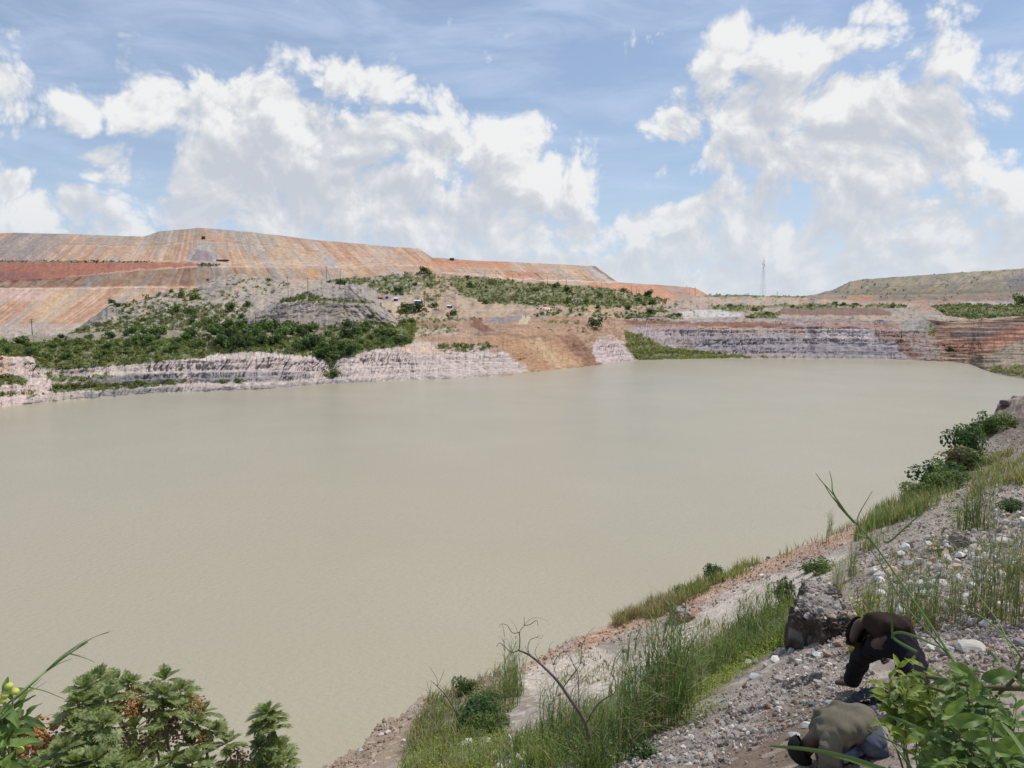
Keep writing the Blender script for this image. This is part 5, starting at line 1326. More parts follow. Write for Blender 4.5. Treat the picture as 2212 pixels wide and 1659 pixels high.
# ------------------------------------------------------------------ banks and mounds of dark earth
TOPS = []
def mound(x, y, wpx, hpx, name, label, c, seed, depth=.9, tilt=.0, cat='earth bank', stones=200):
    p = hit(x, y); dep = p[1] * math.cos(TH) - (p[2] - H) * math.sin(TH); w_ = wpx * dep / FPX; h_ = hpx * dep / FPX * .85
    V, F = ico(6); V = V.copy(); D_ = V.copy()
    V[:, :2] = np.sign(V[:, :2]) * np.abs(V[:, :2]) ** .8; V[:, 2] = np.sign(V[:, 2]) * np.abs(V[:, 2]) ** .5
    q = D_ * 1.0
    r = 1 + .42 * (ridge(q[:, 0] * 1.3 + seed, q[:, 1] * 1.3 + q[:, 2] * .7, 4, seed) - .6) + .30 * (fbm(q[:, 0] * 4, q[:, 2] * 4 + q[:, 1] * 3, 5, seed + 2, .65) - .5) + .10 * (fbm(q[:, 0] * 22 + q[:, 1] * 9, q[:, 2] * 22, 3, seed + 4) - .5)
    V = V * r[:, None] * (w_ / 2, w_ / 2 * depth, h_)
    V[:, 2] += V[:, 1] * tilt
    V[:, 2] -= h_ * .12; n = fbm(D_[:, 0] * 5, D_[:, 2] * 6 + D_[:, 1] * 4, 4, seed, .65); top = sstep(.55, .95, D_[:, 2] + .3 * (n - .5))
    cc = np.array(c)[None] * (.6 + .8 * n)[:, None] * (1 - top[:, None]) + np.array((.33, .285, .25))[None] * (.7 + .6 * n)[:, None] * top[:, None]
    sp_ = vn(D_[:, 0] * 34 + 9 * D_[:, 1], D_[:, 2] * 34, 9) > .84; cc[sp_] += .12
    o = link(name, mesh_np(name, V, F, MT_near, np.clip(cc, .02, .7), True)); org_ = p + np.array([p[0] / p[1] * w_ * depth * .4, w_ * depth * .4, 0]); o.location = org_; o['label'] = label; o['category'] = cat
    up = np.nonzero(D_[:, 2] > .55)[0]; k = np.random.default_rng(seed).choice(up, min(stones, len(up)), replace=False); TOPS.append(V[k] + org_)
    return o
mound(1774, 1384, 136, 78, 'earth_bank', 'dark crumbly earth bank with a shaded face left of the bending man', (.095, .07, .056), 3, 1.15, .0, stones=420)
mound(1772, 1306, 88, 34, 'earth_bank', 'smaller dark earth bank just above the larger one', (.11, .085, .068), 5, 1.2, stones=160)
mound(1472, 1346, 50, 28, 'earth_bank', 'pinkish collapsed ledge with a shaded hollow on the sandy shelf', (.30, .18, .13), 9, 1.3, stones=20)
mound(2098, 1180, 80, 22, 'spoil_heap', 'small heap of grey shale chips beside the rim bushes', (.27, .225, .20), 15, .9, 0, 'spoil heap', 160)
TP = np.concatenate(TOPS); rgt = np.hypot(TP[:, 0], TP[:, 1])
rubble('gravel', 'stone chips lying on the small shale heap', TP, (.005 + .0016 * rgt * rng.pareto(2.5, len(TP)).clip(.2, 3)).clip(0, .12), pal[rng.choice([0, 1, 2, 3], len(TP))], rng)
# ------------------------------------------------------------------ grass and weeds on the near bank
M_grass = leaf_mat('grass_blades', (.1, .14, .05), attr=True, trans=.35, rough=.55, spec=.25)
def blades(P, h, w_, bend, col_, rng, segs=3, lean=None):
    """P (n,3); ribbon blades; returns V, F, C"""
    n = len(P); a = rng.uniform(0, 6.28, n); d = np.stack([np.cos(a), np.sin(a), 0 * a], -1)
    if lean is not None: d = d * .6 + np.array(lean); 
    s = np.stack([-np.sin(a + rng.uniform(-1, 1, n)), np.cos(a), 0 * a], -1); s /= np.linalg.norm(s, axis=1)[:, None]
    rows = []
    for k in range(segs + 1):
        t = k / segs
        c = P + d * (h * bend * t * t)[:, None] + np.array([0, 0, 1]) * (h * (t - .35 * bend * t * t))[:, None]
        ww = (w_ * (1 - t) ** .7 * (1 if k else .7))[:, None]; ww = np.maximum(ww, w_[:, None] * .05)
        rows.append(np.stack([c - s * ww, c + s * ww], 1))
    V = np.stack(rows, 1).reshape(n, -1, 3); m = V.shape[1]
    F = np.array([[2 * k, 2 * k + 1, 2 * k + 3, 2 * k + 2] for k in range(segs)])
    F = (F[None] + (np.arange(n) * m)[:, None, None]).reshape(-1, 4)
    C = np.repeat(col_, m, 0)
    return V.reshape(-1, 3), F, C
def gcol(n, rng, base, dry=.2, var=.35):
    c = np.array(base)[None] * rng.uniform(1 - var, 1 + var, (n, 1)); c = c * (1 + rng.normal(0, .08, (n, 3)))
    m = rng.random(n) < dry; c[m] = np.array((.33, .27, .15))[None] * rng.uniform(.6, 1.2, (m.sum(), 1)); return np.clip(c, .01, .6)
def join(parts):
    V = []; F = []; C = []; o = 0
    for v, f, c in parts: V.append(v); F.append(f + o); C.append(c); o += len(v)
    return np.concatenate(V), np.concatenate(F), np.concatenate(C)
rng = np.random.default_rng(99)
GZ = [ # polygon, count, height, base colour, dry share, bend
 ([(1100,1610),(1200,1560),(1300,1520),(1440,1440),(1560,1380),(1650,1330),(1700,1290),(1720,1330),(1700,1390),(1600,1450),(1480,1520),(1380,1600),(1300,1680),(1100,1680)], 8500, .40, (.14,.19,.055), .14, .5),
 ([(880,1600),(930,1500),(1010,1475),(1110,1430),(1130,1500),(1090,1560),(1100,1680),(860,1680)], 4400, .34, (.15,.19,.06), .3, .6),
 ([(1325,1352),(1360,1312),(1450,1292),(1480,1300),(1440,1325),(1400,1350)], 4200, .40, (.16,.145,.085), .7, .5),
 ([(1440,1296),(1540,1235),(1620,1212),(1640,1225),(1500,1292)], 2400, .45, (.18,.22,.07), .3, .4),
 ([(1840,1165),(1900,1100),(1960,1065),(2040,1020),(2070,1060),(1960,1135),(1870,1200)], 4600, .62, (.14,.19,.075), .28, .4),
 ([(1560,1240),(1700,1195),(1850,1130),(1860,1150),(1700,1212)], 450, .40, (.15,.18,.07), .4, .4),
 ([(1740,1300),(1800,1250),(1960,1180),(2212,1120),(2240,1340),(2000,1370),(1880,1340)], 1900, .26, (.15,.17,.07), .45, .5),
 ([(2080,1010),(2212,960),(2240,1040),(2100,1080)], 3000, .55, (.17,.19,.07), .45, .5),
 ([(1250,1400),(1400,1420),(1350,1480),(1200,1480)], 500, .16, (.14,.15,.06), .4, .6),
 ([(1830,1330),(1880,1340),(1880,1420),(1840,1420)], 900, .28, (.19,.21,.06), .3, .5),
 ([(1500,1350),(1620,1320),(1640,1350),(1500,1420)], 500, .25, (.14,.15,.06), .4, .5),
]
parts = []
for poly, n, h, base, dry, bend in GZ:
    P, X, Y = pick([poly], n, rng); r = np.hypot(P[:, 0], P[:, 1])
    cl = sstep(.42, .6, fbm(P[:, 0] / 1.1, P[:, 1] / 1.1, 3, 15)); keep = rng.random(n) < (.03 if h > .39 and n < 5000 else .2) + .9 * cl; P = P[keep]; r = r[keep]; k = len(P)
    hh = h * rng.uniform(.45, 1.25, k) * (.6 + .6 * cl[keep]); ww = .0035 + .00055 * r * rng.uniform(.7, 1.2, k)
    parts.append(blades(P - [0, 0, .02], hh, ww, bend * rng.uniform(.3, 1.6, k), gcol(k, rng, base, dry), rng))
V, F, C = join(parts)
o = link('grass', mesh_np('grass', V, F, M_grass, C)); o['kind'] = 'stuff'; o['label'] = 'green and dry grass growing in patches along the near bank'; o['category'] = 'grass'

# low leafy ground cover
def cover(name, label, polys, n, base, size, hmax, seed, dry=.05):
    rng = np.random.default_rng(seed)
    P, X, Y = pick(polys, n, rng); P = P + rng.uniform(0, 1, (n, 1)) ** 1.5 * np.array([0, 0, hmax]) * (.4 + 1.2 * fbm(P[:, 0] / .5, P[:, 1] / .5, 3, 3))[:, None]
    P[:, :2] += rng.normal(0, .04, (n, 2)); r = np.hypot(P[:, 0], P[:, 1])
    nn = rng.normal(size=(n, 3)) * .6 + (0, 0, .9); nn /= np.linalg.norm(nn, axis=1)[:, None]
    V = quads(P, nn, (size + .0006 * r) * rng.uniform(.6, 1.3, n), rng, .55)
    c = gcol(n, rng, base, dry, .4)
    o = link(name, mesh_np(name, V.reshape(-1, 3), np.arange(n * 4).reshape(-1, 4), M_grass, np.repeat(c, 4, 0))); o['kind'] = 'stuff'; o['label'] = label; o['category'] = 'ground cover'
cover('ground_cover', 'bright yellow-green creeping weeds at the foot of the grassy bank', [[(860,1680),(900,1620),(960,1580),(1050,1545),(1100,1590),(1060,1680)], [(1480,1520),(1560,1460),(1620,1400),(1700,1370),(1700,1395),(1590,1470),(1500,1530)], [(1130,1620),(1200,1610),(1220,1659),(1120,1659)]], 15000, (.24,.29,.045), .010, .22, 5)
cover('ground_cover', 'darker green leafy weeds among the grass', [[(970,1540),(1060,1500),(1100,1560),(1090,1620),(1000,1600)], [(1560,1390),(1660,1330),(1700,1300),(1710,1380),(1600,1440)], [(1200,1640),(1300,1580),(1380,1600),(1330,1680),(1200,1680)], [(1390,1560),(1480,1500),(1480,1540),(1410,1600)]], 12000, (.085,.13,.035), .011, .35, 6)
cover('ground_cover', 'small yellow-green weeds dotted over the stone field', [[(1870,1300),(1920,1290),(1930,1350),(1880,1345)], [(1760,1235),(1850,1200),(1860,1240),(1780,1260)], [(2040,1080),(2110,1060),(2110,1160),(2050,1150)], [(2010,1170),(2040,1160),(2050,1190),(2010,1195)], [(1450,1560),(1540,1520),(1560,1535),(1470,1590)]], 3200, (.20,.25,.06), .011, .22, 7)

# tall reed clumps
def reed(seed, n, h, rad, base, leafy=3.0):
    rng = np.random.default_rng(seed); parts = []
    a = rng.uniform(0, 6.28, n); q = rng.random(n) ** .6 * rad; P = np.stack([np.cos(a) * q, np.sin(a) * q, 0 * q], -1)
    hh = h * rng.uniform(.55, 1.05, n); bd = rng.uniform(.05, .28, n)
    parts.append(blades(P, hh, np.full(n, .0065), bd, gcol(n, rng, base, .18), rng, 4))
    m = int(n * leafy); i = rng.integers(0, n, m); t = rng.uniform(.08, .85, m)
    L = P[i] + np.array([0, 0, 1]) * (hh[i] * t)[:, None]
    parts.append(blades(L, rng.uniform(.22, .5, m) * h / 1.8, np.full(m, .009), rng.uniform(.6, 1.7, m), gcol(m, rng, np.array(base) * 1.15, .12), rng, 3))
    V, F, C = join(parts); return mesh_np('reed_leaves', V, F, M_grass, C)
REED = [reed(31, 62, 1.75, .32, (.10,.145,.05)), reed(32, 42, 1.5, .25, (.11,.15,.06)), reed(33, 36, 1.2, .22, (.13,.17,.06)), reed(34, 34, 1.6, .18, (.12,.15,.07), 2)]
def put_reed(x, y, k, sc, label, group=None, rz=0):
    o = bpy.data.objects.new('grass_clump', REED[k]); COL.objects.link(o); o.location = hit(x, y) - np.array([0, 0, .03]); o.scale = (sc,) * 3; o.rotation_euler = (0, 0, rz)
    o['label'] = label; o['category'] = 'grass clump'
    if group: o['group'] = group
for i, (x, y, k, sc, lab) in enumerate([
 (1420,1580,0,1.05,'tallest dense reed clump in the middle of the near bank'), (1455,1560,0,1.0,'reed clump at the right flank of the tallest clump'), (1380,1600,1,1.1,'reed clump at the left flank of the tallest clump'),
 (1350,1640,1,1.0,'shaded reed clump at the bottom right of the dead tree'), (1480,1520,1,.95,'looser reed clump between the tallest clump and yellow weeds'), (1200,1620,1,.95,'thin reed clump just left of the dead trunk'),
 (1110,1500,1,1.15,'upright reed tuft beside the white sand patch'), (1100,1530,2,1.1,'short reed tuft below the upright one near the sand'), (1560,1450,2,1.0,'short reed clump above the bright yellow weeds'),
 (1640,1390,2,1.1,'reed clump left of the dark earth bank, nearer one'), (1670,1350,2,1.1,'reed clump left of the dark earth bank, farther one'), (1610,1360,2,1.0,'dark leafy tuft at the edge of the sandy shelf'),
 (1960,1340,3,.75,'clump of thin green stems directly above the bending man'), (1990,1345,2,.9,'bushy stems right of the bending man head-high'), (1925,1330,3,.6,'sparse stems left above the bending man'),
 (2010,1360,3,.7,'clump of stems just behind the pale boulders'), (2110,1335,3,.85,'tall dry stems at the right, nearest the boulders'), (2150,1345,3,.95,'tall dark stems at the right edge of the stone field'), (2195,1350,3,.9,'rightmost stand of tall dry stems'),
 (2115,1150,0,1.15,'tall green clump alone on the slope below the rim bushes'), (2090,1160,2,1.1,'shorter clump at the left foot of the tall green clump'), (1840,1250,3,.75,'thin stems on the stones above the dark bank'), (1810,1290,3,.6,'few thin stems rising from the smaller earth bank'),
 (1880,1330,2,.7,'yellowish tuft just left of the man back'), (2060,1330,3,.6,'sparse stems in front of the white blocks'), (2180,1290,3,.8,'stems at the right edge above the dry stand'), (1790,1105+45,3,.9,'single wispy stems leaning over the rim'),
 (1960,1100,2,1.5,'rim grass clump left of the castor bushes'), (2030,1060,2,1.4,'rim grass clump below the castor bushes'), (1250,1620,1,.8,'reed clump behind the dead tree foot')]):
    put_reed(x, y, k, sc, lab, None, i * 1.3)

# broad-leaved bushes on the rim
NB = [bush_mesh('bush_leaves', 900 + i, c, M_leaf, 1500, .22, 16, f) for i, (c, f) in enumerate([((.055, .10, .035), .85), ((.085, .125, .04), .7), ((.12, .11, .06), .8)])]
def nbush(x, y, hpx, k, label, wide=1.0):
    p = hit(x, y); dep = p[1] * math.cos(TH) - (p[2] - H) * math.sin(TH); r = hpx * dep / FPX / 1.35
    o = empty('bush', p - np.array([0, 0, .05]), x, label, 'bush')
    l = link('leaves', NB[k], o); l.scale = (r * wide, r * wide, r)
    bm = bmesh.new(); 
    for q in range(4): bm_tube(bm, [(0, 0, -.1), (math.cos(q * 1.7) * r * .3, math.sin(q * 1.7) * r * .3, r * .6), (math.cos(q * 1.7) * r * .5, math.sin(q * 1.7) * r * .5, r * 1.2)], [.03 * r, .02 * r, .008 * r], 5)
    bm_obj('stem', bm, M_wood, o); return o
nbush(2080, 985, 62, 0, 'tall blue-green bush, the topmost dark one on the rim', .8)
nbush(2068, 1025, 60, 2, 'reddish-brown leaved bush below the tallest rim bush', 1.1)
nbush(2100, 1010, 45, 1, 'olive bush at the right of the reddish rim bush')
nbush(2030, 1055, 55, 0, 'dark spreading bush lower down the rim', 1.3)
nbush(1998, 1075, 36, 1, 'low green bush at the left end of the rim bushes', 1.2)
nbush(2055, 1060, 45, 1, 'green bush in the middle of the rim bushes', 1.1)
nbush(2110, 950, 34, 0, 'small dark bush under the shale heap', 1.1)
nbush(2140, 935, 46, 1, 'light green bush leaning on the shale heap', 1.0)
nbush(2190, 1105, 30, 0, 'dark low plant at the right edge of the slope', 1.2)
nbush(1535, 1243, 36, 0, 'small dark sapling standing alone on the rim against the water', .6)
nbush(1548, 1240, 28, 0, 'second small sapling close beside the lone rim sapling', .5)
nbush(1470, 1283, 20, 0, 'tiny bush on the dry grassy lip of the rim')
nbush(1690, 1310, 62, 0, 'narrow dark climber-covered sapling on the sandy shelf', .45)
nbush(1770, 1240, 34, 1, 'leafy green plant on the shelf above the smaller earth bank', 1.1)
nbush(1745, 1235, 22, 1, 'small bright plant left of the leafy green plant', 1.0)
nbush(1005, 1500, 40, 1, 'leafy sapling on the rim left of the reeds', .7)
nbush(1050, 1530, 34, 0, 'green broad-leaved weed behind the yellow ground cover', 1.1)
nbush(1030, 1570, 60, 0, 'dark rounded bush in the grass on the lower left bank', 1.0)
nbush(1062, 1585, 50, 1, 'bright leafy bush beside the dark rounded one', .8)
nbush(2195, 1240, 30, 1, 'yellowish weed among stones at the right edge', 1.0)
nbush(2040, 1200, 18, 0, 'small dark-green weed at the edge of the sandy track', 1.2)
nbush(1390, 1640, 34, 0, 'dark weed at the foot of the reeds', 1.3)

# ------------------------------------------------------------------ dead tree
def tube_px(bm, pts_, rads, seg=7, jit=0):
    P = [at(x, y, r) for x, y, r in pts_]
    bm_tube(bm, P, rads, seg)
dt = empty('dead_tree', at(1278, 1700, 8.6), 0, 'leaning bare dead tree with curling twigs in front of the water', 'tree')
R_ = 8.6
def rel(bm, org):
    bmesh.ops.translate(bm, verts=bm.verts, vec=-Vector(org))
org = at(1278, 1700, 8.6)
def branch(name, pts_, r0, r1, parent=dt, mat=None, seg=6, org=org):
    bm = bmesh.new(); n = len(pts_); P = [Vector(at(x, y, r)) for x, y, r in pts_]
    # smooth (Catmull-Rom)
    Q = []; rr_ = []
    for i in range(n - 1):
        p0, p1, p2, p3 = P[max(i - 1, 0)], P[i], P[i + 1], P[min(i + 2, n - 1)]
        for s in range(4):
            t = s / 4; Q.append(.5 * ((2 * p1) + (p2 - p0) * t + (2 * p0 - 5 * p1 + 4 * p2 - p3) * t * t + (3 * p1 - p0 - 3 * p2 + p3) * t ** 3)); rr_.append(r0 + (r1 - r0) * (i + t) / (n - 1))
    Q.append(P[-1]); rr_.append(r1)
    bm_tube(bm, Q, rr_, seg); bmesh.ops.translate(bm, verts=bm.verts, vec=-Vector(org))
    return bm_obj(name, bm, mat or M_greywood, parent, True)
T_ = lambda L_, r=8.6: [(x, y, r + dr) for (x, y, dr) in [(q + (0,) if len(q) == 2 else q) for q in L_]]
trunk = branch('trunk', T_([(1279,1740),(1278,1659),(1272,1603),(1264,1562),(1245,1529),(1226,1502),(1205,1472),(1175,1441),(1145,1416),(1121,1405)]), .030, .010)
for L_, a, b in [([(1121,1405),(1123,1385),(1123,1364),(1132,1351),(1132,1332)], .010, .003), ([(1132,1351),(1145,1349),(1159,1340),(1162,1352)], .007, .003), ([(1123,1366),(1107,1367),(1096,1351),(1083,1348),(1078,1355)], .007, .002),
                 ([(1121,1405),(1104,1409),(1091,1397),(1080,1389),(1072,1397)], .009, .003), ([(1091,1397),(1088,1384),(1096,1380)], .004, .002), ([(1145,1416),(1140,1400),(1145,1383),(1158,1377),(1169,1372)], .007, .002), ([(1158,1377),(1170,1378),(1172,1370)], .003, .0015),
                 ([(1166,1430),(1156,1412),(1158,1400),(1164,1389)], .006, .002), ([(1150,1418),(1137,1404),(1135,1392)], .005, .002), ([(1251,1535,.1),(1250,1490,.1),(1248,1454,.1),(1236,1430,.1),(1229,1405,.1)], .010, .003), ([(1236,1430,.1),(1222,1408,.1),(1206,1398,.1)], .004, .0015),
                 ([(1268,1560),(1285,1530),(1305,1510),(1327,1497),(1329,1470),(1321,1451),(1343,1410),(1352,1402)], .013, .003), ([(1216,1486),(1235,1460),(1253,1435),(1256,1400),(1268,1372),(1286,1353)], .009, .002), ([(1258,1395),(1246,1380),(1240,1370)], .004, .0015),
                 ([(1272,1590),(1290,1575),(1303,1540),(1306,1520)], .009, .003), ([(1207,1474),(1196,1440),(1186,1400),(1196,1385)], .005, .0015), ([(1132,1351),(1150,1335),(1176,1338),(1186,1350)], .003, .001), ([(1123,1375),(1112,1350),(1100,1335)], .003, .001), ([(1276,1640),(1258,1625),(1245,1600)], .007, .002)]:
    branch('branch', T_(L_), a * .75, b * .8, dt)
st = empty('dead_stick', hit(1364, 1612), 0, 'pale dead stick leaning on the gravel beside the reeds', 'stick'); o1 = hit(1364, 1612)
branch('wood', [(1364, 1614, np.hypot(o1[0], o1[1])), (1345, 1585, 9.2), (1324, 1556, 9.3)], .022, .012, st, org=o1); branch('twig', [(1345, 1585, 9.2), (1380, 1588, 9.1), (1398, 1582, 9.1)], .008, .003, st, org=o1)
br2 = empty('dry_branch', hit(1035, 1600), 0, 'thin dry twiggy branch leaning over the lower left rim', 'branch'); o2 = hit(1035, 1600); r2 = np.hypot(o2[0], o2[1])
for L_, a, b in [([(1000,1590,0),(985,1540,0),(965,1505,0),(945,1483,0),(930,1470,0)], .02, .005), ([(945,1483,0),(943,1465,0),(928,1440,0)], .006, .003), ([(945,1483,0),(955,1460,0),(960,1445,0)], .006, .003), ([(965,1505,0),(930,1495,0),(922,1470,0)], .006, .003)]:
    branch('twig', [(x, y, r2 + 1.5) for x, y, _ in L_], a, b, br2, org=o2)
# ------------------------------------------------------------------ people
M_skin = plain_mat('dark_skin', (.075, .042, .028), .5, .2, 9.0, .4)
M_hair = plain_mat('black_hair', (.012, .011, .010), .8, .2, 60.0, .2, bump=.5)
M_brown = plain_mat('brown_shirt_cloth', (.034, .023, .018), .9, .25, 5.0, .1, bump=.3)
M_navy = plain_mat('black_trouser_cloth', (.012, .012, .016), .9, .3, 6.0, .1, bump=.3)
M_khaki = plain_mat('khaki_shirt_cloth', (.145, .125, .09), .9, .25, 5.0, .1, bump=.3)
M_grey = plain_mat('grey_blue_trouser_cloth', (.08, .09, .115), .9, .25, 5.0, .1, bump=.3)
M_sole = plain_mat('rubber', (.05, .05, .05), .8, .2, 5.0, .2)
def skin(name, verts, edges, mat, parent, sub=2, wrinkle=0.0, seed=0, org=(0, 0, 0)):
    """verts: list of (pos, radius or (rx, ry)); grown into one smooth skin"""
    me = bpy.data.meshes.new(name); me.from_pydata([Vector(v[0]) - Vector(org) for v in verts], edges, [])
    o = bpy.data.objects.new('tmp', me); COL.objects.link(o)
    sm = o.modifiers.new('s', 'SKIN'); sm.use_smooth_shade = True; sm.branch_smoothing = .6
    for i, v in enumerate(verts):
        r = v[1]; sv = me.skin_vertices[0].data[i]; sv.radius = (r, r) if not isinstance(r, tuple) else r; sv.use_root = (i == 0)
    ss = o.modifiers.new('u', 'SUBSURF'); ss.levels = sub; ss.render_levels = sub
    dg = bpy.context.evaluated_depsgraph_get(); ev = o.evaluated_get(dg); m2 = bpy.data.meshes.new_from_object(ev); bpy.data.objects.remove(o)
    m2.name = name; m2.materials.clear(); m2.materials.append(mat)
    n = len(m2.vertices); co = np.empty(n * 3, np.float32); m2.vertices.foreach_get('co', co); co = co.reshape(-1, 3)
    if wrinkle:
        nr = np.empty(n * 3, np.float32); m2.vertices.foreach_get('normal', nr); nr = nr.reshape(-1, 3)
        w_ = ridge(co[:, 0] * 9 + co[:, 1] * 5 + seed, co[:, 2] * 7 - co[:, 1] * 3, 3, seed) - .5 + .6 * (fbm(co[:, 0] * 20 + co[:, 1] * 7, co[:, 2] * 20, 3, seed + 5) - .5)
        co = co + nr * (w_ * wrinkle)[:, None]; m2.vertices.foreach_set('co', co.astype(np.float32).ravel())
    for p in m2.polygons: p.use_smooth = True
    return link(name, m2, parent)

def hand(wr, d, up, s=1.0):
    """wrist, direction, back-of-hand normal -> list of verts/edges starting at wrist index 0"""
    wr = Vector(wr); d = Vector(d).normalized(); up = Vector(up).normalized(); sd_ = d.cross(up).normalized()
    V = [(wr + d * .045 * s, (.028 * s, .018 * s)), (wr + d * .085 * s, (.034 * s, .016 * s))]; E = [(0, 1)]
    for k, (off, ln) in enumerate([(-.030, .066), (-.010, .076), (.011, .070), (.030, .055)]):
        b = wr + d * .09 * s + sd_ * off * s; i = len(V)
        V += [(b, .0095 * s), (b + d * ln * .5 * s - up * .008 * s, .0088 * s), (b + d * ln * .85 * s - up * (.028 + .004 * k) * s, .0078 * s)]; E += [(1, i), (i, i + 1), (i + 1, i + 2)]
    i = len(V); tb = wr + d * .035 * s - sd_ * .030 * s
    V += [(tb, .012 * s), (tb + (d * .030 - sd_ * .022) * s, .0105 * s), (tb + (d * .060 - sd_ * .026 - up * .012) * s, .009 * s)]; E += [(0, i), (i, i + 1), (i + 1, i + 2)]
    return V, E

def person(name_label, J, mats, group=None, ankle_bare=.0):
    """J: joints in world space"""
    org_ = J['pelvis']; o = empty('person', J['base'], 0, name_label, 'person'); og = J['base']
    V = []; E = []
    def add(p, r): V.append((Vector(p), r)); return len(V) - 1
    pl = add(J['pelvis'], (.15, .12)); s1 = add(J['spine1'], (.135, .10)); s2 = add(J['spine2'], (.155, .105)); nk = add(J['neck'], .058); E += [(pl, s1), (s1, s2), (s2, nk)]
    hd = add(J['head'], (.085, .092)); ht = add(J['crown'], (.068, .075)); E += [(nk, hd), (hd, ht)]
    jw = Vector(J['head']) + (Vector(J['face']) * .065) - (Vector(J['crown']) - Vector(J['head'])) * .45; j = add(jw, .045); E += [(hd, j)]
    nose = add(Vector(J['head']) + Vector(J['face']) * .105, .014); E += [(hd, nose)]
    for s in 'LR':
        sh = add(J['sh' + s], .068); el = add(J['el' + s], .043); wr = add(J['wr' + s], .027); E += [(s2, sh), (sh, el), (el, wr)]
        d = (Vector(J['wr' + s]) - Vector(J['el' + s])); hv, he = hand(J['wr' + s], d, J.get('up', (0, -1, .2)))
        b = len(V); V += hv; E += [(wr, b)] + [(a + b, c + b) for a, c in he]
        hp = add(J['hip' + s], .095); kn = add(J['kn' + s], .066); an = add(J['an' + s], .042); E += [(pl, hp), (hp, kn), (kn, an)]
        ft = Vector(J['toe' + s]); hl = Vector(J['an' + s]) - (ft - Vector(J['an' + s])).normalized() * .05 - Vector((0, 0, .04)); m_ = Vector(J['an' + s]).lerp(ft, .55)
        a1 = add(m_, (.045, .035)); a2 = add(ft, (.042, .024)); E += [(an, a1), (a1, a2)]; hh = add(hl, .034); E += [(an, hh)]
    body = skin('body', V, E, mats['skin'], o, 2, 0, 0, og)
    # hair
    c, h_ = Vector(J['head']), Vector(J['crown'])
    ax = (h_ - c).normalized(); V2, F2 = ico(4); V2 = V2.copy(); f = Vector(J['face'])
    keep = V2 @ np.array(ax[:]) - .45 * (V2 @ np.array(f[:])) > -.12
    Vh = V2 * .118 * (1 + .05 * (fbm(V2[:, 0] * 9, V2[:, 2] * 9 + V2[:, 1] * 5, 3, 3) - .5))[:, None] * 1.0 + np.array((c.lerp(h_, .35))[:]) - np.array(og)
    Fk = F2[keep[F2].all(1)]; link('hair', mesh_np('hair', Vh, Fk, M_hair, None, True), o)
    # clothes
    def sk2(nm, items, ed, mat, wr_, sd): return skin(nm, items, ed, mat, o, 3, wr_, sd, og)
    sw = J.get('loose', 1.0)
    top = [(J['pelvis'], (.185 * sw, .150 * sw)), (J['spine1'], (.19 * sw, .155 * sw)), (J['spine2'], (.205 * sw, .145 * sw)), (Vector(J['spine2']).lerp(Vector(J['neck']), .75), (.09, .085))]; te = [(0, 1), (1, 2), (2, 3)]
    for s in 'LR':
        i = len(top); e_ = Vector(J['sh' + s]).lerp(Vector(J['el' + s]), .85); top += [(J['sh' + s], .092), (e_, .082), (Vector(J['el' + s]).lerp(Vector(J['wr' + s]), J.get('sleeve', .1)), .070)]; te += [(2, i), (i, i + 1), (i + 1, i + 2)]
    for nm, pos, rad in J.get('flaps', []):
        i = len(top); top.append((pos, rad)); te.append(({'pelvis': 0, 'spine1': 1}[nm], i))
    sk2('shirt', top, te, mats['shirt'], .055, 3)
    tr_ = [(Vector(J['pelvis']).lerp(Vector(J['spine1']), .3), (.145, .125)), (Vector(J['pelvis']) + Vector((0, 0, -.04)), (.165, .145))]; te = [(0, 1)]
    for s in 'LR':
        i = len(tr_); k_ = Vector(J['kn' + s]); a_ = Vector(J['kn' + s]).lerp(Vector(J['an' + s]), J.get('cuff', .9))
        tr_ += [(Vector(J['hip' + s]).lerp(k_, .22), .118), (Vector(J['hip' + s]).lerp(k_, .58), .106), (k_, .094), (k_.lerp(a_, .5), .086), (a_, .076)]; te += [(1, i), (i, i + 1), (i + 1, i + 2), (i + 2, i + 3), (i + 3, i + 4)]
    sk2('trousers', tr_, te, mats['trousers'], .042, 7)
    return o

Vv = lambda *a: Vector(a)
gl, gr_ = Vector(hit(1831, 1493)), Vector(hit(1982, 1572))
rp = (math.hypot(gl.x, gl.y) + math.hypot(gr_.x, gr_.y)) / 2 - .05
pel = Vector(at(1938, 1378, rp))
sx = Vector((.93, -.30, 0)).normalized(); fy = Vector((.30, .93, 0)).normalized(); uz = Vector((0, 0, 1))
J = dict(pelvis=pel, base=(gl + gr_) / 2, spine1=pel - sx * .03 + fy * .16 + uz * .06, spine2=pel - sx * .08 + fy * .36 - uz * .02, neck=pel - sx * .12 + fy * .52 - uz * .14,
         head=pel - sx * .13 + fy * .60 - uz * .25, crown=pel - sx * .13 + fy * .66 - uz * .34, face=-(uz * .9 + fy * .2).normalized() * 1.0,
         shL=pel - sx * .28 + fy * .40 - uz * .06, elL=pel - sx * .34 + fy * .34 - uz * .24, wrL=pel - sx * .10 + fy * .44 - uz * .40,
         shR=pel + sx * .12 + fy * .42 - uz * .06, elR=pel + sx * .20 + fy * .34 - uz * .34, wrR=pel + sx * .06 + fy * .36 - uz * .57,
         hipL=pel - sx * .10 - uz * .06, hipR=pel + sx * .10 - uz * .06, loose=1.12, sleeve=.8, up=tuple(-fy), cuff=.97)
J['anL'] = gl + uz * .09 + sx * .03; J['toeL'] = gl + uz * .03 + (fy * .10 - sx * .12); J['anR'] = gr_ + uz * .09; J['toeR'] = gr_ + uz * .03 + (fy * .16)
J['knL'] = J['hipL'].lerp(J['anL'], .50) + fy * .07 - sx * .05 + uz * .05; J['knR'] = J['hipR'].lerp(J['anR'], .48) + fy * .06 + sx * .06
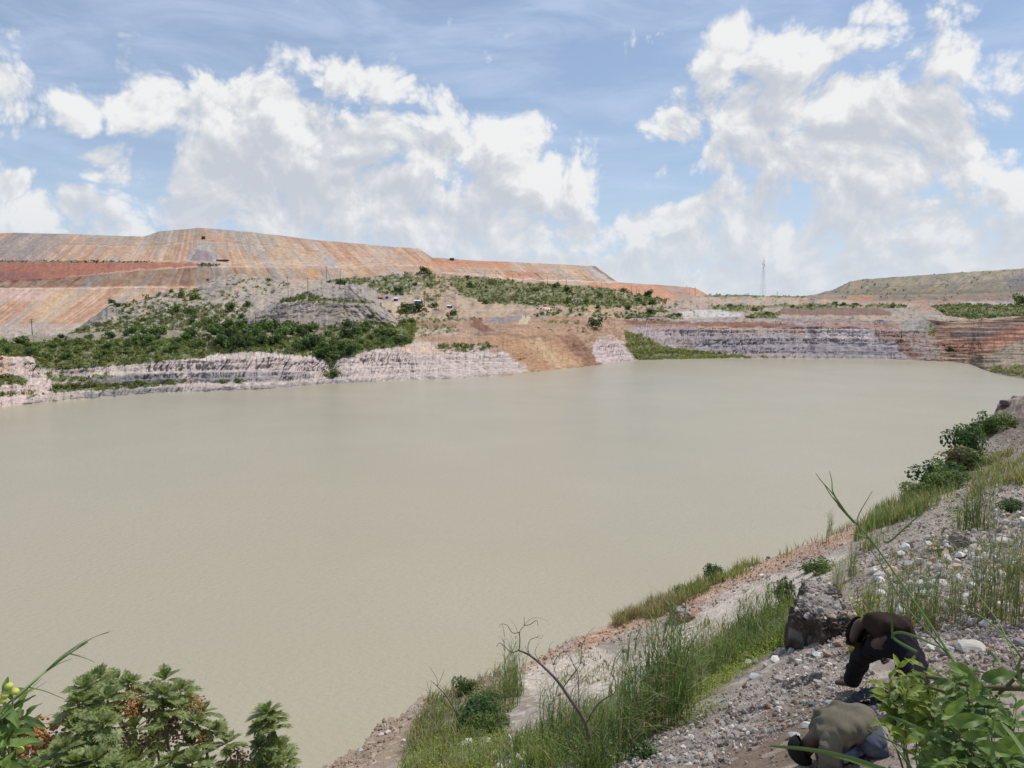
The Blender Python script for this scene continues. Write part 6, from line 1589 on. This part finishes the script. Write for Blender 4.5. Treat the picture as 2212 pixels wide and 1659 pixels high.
person('man in brown shirt and black trousers bending far over with legs spread', J, dict(skin=M_skin, shirt=M_brown, trousers=M_navy))
# second miner, stooping behind the leaves
g2 = Vector(hit(1925, 1659)); g2 = Vector(at(1930, 1659, 6.0)); gz = float(ground_z(g2.x, g2.y))
r2_ = math.hypot(g2.x, g2.y) - .2
pel = Vector(at(1893, 1572, 6.35)); sx = Vector((.25, .97, 0)).normalized(); fy = Vector((-.97, .2, 0)).normalized()
fz = float(ground_z(pel.x + .1, pel.y))
J = dict(pelvis=pel, spine1=pel + fy * .14 + uz * .04, spine2=pel + fy * .32 - uz * .03, neck=pel + fy * .45 - uz * .12, head=pel + fy * .51 - uz * .22, crown=pel + fy * .57 - uz * .30, face=(fy * .1 - uz).normalized(),
         shL=pel + fy * .36 - uz * .06 - sx * .18, elL=pel + fy * .36 - uz * .30 - sx * .20, wrL=pel + fy * .30 - uz * .52 - sx * .12,
         shR=pel + fy * .36 - uz * .04 + sx * .18, elR=pel + fy * .40 - uz * .28 + sx * .18, wrR=pel + fy * .36 - uz * .5 + sx * .08,
         hipL=pel - uz * .05 - sx * .11, hipR=pel - uz * .05 + sx * .11, loose=1.0, sleeve=.1, up=tuple(-fy), cuff=.95)
J['anL'] = Vector((pel.x + .02, pel.y - .16, fz + .09)); J['anR'] = Vector((pel.x + .10, pel.y + .14, fz + .09))
J['toeL'] = J['anL'] + fy * .15 - uz * .06; J['toeR'] = J['anR'] + fy * .15 - uz * .06
J['knL'] = J['hipL'].lerp(J['anL'], .5) + fy * .10; J['knR'] = J['hipR'].lerp(J['anR'], .5) + fy * .10; J['base'] = (J['anL'] + J['anR']) / 2 - uz * .09
person('miner in khaki shirt and grey-blue trousers stooping behind the leafy bush', J, dict(skin=M_skin, shirt=M_khaki, trousers=M_grey))
# tiny standing figures far off
def standing(x, y, shirt, trs, label, sheets):
    p = Vector(ground_at(x, y, sheets, 5)); J = dict(base=p, pelvis=p + uz * .95, spine1=p + uz * 1.15, spine2=p + uz * 1.35, neck=p + uz * 1.52, head=p + uz * 1.64, crown=p + uz * 1.72, face=Vector((0, -1, 0)), up=(0, -1, 0))
    for s, k in (('L', -1), ('R', 1)):
        J['sh' + s] = p + Vector((k * .19, 0, 1.42)); J['el' + s] = p + Vector((k * .27, 0, 1.14)); J['wr' + s] = p + Vector((k * .27, -.08, .9))
        J['hip' + s] = p + Vector((k * .1, 0, .9)); J['kn' + s] = p + Vector((k * .12, -.03 * k, .5)); J['an' + s] = p + Vector((k * .13, .05 * k, .09)); J['toe' + s] = p + Vector((k * .14, -.14, .03))
    return person(label, J, dict(skin=M_skin, shirt=shirt, trousers=trs))
standing(190, 697, M_to, M_navy, 'left one of two tiny figures walking at the foot of the dump', [SD])
standing(194, 697, M_khaki, M_grey, 'right one of two tiny figures walking at the foot of the dump', [SD])
standing(1136, 688, M_brown, M_navy, 'tiny figure walking down the dirt track above the slide', [SW, SM])
standing(1484, 620, M_navy, M_navy, 'tiny dark figure on the crest of the lowest orange dump', [SD])

# ---- things lying by the miners
def cloth(x, y, wpx, label, mat, name, cat, amp=.05, seed=3, asp=.7, up=.02, rz=.4):
    p = hit(x, y); dep = p[1] * math.cos(TH) - (p[2] - H) * math.sin(TH); w_ = wpx * dep / FPX; n = 56
    u, v = np.meshgrid(np.linspace(-1, 1, n), np.linspace(-1, 1, n), indexing='ij')
    rr_ = 1 + .2 * (fbm(np.arctan2(v, u) * 2, 0 * u, 3, seed) - .5); X = u * w_ / 2 * rr_; Y = v * w_ / 2 * asp * rr_
    ca, sa = math.cos(rz), math.sin(rz); X, Y = X * ca - Y * sa, X * sa + Y * ca
    Z = ground_z(p[0] + X, p[1] + Y) - p[2] + up + amp * (ridge(u * 2.2 + seed, v * 2.2 + u, 4, seed) - .35) + amp * .8 * (1 - np.clip(u * u + v * v, 0, 1))
    o = link(name, mesh_np(name, np.stack([X, Y, Z + near_noise(p[0] + X, p[1] + Y, 8) * 0], -1).reshape(-1, 3), grid_faces(n, n), mat, None, True)); o.location = p; o['label'] = label; o['category'] = cat
    md = o.modifiers.new('t', 'SOLIDIFY'); md.thickness = .006
    return o
M_bluecl = plain_mat('blue_white_sheet', (.06, .10, .30), .8, .3, 11.0, .2, c2=(.5, .55, .62))
M_blk = plain_mat('black_plastic', (.014, .020, .030), .45, .4, 14.0, .5)
M_slate = plain_mat('slate_blue_sheet', (.10, .13, .16), .7, .3, 6.0, .3)
cloth(1845, 1632, 120, 'crumpled blue and white sheet spread on the dirt below the stooping miner', M_bluecl, 'sheet', 'sheet', .09, 4, .6, .05)
cloth(1868, 1520, 92, 'black plastic sack lying crumpled beside the man left foot', M_blk, 'plastic_sack', 'sack', .13, 6, .5, .05, -.3)
cloth(1560, 1517, 30, 'slate-blue scrap of sheeting in the gravel below the reeds', M_slate, 'plastic_scrap', 'scrap', .05, 9, .6, .03)
for i, (x, y, w_, lab) in enumerate([(1292, 1568, 10, 'white plastic scrap in the grass right of the dead tree'), (1174, 1455, 6, 'white scrap on the brown rim left of the tree fork'), (2175, 1205, 9, 'white scrap lying on the slope at the right edge'), (1912, 1203, 8, 'bluish white scrap beside the leaning green stalk')]):
    cloth(x, y, w_, lab, M_tw, 'plastic_scrap', 'scrap', .03, 20 + i, .8, .03)
# ------------------------------------------------------------------ plants close to the viewer
M_lobed = leaf_mat('lobed_leaf', (.12, .165, .05), var=.5, scale=9.0, trans=.3, rough=.5, hue=(.29, .34, .115), spec=.3)
M_bright = leaf_mat('bright_leaf', (.15, .235, .045), var=.5, scale=9.0, trans=.38, rough=.5, hue=(.31, .37, .07), spec=.35)
M_ovate = leaf_mat('broad_leaf', (.10, .18, .045), var=.45, scale=9.0, trans=.34, rough=.48, hue=(.20, .29, .07), spec=.3)
M_blade = leaf_mat('blade', (.19, .28, .08), var=.3, scale=3.0, trans=.35, rough=.45, hue=(.28, .37, .13), spec=.35)
M_seed = plain_mat('dry_seed_heads', (.20, .085, .03), .8, .5, 30.0, .2, c2=(.40, .19, .06))
M_seed2 = plain_mat('old_seed_heads', (.13, .085, .055), .85, .5, 30.0, .1, c2=(.22, .15, .09))
M_bud = plain_mat('yellow_buds', (.50, .55, .10), .6, .2, 12.0, .3)
M_stem = plain_mat('green_brown_stem', (.12, .10, .05), .7, .3, 8.0, .2)
def lobed_leaf(L=1.0, pairs=6, droop=.5, seed=0):
    rng = np.random.default_rng(seed); V = []; F = []
    def P(s, w): # s along, w across
        z = -droop * s * s * .5 + .10 * abs(w); return (w, s, z)
    n = pairs
    for side in (-1, 1):
        for i in range(n):
            s0 = .16 + .66 * i / n; s1 = s0 + .66 / n * .52; env = math.sin(math.pi * (.18 + .72 * i / n)) ** .8
            ln = .42 * env * rng.uniform(.85, 1.1); an = math.radians(38 + 12 * (1 - i / n)); tip = (side * ln * math.sin(an) * 1.25, s1 + ln * math.cos(an))
            b = len(V); m1 = ((side * ln * .50), s0 + ln * .30); m2 = (side * ln * .62, s1 + ln * .50)
            V += [P(s0, 0), P(m1[1], m1[0]), P(tip[1], tip[0]), P(m2[1], m2[0] * .82), P(s1 + .03, 0)]
            F += [(b, b + 1, b + 3, b + 4), (b + 1, b + 2, b + 3, b + 3)]
    b = len(V); V += [P(.78, -.03), P(.90, -.085), P(1.06, 0), P(.90, .085), P(.78, .03)]; F += [(b, b + 1, b + 3, b + 4), (b + 1, b + 2, b + 3, b + 3)]
    for i in range(8):
        s0, s1 = i / 8 * .85, (i + 1) / 8 * .85; w0 = .012 if s0 < .14 else .036; w1 = .012 if s1 < .14 else .036; b = len(V)
        V += [P(s0, -w0), P(s0, w0), P(s1, w1), P(s1, -w1)]; F += [(b, b + 1, b + 2, b + 3)]
    return np.array(V) * L, F
def xf(V, org_, d, up, s):
    """local y -> d, local z -> up"""
    y = Vector(d).normalized(); z = Vector(up); x = y.cross(z).normalized(); z = x.cross(y)
    Mx = np.array([x[:], y[:], z[:]]); return V @ Mx * s + np.array(org_)
def mesh_poly(name, parts, mat, smooth=False):
    V = []; F = []; o = 0
    for v, f in parts: V.append(v); F += [tuple(dict.fromkeys(i + o for i in q)) for q in f]; o += len(v)
    me = bpy.data.meshes.new(name); me.from_pydata(np.concatenate(V).tolist(), [], F); me.materials.append(mat)
    for p in me.polygons: p.use_smooth = smooth
    return me
def rosette(seed, n=16):
    rng = np.random.default_rng(seed); parts = []
    for i in range(n):
        t = i / n; a = i * 2.4 + rng.uniform(-.2, .2); el = 1.35 - 1.55 * t + rng.uniform(-.15, .15)
        d = Vector((math.cos(a) * math.cos(el), math.sin(a) * math.cos(el), math.sin(el))); up = Vector((-math.cos(a) * math.sin(el), -math.sin(a) * math.sin(el), math.cos(el)))
        V, F = lobed_leaf(1, 6, .35 + .5 * t, seed * 50 + i); parts.append((xf(V, Vector((0, 0, .04 - .10 * t)), d, up, rng.uniform(.75, 1.1) * (.55 + .5 * t)), F))
    return mesh_poly('leaf_rosette', parts, M_lobed)
ROS = [rosette(s) for s in (1, 2, 3, 4, 5)]
def seedhead(seed, mat, n=110):
    rng = np.random.default_rng(seed); V0, F0 = ico(1); parts = []
    bm = bmesh.new()
    for i in range(n):
        d = rng.normal(size=3); d /= np.linalg.norm(d); p = d * rng.uniform(.3, 1) * (1, 1, .85) - (0, 0, .25); parts.append((V0 * rng.uniform(.05, .085) + p, [tuple(f) for f in F0]))
    for i in range(16):
        d = rng.normal(size=3); d /= np.linalg.norm(d); q = Vector(d.tolist()) * .9; bm_tube(bm, [(0, 0, .3), q * .5 + Vector((0, 0, .1)), q - Vector((0, 0, .2))], [.02, .015, .01], 4)
    V = np.array([v.co[:] for v in bm.verts]); bm.verts.index_update(); F = [tuple(v.index for v in f.verts) for f in bm.faces]; bm.free(); parts.append((V, F))
    return mesh_poly('seed_head', parts, mat)
SEED = [seedhead(1, M_seed), seedhead(2, M_seed2), seedhead(3, M_seed, 70)]
def shrub(label, base, ros, seeds, scale=.108, rr0=4.0):
    o = empty('shrub', base, 0, label, 'shrub'); B = Vector(base); rng = np.random.default_rng(int(base[0] * 100) % 97)
    for i, (x, y, dr, sc) in enumerate(ros):
        p = Vector(at(x, y + 9, rr0 + dr)); r_ = bpy.data.objects.new('leaf_rosette', ROS[i % 5]); COL.objects.link(r_); r_.parent = o; r_.location = p - B
        s = scale * sc; r_.scale = (s, s, s); r_.rotation_euler = (rng.uniform(-.45, .25), rng.uniform(-.35, .35), rng.uniform(0, 6.28))
        if i % 3 == 0 or len(ros) < 8:
            bm = bmesh.new(); q = p - B; m_ = Vector((q.x * .85 + rng.uniform(-.06, .06), q.y * .9 + .08, q.z * .5)); bm_tube(bm, [Vector((0, 0, 0)), m_, m_.lerp(q, .6) + Vector((rng.uniform(-.03, .03), .03, 0)), q], [.012, .009, .007, .005], 6); bm_obj('branch', bm, M_stem, o, True)
    for i, (x, y, dr, sc, k) in enumerate(seeds):
        s_ = bpy.data.objects.new('seed_head', SEED[k]); COL.objects.link(s_); s_.parent = o; s_.location = Vector(at(x, y, rr0 + dr)) - B; s_.scale = (sc,) * 3; s_.rotation_euler = (0, 0, i)
    return o
rngf = np.random.default_rng(4)
main = [(184,1478,0,1),(208,1463,.1,1.1),(252,1469,.2,1),(276,1470,0,.9),(356,1460,.1,1.1),(389,1486,0,1.05),(350,1496,-.1,1.1),(220,1556,-.3,1.1),(169,1514,-.1,1),(261,1536,0,1),(365,1524,-.1,1.1),(439,1532,.1,1),
        (424,1552,0,.9),(291,1570,-.2,1),(166,1572,-.2,1.1),(208,1600,-.35,1),(416,1603,0,1.1),(490,1598,.1,1.1),(416,1642,-.2,1.1),(371,1636,-.1,1),(166,1645,-.5,1.1),(202,1640,-.5,1.1),(255,1648,-.4,1),(291,1640,-.3,1),(326,1655,-.3,1),
        (463,1572,.1,.9),(310,1492,.1,1),(232,1505,-.1,1.1),(300,1535,.1,.9),(140,1610,-.4,1),(190,1665,-.5,1.1),(240,1680,-.5,1.1),(300,1690,-.4,1.2),(380,1680,-.2,1.2),(450,1650,0,1),(500,1660,.1,1.1),(330,1590,.3,1),(150,1545,.2,.9),(400,1510,.3,.9),(270,1600,.2,1),
        (107,1632,-.3,.9),(130,1650,-.4,1),(60,1655,-.4,.9),(350,1555,.4,.9),(215,1530,.3,1)]
seeds = [(278,1520,-.12,.085,0),(240,1597,-.25,.10,1),(415,1517,.05,.08,2),(380,1555,.1,.11,1),(427,1586,0,.055,0),(330,1510,.1,.07,0),(170,1535,0,.08,1),(340,1545,.1,.10,1),(512,1632,.1,.10,1),(300,1610,.1,.10,1),(195,1620,-.1,.12,1),(330,1475,.15,.04,0),(290,1480,.1,.045,0),
         (72,1585,-.1,.13,0),(95,1600,0,.11,1),(60,1610,0,.11,1),(385,1575,.2,.09,1),(185,1590,.1,.12,1)]
shrub('large green shrub with deeply cut leaves and brown seed heads at the bottom left', at(330, 1980, 3.7), main, seeds)
shrub('upright stalk of the same cut-leaved plant right of the large bottom-left shrub', at(590, 1950, 3.9), [(576,1532,0,1.1),(585,1545,0,1),(566,1560,-.05,.9),(590,1562,.05,1),(562,1605,-.05,.9),(594,1612,0,1.1),(580,1640,-.1,1.1),(617,1633,.1,.9),(560,1655,-.1,1),(605,1665,0,1)],
      [(562,1556,.05,.045,1),(563,1572,.05,.05,1),(561,1590,.05,.05,1),(565,1607,.05,.055,1),(566,1628,.1,.07,1),(628,1655,.1,.06,1)], .10, 4.0)

# ovate leaves
def ovate(L=1, W_=.30, seed=0, fold=.35, droop=.5, wave=.05, nu=9, nv=13):
    rng = np.random.default_rng(seed); s = np.linspace(0, 1, nv); w = np.linspace(-1, 1, nu); S_, Wg = np.meshgrid(s, w, indexing='ij')
    prof = (np.sin(math.pi * S_ ** .8) ** .75) * (1 - .25 * S_) ; prof = np.where(S_ < .001, .02, prof); ser = 1 + .05 * np.sin(S_ * 70) * (np.abs(Wg) > .9)
    X = Wg * W_ * prof * ser; Y = S_ * L; vein = .012 * np.sin((S_ - .35 * np.abs(Wg)) * 48) * (1 - np.abs(Wg) * .5) * np.clip(prof, 0, 1)
    Z = fold * np.abs(X) - droop * S_ * S_ * .5 + wave * np.sin(S_ * 9 + rng.uniform(0, 6)) * np.abs(Wg) + vein
    return np.stack([X, Y, Z], -1).reshape(-1, 3), [tuple(f) for f in grid_faces(nv, nu)]
LEAFV = [ovate(1, .215, i, .25 + .15 * (i % 3), .25 + .2 * (i % 4)) for i in range(8)]
def leafy(label, name, base, tips, mat, size, nleaf, rr0, seed, stem=.006, big=()):
    o = empty(name, base, 0, label, 'bush'); B = Vector(base); rng = np.random.default_rng(seed)
    for i, (x, y, dr) in enumerate(tips):
        p = Vector(at(x, y, rr0 + dr)) - B; m_ = Vector((p.x * .6 + rng.uniform(-.04, .04), p.y * .6, p.z * .55 + .03))
        bm = bmesh.new(); bm_tube(bm, [Vector((0, 0, 0)), m_, p.lerp(m_, .3) + Vector((0, 0, .01)), p], [stem * 1.4, stem, stem * .7, stem * .4], 6); bm_obj('stem', bm, M_stem, o, True)
        parts = []
        for k in range(nleaf):
            t = 1 - (k // 2) * .16; q = m_.lerp(p, t) ; a = k * 2.0 + rng.uniform(-.4, .4) + i; el = rng.uniform(-.2, .6) + (.5 if k < 2 else 0)
            d = Vector((math.cos(a) * math.cos(el), math.sin(a) * math.cos(el) - .15, math.sin(el))); up = Vector((rng.uniform(-.3, .3), -.35 + rng.uniform(-.3, .3), 1))
            V, F = LEAFV[rng.integers(0, 8)]; parts.append((xf(V, q, d, up, size * rng.uniform(.6, 1.15) * (.7 if k < 2 else 1)), F))
        me = mesh_poly('leaf_cluster', parts, mat, True); link('leaf_cluster', me, o)
    for (x, y, dr, L_, ang_) in big:
        p = Vector(at(x, y, rr0 + dr)) - B; V, F = LEAFV[int(x) % 8]
        d = Vector((math.cos(ang_), -.25, math.sin(ang_))); me = mesh_poly('leaf', [(xf(V, p, d, Vector((.1, -.8, .6)), L_ * .72), F)], M_ovate, True); link('leaf', me, o)
    return o
Z3 = lambda x, y: (1659 + x / 4, 1244 + y / 4)
tips = [Z3(*q) + (dr,) for q, dr in [((1130,790),.2),((1250,770),.2),((1340,790),.1),((1200,870),.2),((1330,900),.1),((1050,895),.2),((1010,960),.15),((1080,1010),.1),((1180,1000),0),((1420,1000),0),((1300,1080),0),((1380,840),.1),((1240,950),.1),((1150,1080),.1),((1290,1180),0),((1480,900),0)]]
leafy('bright yellow-green leafy bush hiding the men legs at the lower right', 'bush', at(2010, 1850, 2.6), tips, M_bright, .082, 11, 2.9, 3, .0022)
tips = [Z3(*q) + (dr,) for q, dr in [((1600,800),0),((1700,860),0),((1750,960),0),((1560,840),.1),((1500,1130),0),((1620,1000),.1),((1850,1000),0),((1450,1300),0),((1640,1330),-.1),((1850,1180),0),((2000,1050),.1),((1560,1450),-.1),((1750,1500),-.1),((1950,1400),-.1),((2100,1300),0),((2150,1480),-.1),((1650,1600),-.2),((1900,1600),-.2),((2050,1620),-.2),((2150,1120),.1),((1400,1500),0),((1380,1620),-.1),((1500,1620),-.2)]]
_t = list(tips); tips = _t + [(x + 22 * math.sin(i * 2.3), y + 16 * math.cos(i * 1.7), dr + .22) for i, (x, y, dr) in enumerate(_t)]
leafy('darker green broad-leaved bush filling the bottom right corner', 'bush', at(2130, 1900, 2.1), tips, M_ovate, .062, 9, 2.35, 8, .002,
      big=[Z3(1560,1270) + (-.35, .125, .3), Z3(1840,890) + (-.2, .12, .35), Z3(1660,1390) + (-.35, .10, .2), Z3(1560,760) + (-.1, .11, -.35), Z3(1790,1460) + (-.4, .12, -.1), Z3(1740,830) + (-.1, .11, -1.2), Z3(1530,1200) + (-.2, .1, .9), Z3(1980,1480) + (-.3, .11, .5), Z3(2100,1560) + (-.3, .11, 1.2), Z3(1400,1390) + (-.1, .09, 2.6), Z3(1900,1250) + (-.2, .11, -.6)])
o = empty('woody_branch', at(2300, 1560, 2.5), 0, 'thin brown woody stems reaching in from the right edge above the leaves', 'branch')
ob = at(2300, 1560, 2.5)
for L_, a in [([Z3(1360,870), Z3(1500,890), Z3(1700,935), Z3(1860,965), Z3(2212,970), Z3(2600,980)], .009), ([Z3(1380,955), Z3(1550,1010), Z3(1720,1090), Z3(1850,1200)], .007), ([Z3(1830,1160), Z3(1950,1060), Z3(2100,920), Z3(2212,800)], .006), ([Z3(1820,1320), Z3(2000,1350), Z3(2212,1365), Z3(2500,1380)], .005), ([Z3(1500,1060), Z3(1600,1150), Z3(1640,1300)], .005)]:
    branch('stem', [(x, y, 2.5) for x, y in L_], a * .6, a, o, M_stem, org=ob)
# pale weeds with yellow buds at the far left
tips = [(10,1500,0),(28,1512,0),(45,1530,.1),(20,1540,0),(5,1560,0),(40,1560,0),(55,1548,.1),(15,1590,-.1),(0,1620,-.1),(30,1645,-.1),(60,1650,-.1),(85,1655,0),(5,1660,-.2)]
wl = leafy('light green weed with round yellow buds at the far left edge', 'weed', at(10, 1950, 3.0), tips, M_ovate, .10, 7, 3.3, 12)
for (x, y) in [(20,1482),(6,1513),(10,1501),(43,1620),(33,1494)]:
    V0, F0 = ico(3); me = mesh_np('bud', V0 * (.014, .014, .012), F0, M_bud, None, True); b_ = link('bud', me, wl); b_.location = Vector(at(x, y, 3.2)) - Vector(at(10, 1950, 3.0))

# long grass blades and stalks
def ribbon(name, label, pts_, w_, r=2.4, mat=None, face=None, cat='grass', fold=.3):
    P = [Vector(at(p[0], p[1], p[2] if len(p) > 2 else r)) for p in pts_]; n = len(P); Q = []
    for i in range(n - 1):
        p0, p1, p2, p3 = P[max(i - 1, 0)], P[i], P[i + 1], P[min(i + 2, n - 1)]
        for s in range(6):
            t = s / 6; Q.append(.5 * ((2 * p1) + (p2 - p0) * t + (2 * p0 - 5 * p1 + 4 * p2 - p3) * t * t + (3 * p1 - p0 - 3 * p2 + p3) * t ** 3))
    Q.append(P[-1]); m_ = len(Q); V = []; og = Q[0].copy()
    for i, q in enumerate(Q):
        d = (Q[min(i + 1, m_ - 1)] - Q[max(i - 1, 0)]).normalized(); v = Vector((0, -1, .35)); s = d.cross(v).normalized(); nn = s.cross(d)
        t = i / (m_ - 1); ww = w_ * (math.sin(math.pi * min(1, .12 + .88 * t) ** 1.0) ** .6 if name == 'leaf' else 1) * (1 - t) ** .35 if t < 1 else 0
        for k in (-1, 0, 1): V.append(q + s * ww * k + nn * (abs(k) * fold * ww) - og)
    F = grid_faces(m_, 3); me = mesh_np('blade', np.array([v[:] for v in V]), F, mat or M_blade, None, True); o = link('tall_grass', me); o.location = og
    md = o.modifiers.new('t', 'SOLIDIFY'); md.thickness = .0006
    o['label'] = label; o['category'] = cat; return o
ribbon('b', 'broad pale green grass blade lying across the bottom edge', [(1960,1680,2.0),(1890,1657,2.05),(1820,1634,2.1),(1740,1618,2.15),(1659,1611,2.2)], .0085)
ribbon('b', 'pale folded blade arching over the stooping miner', [Z3(1620,1470)+(2.2,), Z3(1500,1400)+(2.25,), Z3(1300,1320)+(2.3,), Z3(1150,1250)+(2.35,), Z3(1030,1205)+(2.4,)], .007)
ribbon('b', 'dark green blade crossing in front of the stooping miner legs', [Z3(1250,1680)+(2.3,), Z3(1150,1540)+(2.3,), Z3(1030,1380)+(2.35,), Z3(905,1185)+(2.4,)], .004)
ribbon('b', 'thin blade below the dark one, running to the bottom edge', [Z3(1420,1670)+(2.3,), Z3(1200,1500)+(2.3,), Z3(1000,1400)+(2.35,), Z3(820,1300)+(2.4,)], .003)
ribbon('b', 'upright blade hanging in front of the man back', [Z3(1290,660)+(2.5,), Z3(1110,560)+(2.5,), Z3(1075,500)+(2.5,), Z3(1070,400)+(2.5,), Z3(1060,280)+(2.5,), Z3(1085,180)+(2.5,)], .0045)
ribbon('b', 'bent blade pointing right across the man waist', [Z3(1075,540)+(2.5,), Z3(1085,500)+(2.5,), Z3(1160,490)+(2.5,), Z3(1300,535)+(2.5,), Z3(1420,590)+(2.5,), Z3(1580,650)+(2.5,)], .0048)
ribbon('b', 'blade springing up and right from the leaning stalk above the stones', [Z3(1000,-300)+(2.6,), (1921,1170,2.6), (1955,1140,2.6), (2008,1093,2.6)], .0036)
ribbon('b', 'wide blade at the right edge running down to the corner', [Z3(2230,1560)+(1.9,), Z3(2120,1400)+(1.95,), Z3(2010,1260)+(2.0,), Z3(1950,1150)+(2.1,)], .0075)
ribbon('b', 'wide pale blade rising into the right edge', [Z3(1900,640)+(2.3,), Z3(2010,760)+(2.3,), Z3(2120,880)+(2.2,), Z3(2260,1010)+(2.2,)], .004)
ribbon('b', 'short upright blade by the right edge beside the twigs', [Z3(2190,940)+(2.2,), Z3(2165,850)+(2.2,), Z3(2160,780)+(2.2,), Z3(2190,690)+(2.2,)], .006)
def stalk(label, L_, r0, r1, rng_, mat=None, sprays=(), cat='grass stalk'):
    og = at(*L_[0]); o = empty('grass_stalk', og, 0, label, cat)
    branch('stalk', L_, r0, r1, o, mat or M_blade, 5, og)
    for s in sprays: branch('spikelet', s, r1 * 1.1, r1 * .35, o, mat or M_blade, 4, og)
    return o
stalk('long green grass stalk leaning left, its tip reaching out over the water', [(2250,1680,2.3),(2150,1570,2.4),(2061,1429,2.5),(2010,1350,2.55),(1937,1245,2.6),(1880,1165,2.6),(1830,1110,2.6),(1800,1075,2.6)], .0048, .0022, 1, None,
      [[(1830,1110,2.6),(1800,1068,2.6),(1775,1040,2.6),(1762,1022,2.6)], [(1815,1090,2.6),(1799,1062,2.6),(1797,1040,2.6),(1792,1018,2.6)], [(1830,1112,2.6),(1795,1070,2.6),(1780,1045,2.6)], [(1845,1130,2.6),(1822,1105,2.6),(1808,1090,2.6)], [(1858,1150,2.6),(1853,1118,2.6),(1873,1080,2.6),(1885,1060,2.6)], [(1880,1165,2.6),(1850,1155,2.6),(1833,1156,2.6)]])
stalk('thin second grass stalk just left of the long one above the man', [(2061,1429,2.5),(2000,1360,2.55),(1950,1300,2.6),(1900,1215,2.6),(1866,1170,2.6)], .0026, .0014, 1)
stalk('thin yellow-green stem arching from the man back to the right edge', [Z3(1110,0)+(2.6,), Z3(1300,140)+(2.6,), Z3(1500,190)+(2.6,), Z3(1700,280)+(2.55,), Z3(1900,390)+(2.5,), Z3(2080,560)+(2.4,), Z3(2200,720)+(2.4,)], .0012, .0026, 1)
stalk('thin pale stem running down the right side over the dry reeds', [Z3(1730,60)+(2.6,), Z3(1880,250)+(2.55,), Z3(2010,430)+(2.5,), Z3(2120,700)+(2.4,), Z3(2200,1000)+(2.4,)], .0010, .0024, 1)
stalk('feathery grass stalk leaning over the water at the far left', [(-60,1640,2.4),(0,1540,2.5),(40,1500,2.5),(100,1450,2.6),(150,1412,2.6),(190,1387,2.6)], .004, .0018, 1, None,
      [[(100,1450,2.6),(150,1408,2.6),(200,1378,2.6),(243,1362,2.6)], [(120,1435,2.6),(160,1405,2.6),(200,1378,2.6),(235,1366,2.6)], [(90,1458,2.6),(130,1420,2.6),(165,1395,2.6),(190,1379,2.6)], [(60,1485,2.6),(95,1455,2.6),(125,1435,2.6),(155,1423,2.6)], [(40,1505,2.6),(70,1478,2.6),(100,1450,2.6),(115,1440,2.6)], [(10,1540,2.5),(50,1505,2.5),(85,1482,2.55),(102,1472,2.6)], [(62,1485,2.6),(95,1492,2.6),(130,1506,2.6),(140,1510,2.6)], [(150,1412,2.6),(180,1420,2.6),(205,1431,2.6)], [(-20,1560,2.5),(30,1515,2.5),(70,1475,2.55)], [(-20,1575,2.5),(20,1530,2.5),(60,1495,2.55),(90,1465,2.6)]])
